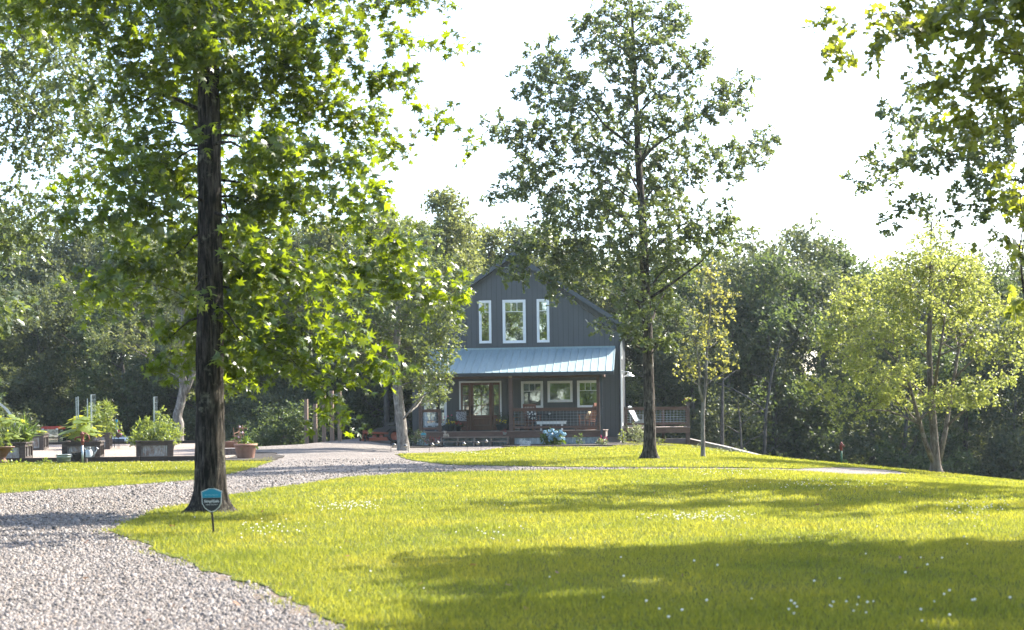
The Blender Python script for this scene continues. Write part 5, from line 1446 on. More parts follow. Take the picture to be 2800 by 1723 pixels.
for i, (px, bot, top, Y, r0, lean, lab) in enumerate(((1972, 1222, 1010, 70, .11, 8, 'bare grey dead trunk in the woods right of the young tree'), (2075, 1250, 930, 73, .10, 60, 'leaning bare dead tree with pale twigs in the dark woods midway to the birch'), (2030, 1240, 1090, 68, .05, -12, 'short thin bare snag in front of the woods right of the young tree'), (1060, 1215, 940, 70, .17, -10, 'dark bare trunk behind the mower'))):
    a = P(px, bot, Y); zt_ = P(px, top, Y)[2]; b = P(px + lean, top, Y)
    rngd = np.random.default_rng(300 + i); pts = [np.array([a[0], Y, min(a[2], Tz(a[0], Y)) - .2]), np.array([a[0] + (b[0] - a[0]) * .3, Y, a[2] + (zt_ - a[2]) * .35]), np.array([a[0] + (b[0] - a[0]) * .6, Y + .1, a[2] + (zt_ - a[2]) * .7]), np.array([b[0], Y + .1, zt_])]
    rt = thing('dead_tree', lab, 'tree', tuple(pts[0]), 0); q0 = [p - pts[0] for p in pts]
    V, F = trunk_mesh(q0, [r0, r0 * .85, r0 * .6, r0 * .2], 10, .3, .3, i, .01, .3); mb = MB(); mb.add([tuple(v) for v in V], F); mb.build('trunk', M_BARK_F, rt, True)
    tips = [(q0[2][0] + rngd.normal() * 1.1, rngd.normal() * .5, q0[3][2] * rngd.uniform(.35, 1.05), .3) for _ in range(9 if i != 3 else 4)]
    mb = MB()
    for q, rs_ in grow_branches(q0, [r0, r0 * .85, r0 * .6, r0 * .2], tips, .6, rngd, .05, .05): mb.tube(q, rs_, 5, False)
    stuff(mb.build('branches', M_BARK_F, rt))
# trees behind the photographer, seen only as reflections in the window panes
for i, (x, y) in enumerate([(-26, -24), (-17, -30), (-9, -26), (-1, -32), (7, -27), (15, -31), (24, -26), (-34, -16), (33, -20), (-22, -38), (3, -40), (18, -42)]):
    key = ['r1', 'c1', 'r2', 's1'][i % 4]
    root = thing('forest_tree', 'tree behind the viewpoint, visible only as a dark mirror image in the window panes', 'tree', (x, y, Tz(x, y) - .1), 0, 'trees mirrored in the panes')
    for nm, me in zip(('trunk', 'crown'), PROTO[key]):
        o = bpy.data.objects.new(nm, me); COL.objects.link(o); o.parent = root; o.scale = (1.3, 1.3, 1.05); o.rotation_euler = (0, 0, i * 1.1)

# ================================================================== THINGS ON THE PORCH
def hthing(name, label, cat, lx, ly, lz, rz=0.0, group=None):
    return thing(name, label, cat, hworld(lx, ly, lz), YAW + rz, group)
def hx_at(px, py, ly): return H(px, py, ly)[0]
def foliage(root, lobes, m, seed=1, name='foliage', smooth=False, **kw):
    V, F, tw, B = sprays(lobes, np.random.default_rng(seed), **kw)
    o = np_mesh(name, V, F, m, root); 
    st_ = thin_twigs(np.stack([np.concatenate([np.zeros((len(B), 3)) + np.array([0, 0, 0.0])]), tw[:, 0]], 1), .004, np.random.default_rng(seed), min(1.0, 60 / max(1, len(B))))
    return o
M_ROCK = mat('rocker_wood', (0.15, 0.062, 0.038), 0.45, var=0.3, scale=6, stretch=(5, 5, 1))
M_WHITEP = mat('white_paint', (0.62, 0.66, 0.66), 0.5, var=0.08, scale=6)
M_TERRA = mat('terracotta', (0.30, 0.165, 0.12), 0.8, var=0.15, scale=5, bump=.15)
M_SOILP = mat('potting_soil', (0.025, 0.018, 0.013), .95, var=.4, scale=30, bump=.8)
M_GREENP = leaf_mat('plant_green', (0.035, 0.075, 0.02), (0.075, 0.12, 0.03), (0.20, 0.30, 0.03), .4)
M_GREEND = leaf_mat('plant_dark_green', (0.02, 0.04, 0.018), (0.045, 0.07, 0.03), (0.10, 0.15, 0.03), .35)
M_GREENL = leaf_mat('plant_light_green', (0.08, 0.13, 0.025), (0.15, 0.20, 0.04), (0.36, 0.42, 0.04), .45)
M_VARI = leaf_mat('variegated_leaf', (0.10, 0.14, 0.06), (0.34, 0.36, 0.22), (0.30, 0.34, 0.10), .4)
M_RED = leaf_mat('red_petal', (0.30, 0.02, 0.02), (0.45, 0.04, 0.03), (0.45, 0.03, 0.03), .35)
M_YEL = leaf_mat('yellow_petal', (0.55, 0.42, 0.02), (0.65, 0.52, 0.03), (0.6, 0.5, 0.02), .35)
M_PINK = leaf_mat('pink_petal', (0.45, 0.05, 0.16), (0.60, 0.12, 0.26), (0.55, 0.08, 0.2), .35)
M_BLUEF = leaf_mat('hydrangea_blue', (0.16, 0.36, 0.55), (0.34, 0.55, 0.68), (0.3, 0.5, 0.6), .3)

def rocking_chair(label, lx, ly, rz, seed, group='rocking chairs on the porch'):
    r = hthing('rocking_chair', label, 'rocking chair', lx, ly, DZ + .002, rz, group)
    for s_ in (-1, 1):
        x = .27 * s_
        pts = [(x, -.52 + 1.06 * t, .03 + .30 * (t - .46) ** 2) for t in np.linspace(0, 1, 9)]
        MB().tube(pts, .02, 6).build('rocker', M_ROCK, r)
        MB().bar((x, -.22, .05), (x, -.25, .64), .045).build('leg', M_ROCK, r)
        MB().bar((x, .18, .06), (x, .24, .44), .045).build('leg', M_ROCK, r)
        MB().bar((x, .20, .40), (x, .46, 1.12), .045).build('back_post', M_ROCK, r)
        MB().bar((x * 1.04, -.33, .655), (x * 1.04, .30, .64), .085, .025).build('armrest', M_ROCK, r)
        MB().bar((x, -.235, .22), (x, .20, .22), .03).build('stretcher', M_ROCK, r)
    for i in range(7):
        y = -.26 + i * .075; MB().box(-.255, .255, y, y + .062, .405 - .012 * i * .8, .425 - .012 * i * .8).build('seat_slat', M_ROCK, r)
    for i in range(7):
        x = -.21 + i * .07; MB().bar((x, .235, .46), (x, .43, 1.05), .042, .016, (0, 1, .3)).build('back_slat', M_ROCK, r)
    MB().bar((-.29, .455, 1.09), (.29, .455, 1.09), .03, .12).build('crest_rail', M_ROCK, r)
    MB().bar((-.26, .225, .44), (.26, .225, .44), .03, .05).build('lower_rail', M_ROCK, r)
    return r
cx1 = hx_at(1456, 1150, -1.2)
rocking_chair('brown slatted rocking chair with a black and white pillow on the porch', cx1, -1.2, math.radians(22), 1)
cx2 = hx_at(1606, 1150, -1.3)
rocking_chair('brown slatted rocking chair turned sideways near the right end of the porch', cx2, -1.4, math.radians(-112), 2)
def pillow(label, lx, ly, lz, rz, tilt, m, w=.42, name='pillow'):
    prof = []
    mb = MB(); n = 9; vs = []; fs = []
    for side in (-1, 1):
        for i in range(n):
            for j in range(n):
                u, v = i / (n - 1) * 2 - 1, j / (n - 1) * 2 - 1
                h = .075 * (max(0, (1 - u * u) * (1 - v * v))) ** .45
                k = 1 - .06 * (u * u) * (v * v) + .05 * (abs(u) * abs(v)) ** 3
                vs.append((u * w / 2 * k, side * h, v * w / 2 * k))
    for side in range(2):
        o = side * n * n
        for i in range(n - 1):
            for j in range(n - 1):
                q = (o + i * n + j, o + (i + 1) * n + j, o + (i + 1) * n + j + 1, o + i * n + j + 1); fs.append(q if side == 0 else q[::-1])
    R_ = Matrix.Rotation(tilt, 4, 'X')
    vs = [tuple(R_ @ Vector(v)) for v in vs]; mb.add(vs, fs)
    o = mb.build(name, m, None, True); o.location = hworld(lx, ly, lz); o.rotation_euler = (0, 0, YAW + rz)
    return tag(o, label, 'pillow')
def pattern_mat(name, c1, c2, scale):
    m = bpy.data.materials.new(name); m.use_nodes = True; n, l = nodes_of(m); b = n['Principled BSDF']; b.inputs['Roughness'].default_value = .9
    tc = n.new('ShaderNodeTexCoord'); v = n.new('ShaderNodeTexVoronoi'); v.feature = 'DISTANCE_TO_EDGE'; v.inputs['Scale'].default_value = scale; l.new(tc.outputs['Object'], v.inputs['Vector'])
    r = n.new('ShaderNodeValToRGB'); r.color_ramp.interpolation = 'CONSTANT'; r.color_ramp.elements[0].color = (*c1, 1); r.color_ramp.elements[1].position = .13; r.color_ramp.elements[1].color = (*c2, 1)
    l.new(v.outputs['Distance'], r.inputs['Fac']); l.new(r.outputs['Color'], b.inputs['Base Color']); return m
pillow('white pillow with black print on the front rocking chair', cx1 - .03, -1.22, DZ + .66, math.radians(22), math.radians(-18), pattern_mat('black_white_print', (0.03, 0.03, 0.035), (0.6, 0.62, 0.6), 7))
pillow('cream pillow on the sideways rocking chair', cx2 + .06, -1.40, DZ + .62, math.radians(-112), math.radians(-18), mat('cream_cloth', (0.5, 0.42, 0.28), .9, var=.3, scale=10), .36)
# white bench
bx0, bx1 = hx_at(1467, 1156, -2.05), hx_at(1549, 1156, -2.05)
bn = hthing('bench', 'low white painted bench behind the porch railing', 'bench', (bx0 + bx1) / 2, -2.05, DZ + .001)
hw = (bx1 - bx0) / 2; zb = .40
MB().box(-hw, hw, -.15, .15, zb - .035, zb).build('seat', M_WHITEP, bn); MB().box(-hw + .02, hw - .02, -.14, -.12, zb - .13, zb - .037).build('apron', M_WHITEP, bn); MB().box(-hw + .02, hw - .02, .12, .14, zb - .13, zb - .037).build('apron', M_WHITEP, bn)
for sx in (-1, 1):
    for sy in (-1, 1):
        x = sx * (hw * .70); MB().box(x - .03, x + .03, sy * .09 - .03, sy * .09 + .03, 0, zb - .037).build('leg', M_WHITEP, bn)
# little table between the rockers with a cup
tx = hx_at(1505, 1134, -.9)
tb = hthing('side_table', 'small round dark table between the two rocking chairs', 'table', tx, -.9, DZ + .001)
MB().lathe([(0, .64), (.26, .64), (.27, .655), (.26, .67), (0, .67)], k=24).build('table_top', M_BLACK, tb)
for i in range(3):
    a = i * 2.094; MB().tube([(.16 * math.cos(a), .16 * math.sin(a), .64), (.06 * math.cos(a), .06 * math.sin(a), .3), (.2 * math.cos(a), .2 * math.sin(a), 0)], .011, 6).build('leg', M_BLACK, tb)
cup = hthing('cup', 'small white cup on the dark round porch table', 'cup', tx - .04, -.95, DZ + .675)
MB().lathe([(0, 0), (.03, 0), (.042, .08), (.038, .08), (.028, .01), (0, .01)], k=14).build('bowl', M_WHITEP, cup, True); MB().tube([(.038, 0, .065), (.066, 0, .055), (.062, 0, .025), (.034, 0, .018)], .006, 6).build('handle', M_WHITEP, cup, True)
# upholstered armchair at the left of the railing
ax = hx_at(1430, 1150, -.75)
M_TAUPE = mat('taupe_cushion', (0.20, 0.165, 0.14), .9, var=.15, scale=8)
ar = hthing('armchair', 'taupe cushioned armchair behind the left end of the long railing', 'armchair', ax, -.75, DZ + .001, math.radians(-15))
MB().obox((0, .05, .36), .56, .56, .14).build('seat_cushion', M_TAUPE, ar); MB().obox((0, .33, .68), .56, .13, .56, Matrix.Rotation(math.radians(-10), 4, 'X')).build('back_cushion', M_TAUPE, ar)
MB().box(-.31, .31, -.27, .36, .24, .285).build('frame', mat('orange_wood', (0.28, 0.12, 0.03), .5, var=.2), ar)
for sx in (-1, 1):
    MB().bar((sx * .33, -.26, .56), (sx * .33, .36, .58), .06, .03).build('armrest', MATS['orange_wood'], ar)
    for y in (-.24, .34): MB().box(sx * .33 - .022, sx * .33 + .022, y - .022, y + .022, 0, .545).build('leg', MATS['orange_wood'], ar)
# tall lantern-like planter rack left of the armchair
fx = hx_at(1412, 1150, -.6)
pr = hthing('potted_fern', 'dark potted fern standing beside the middle porch post', 'plant', fx, -.5, DZ + .001)
MB().lathe([(0, 0), (.13, 0), (.18, .34), (.19, .34), (.19, .38), (.16, .38), (.15, .33), (0, .33)], k=18).build('pot', M_WHITEP, pr, True)
foliage(pr, [(0, 0, .62, .28), (0, 0, .9, .24), (.1, 0, .75, .22)], M_GREEND, 3, per_m2=30, leaves=8, twig=.3, size=.12, droop=.6, shape='narrow')
# chair left of the door with a patterned pillow
chx = hx_at(1262, 1150, -.8)
wc = hthing('wooden_chair', 'dark wooden chair with a grey patterned pillow left of the front door', 'chair', chx, -.75, DZ + .001, math.radians(12))
MB().box(-.24, .24, -.22, .22, .40, .44).build('seat', M_STAIN, wc)
for sx in (-1, 1):
    MB().box(sx * .21 - .02, sx * .21 + .02, -.21, -.17, 0, .399).build('leg', M_STAIN, wc); MB().bar((sx * .21, .19, 0), (sx * .21, .27, .92), .04).build('back_post', M_STAIN, wc)
    MB().bar((sx * .21, -.19, .16), (sx * .21, .2, .16), .025).build('stretcher', M_STAIN, wc)
MB().bar((-.23, .265, .86), (.23, .265, .86), .03, .14).build('crest_rail', M_STAIN, wc); MB().bar((-.2, .235, .62), (.2, .235, .62), .02, .05).build('back_rail', M_STAIN, wc)
pillow('grey and white patterned pillow leaning on the chair by the door', chx - .02, -.72, DZ + .63, math.radians(12), math.radians(-14), pattern_mat('grey_floral_print', (0.4, 0.4, 0.42), (0.13, 0.12, 0.13), 11), .46)
stx = hx_at(1268.5, 1160, -1.25)
so = hthing('stool', 'small open-framed wooden stool in front of the porch chair', 'stool', stx, -1.3, DZ + .001)
MB().box(-.18, .18, -.15, .15, .37, .40).build('seat', M_ROCK, so)
for sx in (-1, 1):
    for sy in (-1, 1): MB().box(sx * .16 - .015, sx * .16 + .015, sy * .13 - .015, sy * .13 + .015, 0, .369).build('leg', M_ROCK, so)
    MB().box(sx * .16 - .01, sx * .16 + .01, -.115, .115, .12, .14).build('stretcher', M_ROCK, so)
MB().box(-.145, .145, -.14, -.12, .12, .14).build('stretcher', M_ROCK, so)
# bowl planters
def bowl(label, px, ly, seed, w=.25, group='dark bowl planters by the door', extra=True):
    x = hx_at(px, 1165, ly)
    r = hthing('bowl_planter', label, 'planter', x, ly, DZ + .001, 0, group)
    MB().lathe([(0, 0), (.14, 0), (.21, .08), (w + .01, .25), (w + .03, .27), (w + .01, .29), (w - .01, .28), (w - .02, .24), (0, .24)], k=26).build('pot', mat('dark_slate_pot', (0.022, 0.032, 0.036), .5, var=.2), r, True)
    foliage(r, [(0, 0, .40, .22), (-.12, -.05, .38, .18), (.13, .02, .40, .18), (0, .05, .58, .16)], M_GREEND, seed, per_m2=55, leaves=9, twig=.16, size=.07, droop=.3, shape='oval')
    rr = np.random.default_rng(seed)
    for k in range(9):
        a = rr.uniform(-2.9, -.2); q = rr.uniform(.12, .26); c = (q * math.cos(a) + .05, q * math.sin(a) - .06, rr.uniform(.34, .50))
        nn = 6; C = np.repeat(np.array([c]), nn, 0); an = np.arange(nn) * 2 * math.pi / nn
        V, F = place_leaves(C, np.repeat(np.array([[0, -1, .5]]), nn, 0), np.stack([np.cos(an), 0 * an - .2, np.sin(an)], 1), np.full(nn, .04), 'heart')
        np_mesh('flower', V, F, M_YEL, r)
    return r
b1 = bowl('dark bowl planter with yellow and magenta flowers left of the wooden porch chair', 1229, -1.55, 5)
for k, (x, y, z) in enumerate(((-.2, -.1, .62), (-.05, -.08, .66), (-.24, -.05, .5), (.1, 0, .7))):
    MB().blob((x, y, z), .035, .03, .03, 8, 5).build('blossom', M_PINK, b1, True)
b2 = bowl('dark bowl planter with yellow flowers right of the front door', 1372, -1.55, 6)
pf = hthing('potted_grass', 'tall grassy potted plant beside the middle porch post behind the bowl planter', 'plant', hx_at(1384, 1150, -.9), -.9, DZ + .001)
MB().lathe([(0, 0), (.12, 0), (.16, .26), (.14, .26), (0, .24)], k=16).build('pot', MATS['dark_slate_pot'], pf, True)
foliage(pf, [(0, 0, .45, .2), (0, 0, .7, .16)], M_GREEND, 8, per_m2=70, leaves=7, twig=.3, size=.3, droop=.8, shape='blade')
# red geranium
gr = hthing('potted_geranium', 'red geranium in a dark pot at the foot of the stool', 'plant', hx_at(1253, 1170, -1.75), -1.75, DZ + .001)
MB().lathe([(0, 0), (.09, 0), (.13, .19), (.14, .19), (.14, .22), (.12, .22), (0, .2)], k=18).build('pot', MATS['dark_slate_pot'], gr, True)
foliage(gr, [(0, 0, .28, .14), (.05, 0, .34, .1)], M_GREEND, 9, per_m2=90, leaves=8, twig=.1, size=.06, shape='heart')
for k, (x, y, z) in enumerate(((-.1, -.08, .40), (-.07, -.1, .33), (.03, -.1, .42), (.11, -.09, .35), (.13, -.05, .31), (-.02, -.12, .36))):
    V, F, tw, B = sprays([(x, y, z, .035)], np.random.default_rng(k), per_m2=2500, leaves=5, twig=.02, size=.028, shape='heart'); np_mesh('flower_head', V, F, M_RED, gr)
# door mat
mm = MB().box(-.62, .62, -.3, .3, 0, .014).build('door_mat', mat('dark_mat', (0.012, 0.012, 0.013), .95, bump=.6, bscale=90)); mm.location = hworld(hx_at(1302, 1178, -1.9), -2.1, DZ + .003); mm.rotation_euler = (0, 0, YAW)
tag(mm, 'thin dark door mat on the porch boards in front of the steps', 'mat')
# statuette on the step: a seated bear with a smaller one leaning on it
bs = hthing('bear_statuette', 'pale stone statuette of two small seated animals on the left end of the steps', 'statuette', hx_at(1220, 1190, PY - .17), PY - .17, .386)
M_STONE = mat('pale_stone', (0.42, 0.34, 0.26), .85, var=.3, scale=18, bump=.4)
MB().blob((-.035, 0, .075), .075, .065, .085).blob((-.10, -.04, .02), .03, .06, .025).blob((.01, -.05, .02), .03, .06, .025).blob((-.10, -.03, .09), .022, .03, .05).blob((.03, -.03, .09), .022, .03, .05).build('body', M_STONE, bs, True)
MB().blob((-.045, -.01, .195), .06, .055, .055).blob((-.09, 0, .245), .02, .015, .02).blob((0, 0, .245), .02, .015, .02).blob((-.045, -.06, .185), .025, .02, .02).build('head', M_STONE, bs, True)
MB().blob((.085, 0, .05), .045, .045, .055).blob((.075, -.005, .125), .035, .035, .033).blob((.12, -.04, .02), .02, .045, .018).build('small_bear', M_STONE, bs, True)
# footed pot with red plant on the right end of the steps
fpz = hthing('footed_pot', 'small white pot on wire legs with red foliage on the right end of the steps', 'pot', hx_at(1380, 1190, PY - .17), PY - .17, .386)
MB().lathe([(0, .07), (.05, .07), (.085, .16), (.09, .16), (.08, .17), (0, .15)], k=16).build('pot', M_WHITEP, fpz, True)
for i in range(3):
    a = i * 2.094 + .4; MB().tube([(.05 * math.cos(a), .05 * math.sin(a), .08), (.08 * math.cos(a), .08 * math.sin(a), 0)], .006, 5).build('leg', M_BLACK, fpz)
foliage(fpz, [(-.02, 0, .22, .09), (-.13, -.02, .15, .05), (.05, 0, .27, .06)], M_RED, 12, per_m2=220, leaves=7, twig=.06, size=.035, shape='oval')
# metal plant stand behind the short railing
ps = hthing('plant_stand', 'metal shelf stand with white jars behind the short left railing', 'stand', hx_at(1175, 1150, -1.0), -1.0, DZ + .001)
for z in (.18, .46, .78): MB().box(-.26, .26, -.14, .14, z, z + .018).build('shelf', M_WIRE, ps)
for sx in (-1, 1):
    for sy in (-1, 1): MB().tube([(sx * .25, sy * .13, 0), (sx * .25, sy * .13, .95)], .01, 6).build('leg', M_WIRE, ps)
for k, (x, z, h_) in enumerate(((-.14, .199, .12), (.12, .199, .2), (.2, .199, .2), (-.1, .479, .16), (.1, .479, .26), (-.15, .799, .1))):
    j = hthing('jar', ['short white jar on the left of the bottom shelf of the porch stand', 'slim white bottle in the middle of the bottom shelf of the porch stand', 'slim white bottle on the right of the bottom shelf of the porch stand', 'white jar on the middle shelf of the porch stand', 'tall white cone-shaped jar on the middle shelf of the porch stand', 'low white jar on the top shelf of the porch stand'][k], 'jar', hx_at(1175, 1150, -1.0) + x, -1.0, DZ + .002 + z)
    r0 = .05 if h_ < .18 else .035
    MB().lathe([(0, 0), (r0, 0), (r0 * 1.05, h_ * .3), (r0 * .9, h_ * .6), (r0 * .45, h_ * .8), (r0 * .45, h_ * .92), (0, h_ * .92)], k=14).build('body', M_WHITEP, j, True); MB().lathe([(0, h_ * .925), (r0 * .5, h_ * .925), (r0 * .5, h_), (0, h_)], k=12).build('lid', M_WIRE, j)

# ================================================================== FRONT BED AND PATH
def gthing(name, label, cat, px, py, rz=0.0, group=None, dz=0.0):
    g = G(px, py); return thing(name, label, cat, (g[0], g[1], g[2] + dz), rz, group)
def at(name, label, cat, px, Y, dz=0.03, rz=0.0, group=None):
    p = P(px, 1200, Y); return thing(name, label, cat, (p[0], Y, Tz(p[0], Y) + dz), rz, group)
def shrub(name, label, px, Y, lobes, m, seed, stems=5, **kw):
    r = at(name, label, 'shrub', px, Y)
    foliage(r, lobes, m, seed, **kw)
    mb = MB(); rr = np.random.default_rng(seed)
    for k in range(stems):
        l = lobes[k % len(lobes)]; mb.tube([(rr.normal() * .03, rr.normal() * .03, -.02), (l[0] * .5, l[1] * .5, l[2] * .55), (l[0], l[1], l[2])], [.014, .01, .004], 5)
    mb.build('stems', M_BARK_F, r)
    return r
shrub('shrub', 'dark green rounded shrub at the left corner of the porch', 1137, 58.6, [(-.05, 0, .3, .3), (.12, 0, .38, .28), (-.15, .05, .5, .26), (.1, .05, .62, .2), (.25, -.1, .25, .22)], M_GREEND, 14, per_m2=70, leaves=9, twig=.18, size=.075, shape='narrow', up=.5)
rp = shrub('flowering_plant', 'low plant with thin dark red flower spikes left of the steps', 1178, 58.9, [(-.1, 0, .14, .16), (.12, 0, .16, .18), (.22, .05, .12, .14)], M_GREEND, 15, per_m2=90, leaves=8, twig=.14, size=.06, shape='oval')
rr = np.random.default_rng(3)
for k in range(13):
    x = -.3 + k * .055 + rr.normal() * .02; z = rr.uniform(.28, .46); tip = (x + rr.normal() * .05, rr.normal() * .05, z)
    mb = MB().tube([(x * .6, 0, .1), (x, 0, z * .7), tip], [.004, .012, .003], 5); mb.build('flower_spike', M_RED, rp)
hyY = 58.4
hy = shrub('hydrangea', 'hydrangea bush covered in round sky-blue flower heads in front of the porch', 1513, hyY, [(-.28, 0, .22, .28), (.25, 0, .24, .28), (0, -.05, .25, .32), (0, .05, .45, .26), (-.25, .05, .42, .2), (.28, .05, .42, .2)], M_GREENP, 16, per_m2=60, leaves=8, twig=.16, size=.13, shape='oval', up=.5)
for k, (px, py, r) in enumerate([(1490, 1181, 6), (1494, 1186, 6), (1502, 1179, 5), (1511, 1177, 7), (1508, 1190, 7), (1513, 1194, 6), (1502, 1196, 5), (1505, 1188, 5), (1519, 1190, 6), (1524, 1193, 6), (1528, 1185, 5), (1533, 1180, 6), (1537, 1184, 5), (1540, 1188, 6), (1545, 1187, 5), (1530, 1200, 5), (1534, 1198, 5), (1526, 1199, 4), (1507, 1201, 5), (1503, 1204, 5), (1510, 1203, 4), (1543, 1200, 4), (1498, 1189, 5), (1521, 1182, 5), (1514, 1184, 6)]):
    d = .36 * rr.uniform(.6, 1.0); p = P(px, py, hyY - d); q = (p[0] - hy.location[0], p[1] - hy.location[1], p[2] - hy.location[2]); R = r * hyY / FPX * .9
    n = 46; dd = unit(rr.normal(size=(n, 3))); V, F = place_leaves(np.array([q]) + dd * R * .85, dd + rr.normal(size=(n, 3)) * .25, rr.normal(size=(n, 3)), np.full(n, R * .62), 'heart'); np_mesh('flower_head', V, F, M_BLUEF, hy)
shrub('shrub', 'small upright glossy-leaved shrub right of the hydrangea', 1582, 58.6, [(0, 0, .15, .13), (-.1, 0, .3, .12), (.1, 0, .32, .12), (0, 0, .42, .1), (.16, 0, .18, .1)], M_GREENP, 17, per_m2=80, leaves=7, twig=.12, size=.085, shape='narrow')
ho = shrub('hosta', 'variegated leafy plant with magenta flower spikes at the right porch corner', 1646, 58.2, [(-.1, 0, .1, .16), (.1, 0, .12, .17), (0, -.08, .12, .15)], M_VARI, 18, per_m2=110, leaves=8, twig=.12, size=.09, shape='oval')
for k, (x, z) in enumerate(((-.05, .42), (-.02, .36), (.12, .36), (.16, .33), (.08, .30), (-.14, .28), (.2, .28))): MB().tube([(x * .7, 0, .12), (x, 0, z - .10), (x + .01, 0, z - .03), (x + .01, 0, z)], [.004, .012, .02, .004], 6).build('flower_spike', M_PINK, ho)
shrub('shrub', 'light green upright shrub at the right front corner of the house', 1703, 60.2, [(0, 0, .18, .18), (-.06, 0, .36, .15), (.08, 0, .42, .14), (.02, 0, .56, .1)], M_GREENL, 19, per_m2=80, leaves=8, twig=.14, size=.075, shape='oval')
shrub('shrub', 'wide cream-flecked shrub in front of the side deck', 1742, 61.0, [(-.2, 0, .28, .32), (.15, 0, .3, .34), (0, 0, .55, .32), (.3, 0, .5, .24), (-.25, 0, .58, .22), (.05, 0, .78, .16), (-.1, .1, .72, .18)], M_VARI, 20, per_m2=75, leaves=9, twig=.2, size=.06, shape='oval')
shrub('shrub', 'low yellow-green plant behind the tall oak trunk', 1800, 60.6, [(0, 0, .12, .14), (.1, 0, .2, .1), (-.05, 0, .26, .1)], M_GREENL, 22, per_m2=90, leaves=7, twig=.14, size=.08, shape='narrow')
shrub('ground_cover', 'low variegated ground cover patch below the side deck', 1902, 57.5, [(-.2, 0, .05, .14), (0, 0, .06, .16), (.2, 0, .05, .14)], M_VARI, 23, per_m2=110, leaves=7, twig=.08, size=.06, shape='oval')
shrub('ground_cover', 'long low ground cover patch beside the retaining wall right of the young tree', 1978, 53.5, [(-.4, .4, .05, .14), (-.15, .1, .06, .16), (.1, -.1, .05, .16), (.35, -.5, .05, .14), (.55, -.9, .04, .12)], M_VARI, 24, per_m2=110, leaves=7, twig=.08, size=.06, shape='oval')

# Welcome sign
ws = at('welcome_sign', 'white script Welcome sign on a low base in front of the skirting', 'sign', 1435, 57.9)
me = text_mesh('Welcome', .24, .008, .35, bold=.004); o = link('lettering', me, M_WHITEP, ws); o.location = (0, -.01, .17); o.scale = (.50, 1, 1.15); o.rotation_euler = (0, math.radians(8), 0)
MB().box(-.22, .22, -.02, .02, .0, .045).build('base', M_WHITEP, ws)
for x in (-.15, .15): MB().box(x - .008, x + .008, -.008, .008, .046, .13).build('upright', M_WHITEP, ws)

# security yard signs
def yard_sign(label, px, py, sc_, rz, tilt=0.0, dz=0.0, loc=None):
    r = gthing('yard_sign', label, 'sign', px, py, rz) if loc is None else thing('yard_sign', label, 'sign', loc, rz)
    w, h = .115, .135
    def shield(k, dy=0):
        pts = [(-w * k, h * .72 * k), (-.022 * k, h * k), (.022 * k, h * k), (w * k, h * .72 * k), (w * .93 * k, -h * .28 * k), (w * .72 * k, -h * .62 * k), (w * .38 * k, -h * .88 * k), (0, -h * 1.02 * k), (-w * .38 * k, -h * .88 * k), (-w * .72 * k, -h * .62 * k), (-w * .93 * k, -h * .28 * k)]
        return pts
    zc = .385
    R_ = Matrix.Rotation(tilt, 4, 'Y')
    sh = lambda k, y0, y1, m, nm, par, clip=None: MB().prism([(a, b + zc) for a, b in (clip(shield(k)) if clip else shield(k))], y0, y1).build(nm, m, par)
    plate = sh(1.0, -.006, .006, mat('sign_rim', (0.42, 0.46, 0.45), .5), 'plate', r)
    M_TEAL = mat('sign_teal', (0.0, 0.21, 0.31), .45); M_SB = mat('sign_black', (0.008, 0.014, 0.02), .4); M_ST = mat('sign_lettering', (0.5, 0.54, 0.54), .5); M_ST2 = mat('sign_small_lettering', (0.16, 0.42, 0.5), .5)
    zs = h * .20
    up = [(-w * .92, h * .66), (-.02, h * .92), (.02, h * .92), (w * .92, h * .66), (w * .885, zs), (-w * .885, zs)]
    lo = [(-w * .882, zs - .001), (w * .882, zs - .001), (w * .845, -h * .27), (w * .65, -h * .58), (w * .34, -h * .81), (0, -h * .93), (-w * .34, -h * .81), (-w * .65, -h * .58), (-w * .845, -h * .27)]
    MB().prism([(a, b + zc) for a, b in up], -.009, -.0065).build('teal_field', M_TEAL, plate); MB().prism([(a, b + zc) for a, b in lo], -.009, -.0065).build('black_field', M_SB, plate)
    for txt, size, z, m_, b_ in (('PROTECTED BY', .0215, h * .40, M_ST2, .0), ('SimpliSafe', .041, -h * .10, M_ST, .0008), ('HOME SECURITY', .0175, -h * .38, M_ST, 0)):
        o = link('lettering', text_mesh(txt, size, .0006, 0, bold=b_), m_, plate); o.location = (0, -.0105, zc + z)
    MB().box(-.026, .026, -.014, .014, zc + h * .97, zc + h * 1.12).build('top_clip', M_BLACK, r)
    MB().tube([(0, .004, zc - h * .98), (.012, .004, .12), (.02, .004, -.05)], [.0125, .0125, .011], 10).build('stake', M_BLACK, r)
    r.scale = (sc_, sc_, sc_)
    return r
yard_sign('teal and black shield-shaped yard sign on a black stake before the big sweetgum trunk', 580, 1462, 1.0, math.radians(6))
p = P(1158, 1200, 58.2)
yard_sign('small teal-topped shield sign half hidden by the shrub left of the steps', 0, 0, 1.0, math.radians(8), loc=(p[0], 58.2, Tz(p[0], 58.2) + .10))

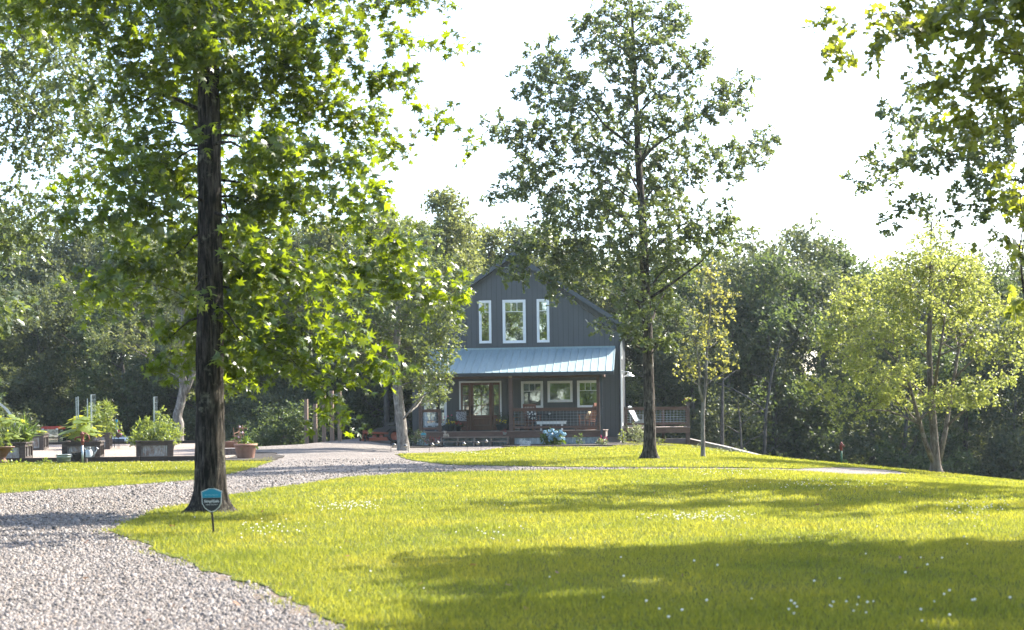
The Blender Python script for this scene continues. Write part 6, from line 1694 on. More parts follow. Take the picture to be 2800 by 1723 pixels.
# path lanterns on shepherd hooks
def path_lantern(label, px, py, dirx, h=.40):
    r = gthing('path_lantern', label, 'lantern', px, py, 0, 'solar lanterns along the front path')
    d = dirx
    MB().tube([(0, 0, -.05), (0, 0, h * .85), (d * .015, 0, h * .97), (d * .06, 0, h), (d * .10, 0, h * .95), (d * .11, 0, h * .86)], .008, 6).build('hook', M_BLACK, r)
    c = (d * .11, 0, h * .58)
    MB().lathe([(.0, .105), (.015, .10), (.022, .075), (.045, .06), (.078, .04), (.082, .028), (.064, .03), (0, .045)], c, 18).build('cap', mat('lantern_steel', (0.12, 0.125, 0.13), .4, .6), r, True)
    MB().lathe([(.06, .028), (.056, .005), (.035, -.015), (0, -.02)], c, 16).build('globe', mat('lantern_glass', (0.5, 0.45, 0.33), .25), r, True)
    MB().lathe([(.065, .026), (.068, .02), (.065, .014), (.058, .014)], c, 18).build('ring', M_BLACK, r)
    return r
path_lantern('path lantern with a ring hook just left of the steps, in front', 1174, 1236, 1)
path_lantern('path lantern behind its neighbour, close to the left end of the steps', 1189.5, 1229, 1)
path_lantern('tall path lantern in front of the left half of the steps', 1277.5, 1237, -1, .46)
path_lantern('path lantern in front of the middle of the steps', 1315, 1232, -1, .42)
path_lantern('path lantern nearest the right half of the steps', 1337.5, 1226, -1, .42)
path_lantern('path lantern at the foot of the leaning grey trunk', 1117, 1236, -1, .34)
path_lantern('path lantern left of the leaning grey trunk', 1069, 1236, 1, .40)

# ================================================================== SIDE DECK
ad = thing('adirondack_chair', 'pale grey adirondack chair on the side deck', 'chair', hworld(XR + .78, 4.55, SZ + .002), YAW + math.radians(68))
M_GREYP = mat('grey_chair_paint', (0.30, 0.36, 0.38), .6, var=.15, scale=6)
for i in range(6):
    x = -.24 + i * .096; MB().bar((x, .12, .26), (x * 1.15, .52, 1.0 - .012 * (i - 2.5) ** 2), .085, .02, (0, 1, .4)).build('back_slat', M_GREYP, ad)
for i in range(5): MB().box(-.27, .27, -.36 + i * .1, -.36 + i * .1 + .085, .36 - i * .025, .38 - i * .025).build('seat_slat', M_GREYP, ad)
for sx in (-1, 1):
    MB().bar((sx * .36, -.42, .56), (sx * .36, .36, .56), .13, .022).build('armrest', M_GREYP, ad); MB().box(sx * .31 - .012, sx * .31 + .012, -.38, -.26, 0, .548).build('leg', M_GREYP, ad); MB().bar((sx * .28, -.34, .33), (sx * .28, .55, .03), .025, .1).build('leg', M_GREYP, ad)
    MB().bar((sx * .34, .33, .03), (sx * .34, .33, .54), .025, .06).build('leg', M_GREYP, ad)
pp = thing('rail_planter', 'dark pot of pale leaves and pink flowers on the side deck railing corner', 'planter', hworld(XR + SDX1 - .10, 3.32, SZ + .932), YAW)
MB().obox((0, 0, .11), .17, .17, .22, None, 1.35).build('pot', mat('brown_pot', (0.06, 0.045, 0.04), .7), pp)
foliage(pp, [(-.1, 0, .3, .14), (.1, 0, .32, .14), (0, 0, .38, .12), (-.22, 0, .22, .08), (.2, 0, .30, .08)], M_GREENL, 30, per_m2=120, leaves=8, twig=.1, size=.06, shape='oval')
for k, (x, z) in enumerate(((-.1, .36), (-.02, .38), (-.14, .33), (.06, .34))): MB().blob((x, -.1, z), .028, .02, .025, 8, 5).build('blossom', M_PINK, pp, True)

# ================================================================== GARDEN
pad_front = G(300, 1264)[1]
pdx1 = G(612, 1258)[0]
pad, PADP = sheet('garden_gravel', [(-32, pad_front - .1), (pdx1, pad_front + .3), (pdx1 - .2, 50), (-12.4, 58.0), (-32, 59.5)], .07, M_PEA, .8, .6, 0, .1)
M_TIMBER = mat('dark_timber', (0.028, 0.022, 0.018), .85, var=.5, scale=6, stretch=(1, 5, 5), bump=.6)
M_TIMBER2 = mat('weathered_timber', (0.060, 0.047, 0.041), .85, var=.45, scale=5, stretch=(1, 4, 4), bump=.6)
xs_ = np.linspace(-31, pdx1, 10)
for i in range(5, 9):
    xa, xb = xs_[i], xs_[i + 1]; y = pad_front - .12 + .42 * ((xa + 31) / (pdx1 + 31))
    o = MB().box(-(xb - xa) / 2 + .004, (xb - xa) / 2 - .004, -.08, .08, -.06, .155).build('edging_timber', M_TIMBER); o.location = ((xa + xb) / 2, y, Tz((xa + xb) / 2, y)); 
    tag(o, {5: 'dark front timber of the garden just beyond the left edge', 6: 'dark front timber at the left edge behind the low leafy plants', 7: 'dark front timber behind the galvanised tub and hand pump', 8: 'dark front timber below the main tomato bed'}[i], 'timber', 'timbers along the garden front')
for i, (xa, xb) in enumerate(((-24, -20.5), (-20.5, -17), (-17, -13.5), (-13.5, -12.2))):
    o = MB().box(-(xb - xa) / 2 + .004, (xb - xa) / 2 - .004, -.08, .08, -.06, .17).build('edging_timber', M_TIMBER); o.location = ((xa + xb) / 2, 58.6, Tz((xa + xb) / 2, 58.6)); tag(o, ['dark back timber of the garden near the arch trellis', 'dark back timber of the garden in front of the tractor', 'dark back timber between the squash bed and the main tomato bed', 'short dark back timber beside the forked trunk'][i], 'timber', 'timbers along the garden back')
BYAW = math.radians(13)
BEDS = {}
def raised_bed(key, label, px_l, px_r, Y, D, Hh=.56, base_z=None):
    a, b = P(px_l, 1230, Y), P(px_r, 1230, Y); W = b[0] - a[0]
    z = Tz(a[0], Y) + .071
    r = thing('raised_bed', label, 'planter', (a[0], Y, z), BYAW, 'raised garden beds of timber and corrugated steel')
    BEDS[key] = (r, W, D, Hh)
    M1, M2 = M_TIMBER2, M_TIMBER2
    for x in (0, W - .16):
        for y in (0, D - .09): MB().box(x, x + .16, y, y + .09, 0, Hh - .045).build('corner_post', M1, r)
    for y0, y1 in ((.012, .05), (D - .05, D - .012)):
        MB().box(.162, W - .162, y0, y1, Hh - .15, Hh - .047).build('rail', M1, r); MB().box(.162, W - .162, y0, y1, .0, .08).build('rail', M1, r)
    for x0, x1 in ((.012, .05), (W - .05, W - .012)):
        MB().box(x0, x1, .092, D - .092, Hh - .15, Hh - .047).build('rail', M1, r); MB().box(x0, x1, .092, D - .092, 0, .10).build('rail', M1, r)
        for k in (1, 2): MB().box(x0 - .002, x1 + .002, D * k / 3 - .04, D * k / 3 + .04, .101, Hh - .151).build('stud', M1, r)
    c = .13
    for (x0, x1, y0, y1) in ((-.03, W + .03, -.03, c - .03), (-.03, W + .03, D + .03 - c, D + .03), (-.03, c - .03, c - .029, D + .029 - c), (W + .03 - c, W + .03, c - .029, D + .029 - c)):
        MB().box(x0, x1, y0, y1, Hh - .044, Hh).build('cap_board', M1, r)
    M_RUST = mat('rusty_corrugated', (0.36, 0.40, 0.42), .5, .45, scale=5, stretch=(2, 2, 1.2), col2=(0.16, 0.11, 0.09))
    for y in (.058, D - .058): corrugated(.165, W - .165, .03, Hh - .05, y, .06, .008).build('steel_sheet', M_RUST, r)
    for x in (.07, W - .07): MB().box(x - .004, x + .004, .07, D - .07, .03, Hh - .05).build('steel_sheet', M_RUST, r)
    MB().box(.08, W - .08, .08, D - .08, .02, Hh - .10).build('soil', M_SOILP, r)
    return r
Yf = pad_front + .55
raised_bed('main', 'raised bed with a tall tomato bush just left of the big sweetgum trunk', 372, 470, Yf, 2.3)
raised_bed('centre', 'raised bed of squash with metal stakes behind the red hand pump', 169, 270, Yf, 2.3)
raised_bed('left', 'raised bed cut by the left edge, full of squash and chives', -48, 63, Yf - .2, 2.3)
raised_bed('back', 'raised bed with a few pale leaves, farther back, left of the red tractor', 62, 117, 52.5, 2.0, .62)
raised_bed('backmid', 'raised bed with a tall tomato hedge behind the squash bed', 240, 298, 52.5, 2.0, .62)
raised_bed('backright', 'raised bed farther back, mostly hidden by the main tomato bed', 425, 474, 52.0, 2.0, .62)
def bed_plant(key, name, label, lobes, m, seed, **kw):
    r, W, D, Hh = BEDS[key]
    q = Matrix.Rotation(BYAW, 3, 'Z') @ Vector((W / 2, D / 2, Hh - .1))
    t_ = thing(name, label, 'plant', (r.location[0] + q.x, r.location[1] + q.y, r.location[2] + q.z), BYAW)
    foliage(t_, lobes, m, seed, **kw)
    mb = MB(); rr = np.random.default_rng(seed)
    for k in range(min(10, len(lobes))):
        l = lobes[k]; mb.tube([(l[0] * .6, l[1] * .7, -.02), (l[0] * .8, l[1] * .85, l[2] * .5), (l[0], l[1], l[2])], [.012, .009, .004], 5)
    mb.build('stems', mat('green_stem', (0.10, 0.14, 0.04), .7), t_)
    return t_
M_TOM = leaf_mat('tomato_leaf', (0.07, 0.12, 0.028), (0.13, 0.18, 0.04), (0.32, 0.38, 0.05), .45)
M_SQ = leaf_mat('squash_leaf', (0.11, 0.17, 0.03), (0.18, 0.24, 0.04), (0.50, 0.50, 0.04), .5)
rr = np.random.default_rng(55)
L = [(rr.uniform(-.55, .6), rr.uniform(-.9, .9), rr.uniform(.1, .62), rr.uniform(.2, .3)) for _ in range(26)] + [(.1, .2, .85, .2), (.2, .5, .95, .16), (-.3, .3, .75, .2), (.35, 0, .8, .18), (-.55, -.6, .25, .2), (.62, -.5, .25, .2), (.7, .3, .45, .18)]
bed_plant('main', 'tomato_plant', 'bushy tomato plant spilling over the raised bed beside the sweetgum', L, M_TOM, 60, per_m2=60, leaves=9, twig=.2, size=.085, droop=.4, shape='oakfar', up=.5)
L = [(rr.uniform(-.4, .4), rr.uniform(-.7, .8), rr.uniform(.2, 1.0), rr.uniform(.2, .3)) for _ in range(26)] + [(.3, .2, 1.1, .2), (-.1, .3, 1.25, .18), (.5, -.3, .4, .22), (.6, -.6, .15, .2)]
bed_plant('backmid', 'tomato_plant', 'tall tomato hedge in the bed behind the squash', L, M_TOM, 61, per_m2=55, leaves=9, twig=.2, size=.09, droop=.4, shape='oakfar', up=.5)
def squash(key, label, seed, n, rad, hmin, hmax, sz, name='squash_plant'):
    r, W, D, Hh = BEDS[key]; rng = np.random.default_rng(seed)
    q = Matrix.Rotation(BYAW, 3, 'Z') @ Vector((W / 2, D * .42, Hh - .1))
    t_ = thing(name, label, 'plant', (r.location[0] + q.x, r.location[1] + q.y, r.location[2] + q.z), BYAW)
    v = [(0, 0, 0)]; ang = np.linspace(0, 2 * math.pi, 15)[:-1]
    mb = MB()
    for k in range(n):
        a = rng.uniform(0, 6.283); q_ = rad * math.sqrt(rng.uniform(.05, 1)); h = rng.uniform(hmin, hmax) * (1.1 - .4 * q_ / rad)
        c = Vector((q_ * math.cos(a) * .75, q_ * math.sin(a) * 1.1, h)); mb.tube([(c.x * .25, c.y * .25, 0), (c.x * .7, c.y * .7, h * .7), tuple(c)], [.014, .011, .008], 5)
        s_ = sz * rng.uniform(.7, 1.2); tilt = Matrix.Rotation(rng.uniform(.1, .7), 3, Vector((-math.sin(a), math.cos(a), 0))) @ Matrix.Rotation(rng.uniform(0, 6.28), 3, 'Z')
        pts = [tuple(c)]
        for i, t in enumerate(ang):
            rr_ = s_ * (1.0 if i % 2 == 0 else .74) * (.55 if abs(t - math.pi) < .3 else 1)
            p = tilt @ Vector((rr_ * math.cos(t), rr_ * math.sin(t), -.16 * rr_ + .03 * rng.normal() * s_)); pts.append((c.x + p.x, c.y + p.y, c.z + p.z))
        ml = MB().add(pts, [(0, 1 + i, 1 + (i + 1) % 14) for i in range(14)]); 
        me = bpy.data.meshes.new('leaf'); me.from_pydata(ml.v, [], ml.f); link('leaf', me, M_SQ, t_, False)
    mb.build('stems', MATS['green_stem'], t_)
    return t_
squash('centre', 'broad-leaved yellow-green squash plant in the bed with metal stakes', 70, 46, .85, .35, .98, .23)
squash('left', 'broad-leaved squash plant in the left-edge bed', 71, 60, .95, .3, 1.15, .15)
squash('back', 'few pale squash leaves in the bed left of the tractor', 72, 14, .5, .12, .28, .15)
r, W, D, Hh = BEDS['left']
q = Matrix.Rotation(BYAW, 3, 'Z') @ Vector((W - .25, D * .4, Hh - .1))
ch = thing('chives', 'clump of grassy chives at the right side of the left-edge bed', 'plant', (r.location[0] + q.x, r.location[1] + q.y, r.location[2] + q.z), 0)
foliage(ch, [(0, 0, .12, .14), (.05, .2, .15, .16), (0, -.1, .12, .12)], M_GREENP, 73, per_m2=170, leaves=6, twig=.2, size=.5, droop=-1.6, shape='blade', up=.1, jitter=.3)
# stakes and wire cages
def stake(label, px, top, bot, Y, w=.035):
    a, b = P(px, bot, Y), P(px, top, Y)
    o = MB().box(-w / 2, w / 2, -.004, .004, 0, b[2] - a[2]).box(-.004, .004, .0045, w, 0, b[2] - a[2]).build('metal_stake', mat('galvanised_stake', (0.42, 0.46, 0.46), .45, .5, var=.15)); o.location = tuple(a)
    return tag(o, label, 'stake', 'metal stakes in the squash bed')
stake('leftmost thin metal stake in the squash bed', 209, 1086, 1172, Yf + .9, .028); stake('thickest metal stake in the squash bed, second from the left', 214.5, 1084, 1170, Yf + .6, .042); stake('shorter metal stake farther back in the squash bed', 239.5, 1090, 1150, Yf + 1.6, .03)
def ladder(label, px0, px1, top, bot, Y, bars):
    a, b, t_ = P(px0, bot, Y), P(px1, bot, Y), P(px0, top, Y); w = b[0] - a[0]; h = t_[2] - a[2]
    r = thing('wire_trellis', label, 'trellis', tuple(a), 0)
    MB().box(-.02, .02, -.02, .02, 0, h).build('post', MATS['galvanised_stake'], r)
    mb = MB()
    for i in range(bars): z = h - .004 - i * h * .16 / 1.0; mb.tube([(.0, .022, z), (w, .022, z)], .006, 5)
    for k in range(5): mb.tube([(w * (k + 1) / 5, .026, h), (w * (k + 1) / 5, .026, h - (bars - 1) * h * .16 - .05)], .0035, 4)
    mb.build('wire_mesh', MATS['galvanised_stake'], r); return r
ladder('ladder-like wire trellis at the right of the squash bed', 250, 261.5, 1079, 1170, Yf + .8, 4)
ladder('narrow wire trellis standing in the main tomato bed', 422, 430.5, 1085, 1180, Yf + 1.2, 4)
# arched cattle panel at the left edge
ap = P(20, 1150, 46.5)
arch = thing('arch_trellis', 'arched wire panel trellis at the left edge of the garden', 'trellis', (ap[0] - 1.0, 46.5, Tz(ap[0], 46.5) + .07), math.radians(28))
mb = MB(); R0, zc, dw = 1.25, .75, .62
arc = [(R0, 0)] + [(R0 * math.cos(t), zc + R0 * math.sin(t)) for t in np.linspace(0, math.pi, 22)] + [(-R0, 0)]
for k in range(8):
    y = -dw / 2 + dw * k / 7; mb.tube([(x, y, z) for x, z in arc], .007, 5)
mb.build('long_wires', M_WIRE, arch); mb = MB()
for x, z in arc: mb.tube([(x, -dw / 2, z), (x, dw / 2, z)], .006, 5)
mb.build('cross_wires', M_WIRE, arch)
# hanging basket ball on a pole, blue spinner, pink flowers
hb = at('hanging_basket', 'round trailing plant basket with spiky top on a pole behind the squash bed', 'plant', 296, 54.5, .07)
MB().tube([(.22, .05, 0), (.22, .05, 1.75), (.15, .05, 1.85), (0, .05, 1.80)], .014, 6).build('pole', M_BLACK, hb)
MB().lathe([(0, 1.02), (.14, 1.06), (.2, 1.2), (.19, 1.2), (0, 1.18)], k=16).build('basket', MATS['brown_pot'], hb, True)
foliage(hb, [(0, 0, 1.32, .26), (-.12, 0, 1.15, .2), (.16, 0, 1.1, .2), (.25, 0, .92, .12)], M_VARI, 75, per_m2=80, leaves=8, twig=.14, size=.06, droop=.5, shape='oval')
foliage(hb, [(0, 0, 1.5, .06)], M_GREENL, 76, 'spiky_leaves', per_m2=900, leaves=4, twig=.1, size=.34, droop=-1.8, shape='blade', up=.1)
bf = at('wind_spinner', 'bright blue hanging wind spinner right of the hanging basket', 'spinner', 320, 53.8, .07)
MB().tube([(0, 0, 0), (0, 0, 1.1), (0, -.05, 1.15)], .008, 5).build('pole', M_BLACK, bf)
mb = MB()
for i in range(9): mb.obox((0, -.06, .70 + i * .045), .09, .02, .04, Matrix.Rotation(i * .4, 4, 'Z'))
mb.build('blade', mat('bright_blue', (0.01, 0.28, 0.55), .4), bf)
pk = at('flower_basket', 'small pot with pink and white flowers right of the back tomato bed', 'plant', 325, 53.4, .07)
MB().tube([(0, 0, 0), (0, 0, .5)], .012, 6).build('pole', M_BLACK, pk); MB().lathe([(0, .42), (.1, .42), (.14, .58), (.12, .58), (0, .55)], k=14).build('pot', MATS['brown_pot'], pk, True)
foliage(pk, [(0, 0, .64, .13), (-.12, 0, .55, .1), (.1, 0, .6, .1)], M_GREENP, 77, per_m2=120, leaves=7, twig=.1, size=.05, shape='oval')
for k in range(10): MB().blob((rr.normal() * .09, -.1 + rr.normal() * .03, .6 + rr.normal() * .07), .025, .02, .022, 7, 4).build('blossom', M_PINK if k % 3 else M_WHITEP, pk, True)
# hand pump on a standpipe
hp = gthing('hand_pump', 'rusty red hand pump on a galvanised standpipe in front of the squash bed', 'pump', 226, 1268); hp.scale = (1.15, 1.15, 1.05)
M_RUSTR = mat('rust_red_paint', (0.16, 0.035, 0.022), .6, var=.35, scale=12, bump=.3)
MB().tube([(0, 0, -.05), (0, 0, .54)], .026, 12).build('standpipe', M_WIRE, hp, True)
MB().lathe([(.034, .52), (.034, .60), (.05, .61), (.05, .64), (.04, .66), (.045, .80), (.065, .82), (.065, .85), (.03, .87), (.028, .90), (0, .905)], k=16).build('pump_body', M_RUSTR, hp, True)
MB().tube([(-.02, 0, .74), (-.12, -.02, .75), (-.17, -.03, .72), (-.175, -.03, .66)], [.03, .026, .026, .022], 10).build('spout', M_RUSTR, hp, True)
MB().tube([(.0, 0, .885), (.08, 0, .86), (.16, 0, .80), (.18, 0, .70), (.14, 0, .62), (.08, 0, .64)], [.018, .017, .016, .016, .015, .014], 8).build('handle', M_RUSTR, hp, True)
MB().box(-.09, .09, .05, .13, -.02, .14).build('base_block', M_TIMBER2, hp)
# tubs and watering can
def tub(name, label, px, py, r0, r1, h, m, cat='tub'):
    t_ = gthing(name, label, cat, px, py) if py > 1260 else at(name, label, cat, px, pad_front + .30, .075)
    MB().lathe([(0, 0), (r0, 0), (r0 + (r1 - r0) * .33, h * .33), (r0 + (r1 - r0) * .36 + .008, h * .36), (r0 + (r1 - r0) * .39, h * .39), (r0 + (r1 - r0) * .7, h * .7), (r0 + (r1 - r0) * .73 + .008, h * .73), (r0 + (r1 - r0) * .76, h * .76), (r1, h), (r1 + .012, h), (r1 + .012, h - .02), (r1 - .004, h - .006), (r0 + .006, .012), (0, .012)], k=28).build('body', m, t_, True)
    for s_ in (-1, 1): MB().tube([(s_ * (r1 + .004), -.06, h * .8), (s_ * (r1 + .035), -.03, h * .84), (s_ * (r1 + .035), .03, h * .84), (s_ * (r1 + .004), .06, h * .8)], .007, 6).build('handle', m, t_)
    return t_
M_GALV = mat('galvanised_bucket', (0.20, 0.24, 0.25), .45, .4, var=.2, scale=6)
tub('galvanised_tub', 'small grey galvanised tub on the grass edge left of the hand pump', 174.5, 1268, .18, .215, .28, M_GALV)
bt = tub('black_tub', 'black planting tub against the squash bed behind the standpipe', 217, 1256, .20, .245, .24, mat('black_rubber', (0.012, 0.012, 0.013), .6))
MB().lathe([(0, .2), (.21, .2)], k=20).build('soil', M_SOILP, bt)
wcn = at('watering_can', 'galvanised watering can beside the black tub', 'watering can', 242, pad_front + .26, .075)
M_GALL = mat('galvanised_light', (0.40, 0.44, 0.45), .38, .5, var=.12, scale=5)
MB().lathe([(0, 0), (.12, 0), (.125, .02), (.118, .24), (.09, .30), (.08, .33), (.085, .33), (0, .325)], k=22).build('body', M_GALL, wcn, True)
MB().tube([(.10, 0, .06), (.20, -.02, .20), (.27, -.04, .32)], [.028, .02, .016], 10).build('spout', M_GALL, wcn, True)
MB().lathe([(.012, -.04), (.05, .0), (.052, .012), (0, .02)], (.285, -.045, .35), 16, Matrix.Rotation(math.radians(40), 4, 'Y')).build('rose', M_GALL, wcn, True)
MB().tube([(-.08, 0, .30), (-.14, 0, .36), (-.19, 0, .30), (-.16, 0, .12), (-.115, 0, .08)], .010, 8).build('handle', M_GALL, wcn, True)
MB().tube([(.06, 0, .31), (.04, 0, .385), (-.04, 0, .385), (-.06, 0, .31)], .009, 8).build('top_handle', M_GALL, wcn, True)
# terracotta pots
tp = gthing('terracotta_pot', 'big terracotta pot with a stick trellis right of the sweetgum trunk', 'pot', 672, 1256)
MB().lathe([(0, 0), (.245, 0), (.255, .02), (.34, .40), (.345, .41), (.365, .415), (.368, .485), (.345, .49), (.32, .44), (0, .43)], k=36).build('pot', M_TERRA, tp, True)
foliage(tp, [(-.12, 0, .52, .16), (.1, 0, .54, .18), (.25, -.05, .5, .12), (0, .1, .66, .14), (-.02, -.1, .5, .14)], M_GREENP, 80, per_m2=110, leaves=8, twig=.14, size=.085, shape='oval')
mb = MB()
M_STICK = mat('twig_wood', (0.22, 0.12, 0.08), .8, var=.3)
for i, (a, b) in enumerate([((-.30, -.1, .42), (-.36, -.1, 1.0)), ((-.22, .1, .42), (-.24, .1, .92)), ((-.12, -.06, .42), (-.20, -.06, 1.08)), ((-.02, -.04, .42), (-.09, -.04, 1.08)), ((-.26, -.08, .98), (.06, -.06, .98)), ((-.40, -.1, .74), (-.12, -.06, .72)), ((-.42, -.1, .60), (-.26, -.1, .60)), ((-.14, -.06, .76), (-.02, -.05, .82)), ((-.36, -.1, .8), (-.18, .08, .88))]):
    MB().tube([a, b], .013, 6).build('trellis_stick', M_STICK, tp)
for k, (x, z) in enumerate(((-.16, 1.02), (-.08, .84), (-.2, .7))): MB().blob((x, -.08, z), .03, .02, .035, 8, 5).build('blossom', mat('pale_pink', (0.6, 0.45, 0.5), .7), tp, True)
p2 = at('terracotta_pot', 'terracotta pot half hidden behind the big one', 'pot', 634, 48.5, .04)
MB().lathe([(0, 0), (.2, 0), (.27, .36), (.30, .36), (.30, .42), (.27, .42), (.25, .38), (0, .36)], k=28).build('pot', M_TERRA, p2, True)
foliage(p2, [(-.05, 0, .42, .12), (.05, .05, .42, .12)], M_GREENP, 81, per_m2=90, leaves=7, twig=.12, size=.07, shape='oval')
tr_ = at('stone_trough', 'rough grey trough between the sweetgum trunk and the big terracotta pot', 'trough', 624, 46.8, .04, math.radians(8))
mb = MB(); mb.box(-.42, .30, -.2, -.15, .0, .22).box(-.42, .30, .15, .2, .0, .22).box(-.42, -.37, -.149, .149, 0, .22).box(.25, .30, -.149, .149, 0, .22); mb.build('trough_wall', mat('rough_concrete', (0.13, 0.105, 0.10), .9, var=.4, scale=14, bump=.8, bscale=30), tr_)
MB().box(-.44, .32, -.22, .22, .221, .245).build('rim', mat('pale_rim', (0.33, 0.30, 0.28), .8, var=.2), tr_); MB().box(-.45, .33, -.24, .24, -.03, -.001).build('base_slab', MATS['pale_rim'], tr_)
p3 = at('terracotta_bowl', 'wide dark terracotta bowl on a stand at the left edge in front of the bed', 'pot', 4, pad_front - .55, .04)
MB().lathe([(0, 0), (.2, 0), (.18, .05), (.10, .12), (.12, .16), (.20, .3), (.36, .46), (.38, .46), (.38, .49), (.35, .49), (0, .45)], k=30).build('pot', mat('dark_terracotta', (0.12, 0.058, 0.045), .75, var=.25), p3, True)
foliage(p3, [(-.1, 0, .55, .18), (.12, 0, .56, .18), (.25, -.05, .5, .12), (0, .1, .66, .16)], M_GREENL, 82, per_m2=90, leaves=8, twig=.12, size=.075, shape='heart')
gc = gthing('ground_cover', 'low leafy plants along the timber at the left edge', 'plant', 70, 1272)
foliage(gc, [(-.8, .1, .06, .12), (-.5, .1, .08, .12), (-.2, .12, .08, .12), (.1, .1, .05, .1), (.35, .1, .09, .12), (.6, .1, .1, .13)], M_GREENL, 83, per_m2=120, leaves=7, twig=.1, size=.06, shape='heart')
# red yard hydrant on a green pipe at the right
yh = thing('yard_hydrant', 'red-headed yard hydrant on a green pipe at the far right lawn edge', 'hydrant', tuple(P(2301, 1264, 47.0)), 0); yh.scale = (.8, .8, .95)
MB().tube([(0, 0, -.2), (0, 0, .42)], .035, 10).build('pipe', mat('green_paint', (0.01, 0.09, 0.05), .5), yh, True)
MB().lathe([(.04, .40), (.05, .44), (.045, .56), (.06, .58), (.05, .66), (.03, .70), (0, .71)], k=14).build('head', mat('red_paint', (0.16, 0.018, 0.022), .6), yh, True)
MB().tube([(-.0, 0, .62), (.09, -.02, .6), (.11, -.02, .52)], .022, 8).build('spout', MATS['red_paint'], yh, True); MB().tube([(-.03, 0, .68), (-.06, 0, .58), (-.06, 0, .46)], .012, 6).build('handle', MATS['red_paint'], yh)
MB().obox((.16, 0, .04), .12, .10, .08).build('valve_box', mat('green_paint2', (0.06, 0.12, 0.03), .7), yh)

# ================================================================== MACHINES
def wheel(parent, c, r, w, tyre_m, rim_m, name='wheel', rim=.55, spokes=0):
    R_ = Matrix.Rotation(math.radians(90), 4, 'X')
    t_ = MB().lathe([(r * rim, -w / 2), (r * .86, -w / 2), (r * .97, -w * .36), (r, -w * .15), (r, w * .15), (r * .97, w * .36), (r * .86, w / 2), (r * rim, w / 2), (r * rim, -w / 2)], c, 26, R_).build(name, tyre_m, parent, True)
    MB().lathe([(0, -w * .18), (r * .16, -w * .30), (r * .2, -w * .16), (r * rim * .85, -w * .12), (r * rim * .92, -w * .42), (r * rim, -w * .42), (r * rim, w * .42), (r * rim * .9, w * .4), (0, w * .2)], c, 26, R_).build('rim', rim_m, t_, True)
    return t_
M_TYRE = mat('tyre_rubber', (0.014, 0.014, 0.015), .8, var=.3, scale=20, bump=.4)
M_ORG = mat('orange_paint', (0.21, 0.046, 0.018), .45, var=.15, scale=8)
M_BLKP = mat('black_plastic', (0.014, 0.016, 0.018), .5, var=.2, scale=6)
mw_p = P(1058, 1200, 61.4)
mw = thing('riding_mower', 'orange and black zero-turn mower parked left of the house behind the grey trunk', 'mower', (mw_p[0], 61.4, Tz(mw_p[0], 61.4) + .002), math.radians(-4))
# faces -x; side view towards the camera
for y in (-.42, .42):
    wheel(mw, (.42, y, .30), .30, .24, M_TYRE, M_ORG, 'rear_wheel', .58)
    wheel(mw, (-.98, y * .95, .15), .15, .11, M_TYRE, M_ORG, 'caster_wheel', .52)
    MB().tube([(-.98, y * .95 - .09, .15), (-.96, y * .95 - .09, .34), (-.94, y * .95, .38), (-.94, y * .95, .52)], .022, 8).build('caster_fork', M_ORG, mw)
    MB().bar((-.98, y * .95, .46), (.35, y * .62, .40), .07, .09).build('frame_rail', M_ORG, mw)
    MB().tube([(-.10, y * .6, .55), (-.14, y * .6, .95), (-.10, y * .45, 1.02), (-.10, y * .15, 1.02)], .016, 8).build('control_lever', M_BLACK, mw)
    MB().prism([(.0, .52), (.12, .66), (.75, .68), (.86, .60), (.86, .50), (.62, .58), (.2, .58), (.06, .46)], y - .13, y + .13).build('fender', M_BLKP, mw)
    MB().tube([(.50, y * .8, .45), (.50, y * .8, 1.20), (.46, y * .8, 1.72)], .028, 8).build('roll_bar_post', M_BLACK, mw)
MB().tube([(.46, -.336, 1.72), (.46, .336, 1.72)], .028, 8).build('roll_bar_top', M_BLACK, mw)
MB().bar((-.94, -.42, .52), (-.94, .42, .52), .08, .08).build('front_axle', M_ORG, mw)
MB().prism([(-.70, .10), (-.66, .24), (.10, .26), (.14, .10)], -.62, .62).build('mower_deck', M_ORG, mw)
for x in (-.50, -.2): MB().lathe([(.09, .262), (.09, .33), (.05, .35), (0, .35)], (x, -.3, 0), 14).build('spindle_cover', M_ORG, mw, True)
MB().prism([(-.62, .50), (-.52, .60), (-.2, .66), (.0, .74), (.9, .74), (.9, .45), (-.55, .44)], -.28, .28).build('body', M_BLKP, mw)
MB().obox((.15, 0, .82), .46, .48, .12).build('seat', M_BLKP, mw); MB().obox((.40, 0, 1.06), .12, .46, .46, Matrix.Rotation(math.radians(12), 4, 'Y')).build('seat_back', M_BLKP, mw)
MB().obox((.74, 0, .84), .34, .5, .2).build('engine', mat('engine_grey', (0.10, 0.10, 0.105), .5, .4), mw); MB().tube([(.62, -.3, .98), (.80, -.3, .80), (.92, -.3, .62)], .05, 8).build('lift_arm', M_ORG, mw)
MB().obox((-.45, 0, .56), .12, .2, .10).build('foot_pedal', M_ORG, mw)
# timber posts behind the drive
M_POSTW = mat('raw_post_wood', (0.20, 0.14, 0.105), .8, var=.3, scale=4, stretch=(6, 6, 1), bump=.3)
for k, (px, bot, lab) in enumerate(((838.5, 1216, 'leftmost raw timber post behind the drive'), (863, 1218, 'second raw timber post from the left behind the drive'), (886.5, 1218, 'middle raw timber post of the five behind the drive'), (908.5, 1216, 'fourth raw timber post from the left behind the drive'), (929.5, 1215, 'rightmost raw timber post behind the drive, nearest the mower'))):
    Y = 60.0 + (.9, 2.2, 1.6, .3, 0)[k]; p = P(px, bot, Y); z = Tz(p[0], Y)
    r = thing('timber_post', lab, 'post', (p[0], Y, z), math.radians(-8), 'raw timber posts behind the drive')
    MB().box(-.072, .072, -.072, .072, -.1, 2.15).build('post', M_POSTW, r); MB().box(-.085, .085, -.085, .085, 0.0, .03).build('footing', M_CONC, r)
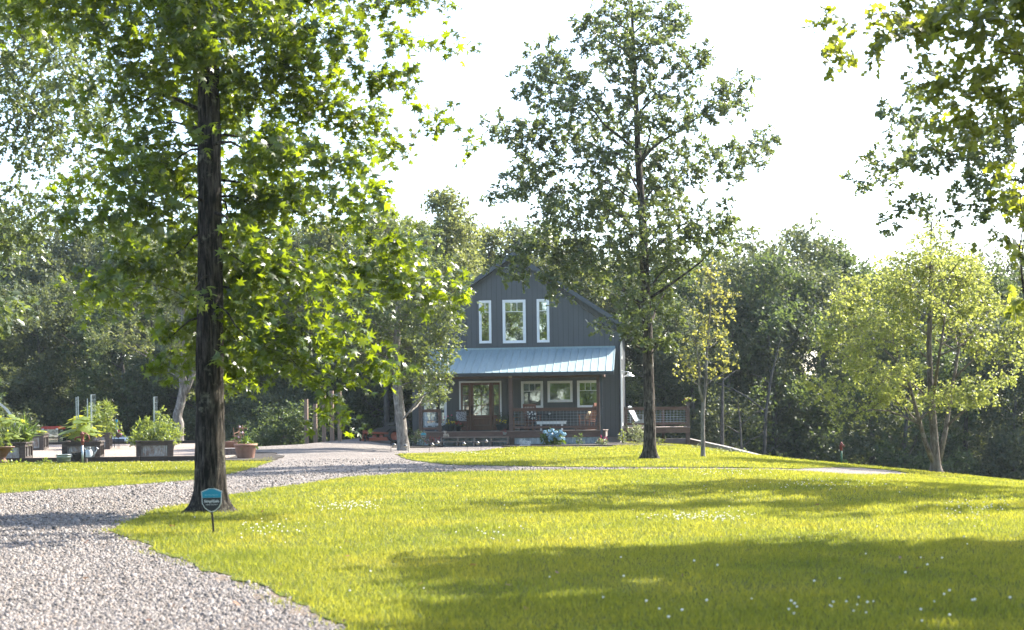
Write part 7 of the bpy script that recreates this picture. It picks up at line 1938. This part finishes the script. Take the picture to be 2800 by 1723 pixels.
# red compact tractor behind the garden
tp_ = P(146, 1200, 69.0)
tk = thing('tractor', 'red cab tractor parked behind the raised garden beds', 'tractor', (tp_[0], 69.0, P(146, 1166, 69.0)[2] - 2.05), math.radians(6))
tt_ = 2.05            # height of the cab roof
M_REDT = mat('tractor_red', (0.42, 0.035, 0.025), .35, var=.08, scale=4)
MB().prism([(-.42, tt_ - .13), (-.40, tt_ - .02), (-.30, tt_), (.30, tt_), (.40, tt_ - .02), (.42, tt_ - .13)], -.75, .75).build('cab_roof', M_REDT, tk)
for sx in (-1, 1):
    for y in (-.62, .62): MB().bar((sx * .40, y, tt_ - .135), (sx * .36, y, .62), .05).build('cab_pillar', M_BLACK, tk)
    MB().box(sx * .33 - .055, sx * .33 + .055, -.775, -.755, tt_ - .16, tt_ - .10).build('work_light', M_WHITEP, tk)
    MB().tube([(sx * .42, -.6, tt_ - .45), (sx * .60, -.62, tt_ - .42)], .014, 6).build('mirror_arm', M_BLACK, tk); MB().obox((sx * .62, -.63, tt_ - .50), .10, .03, .2).build('mirror', M_BLACK, tk)
    MB().prism([(-.5, .55), (-.45, .95), (.2, 1.02), (.55, .85), (.6, .55)], sx * .55 - .12, sx * .55 + .12, 'x').build('fender', M_REDT, tk)
    R_ = None
    for y, rw_, ww in ((.25, .55, .32), (-1.35, .34, .22)):
        t_ = MB().lathe([(rw_ * .5, -ww / 2), (rw_ * .9, -ww / 2), (rw_, -ww * .3), (rw_, ww * .3), (rw_ * .9, ww / 2), (rw_ * .5, ww / 2), (rw_ * .5, -ww / 2)], (sx * .55, y, rw_), 26, Matrix.Rotation(math.radians(90), 4, 'Y')).build('wheel', M_TYRE, tk, True)
        MB().lathe([(0, -ww * .2), (rw_ * .5, -ww * .3), (rw_ * .5, ww * .3), (0, ww * .2)], (sx * .55, y, rw_), 22, Matrix.Rotation(math.radians(90), 4, 'Y')).build('rim', M_ORG, t_, True)
MB().box(-.36, .36, -.60, -.592, .98, tt_ - .14).build('windscreen', glass_mat(), tk); MB().box(-.36, .36, .60, .608, .8, tt_ - .14).build('rear_window', glass_mat(), tk)
MB().prism([(-.5, .96), (-1.7, .86), (-1.86, .72), (-1.86, .45), (-.5, .45)], -.28, .28, 'x').build('bonnet', M_REDT, tk)
MB().box(-.3, .3, -.58, .58, .42, .7).build('cab_floor', M_BLKP, tk); MB().obox((0, .2, .95), .44, .4, .5).build('seat', M_BLKP, tk)
for sx in (-1, 1): MB().box(sx * .2 - .07, sx * .2 + .07, -1.875, -1.862, .60, .70).build('headlight', M_WHITEP, tk)
# white pickup behind the garden
cp_ = P(306, 1200, 71.0)
tc_ = thing('pickup_truck', 'white pickup truck mostly hidden behind the back raised beds', 'truck', (cp_[0], 71.0, P(306, 1192, 71.0)[2] - 1.78), math.radians(14))
M_CARW = mat('white_car_paint', (0.70, 0.72, 0.74), .25, var=.03, scale=3)
MB().prism([(-2.7, .45), (-2.75, .85), (-1.55, 1.02), (.9, 1.02), (2.6, 1.05), (2.65, .5)], -.92, .92, 'x').build('body', M_CARW, tc_)
MB().prism([(-1.55, 1.022), (-.75, 1.70), (.55, 1.76), (.95, 1.022)], -.80, .80, 'x').build('cab', M_CARW, tc_)
MB().add([(-.70, -1.52, 1.08), (.70, -1.52, 1.08), (.62, -.86, 1.64), (-.62, -.86, 1.64)], [(0, 1, 2, 3)]).add([(-.70, -1.53, 1.08), (.70, -1.53, 1.08), (.62, -.87, 1.64), (-.62, -.87, 1.64)], [(0, 1, 2, 3)]).build('windscreen', M_BLKP, tc_)
for sx in (-1, 1):
    MB().prism([(-1.2, 1.08), (-.72, 1.60), (.45, 1.66), (.7, 1.08)], sx * .803, sx * .812, 'x').build('side_window', M_BLKP, tc_)
    MB().obox((sx * 1.03, -1.05, 1.16), .2, .12, .2).build('mirror', M_BLKP, tc_); MB().box(sx * .70 - .15, sx * .70 + .15, -2.77, -2.74, .70, .84).build('headlight', M_WHITEP, tc_)
    for y in (-1.75, 1.65):
        t_ = MB().lathe([(.2, -.12), (.34, -.12), (.38, -.07), (.38, .07), (.34, .12), (.2, .12), (.2, -.12)], (sx * .80, y, .38), 24, Matrix.Rotation(math.radians(90), 4, 'Y')).build('wheel', M_TYRE, tc_, True)
        MB().lathe([(0, -.09), (.2, -.1), (.2, .1), (0, .09)], (sx * .80, y, .38), 20, Matrix.Rotation(math.radians(90), 4, 'Y')).build('rim', M_GALL, t_, True)

rngl = np.random.default_rng(404); C = []
for _ in range(46):
    g = G(rngl.uniform(150, 2750), rngl.uniform(1300, 1715)); C.append((g[0], g[1], g[2] + .035))
C.append(tuple(G(501, 1667) + np.array([0, 0, .02])))
C = np.array(C); V, F = place_leaves(C, np.array([0, 0, 1.0]) + rngl.normal(size=(len(C), 3)) * .4, rngl.normal(size=(len(C), 3)), rngl.uniform(.04, .075, len(C)), 'oakfar')
o = np_mesh('fallen_leaves', V, F, leaf_mat('dry_leaf', (0.12, 0.05, 0.025), (0.26, 0.12, 0.05), (0.2, 0.1, 0.04), .25)); stuff(o); tag(o, 'few dry brown leaves fallen on lawn and gravel', 'leaves')

# ================================================================== HAZE
hz = MB().box(-320, 320, -320, 420, -9.0, 19.0).build('haze', None)
stuff(hz); tag(hz, 'thin pale summer haze filling the air over the yard and woods', 'haze')
hm = bpy.data.materials.new('haze_air'); hm.use_nodes = True
n_, l_ = nodes_of(hm); n_.remove(n_['Principled BSDF'])
pv = n_.new('ShaderNodeVolumePrincipled'); pv.inputs['Color'].default_value = (0.80, 0.95, 1.0, 1); pv.inputs['Density'].default_value = 0.00022; pv.inputs['Anisotropy'].default_value = 0.25
l_.new(pv.outputs['Volume'], n_['Material Output'].inputs['Volume'])
hz.data.materials.clear(); hz.data.materials.append(hm)
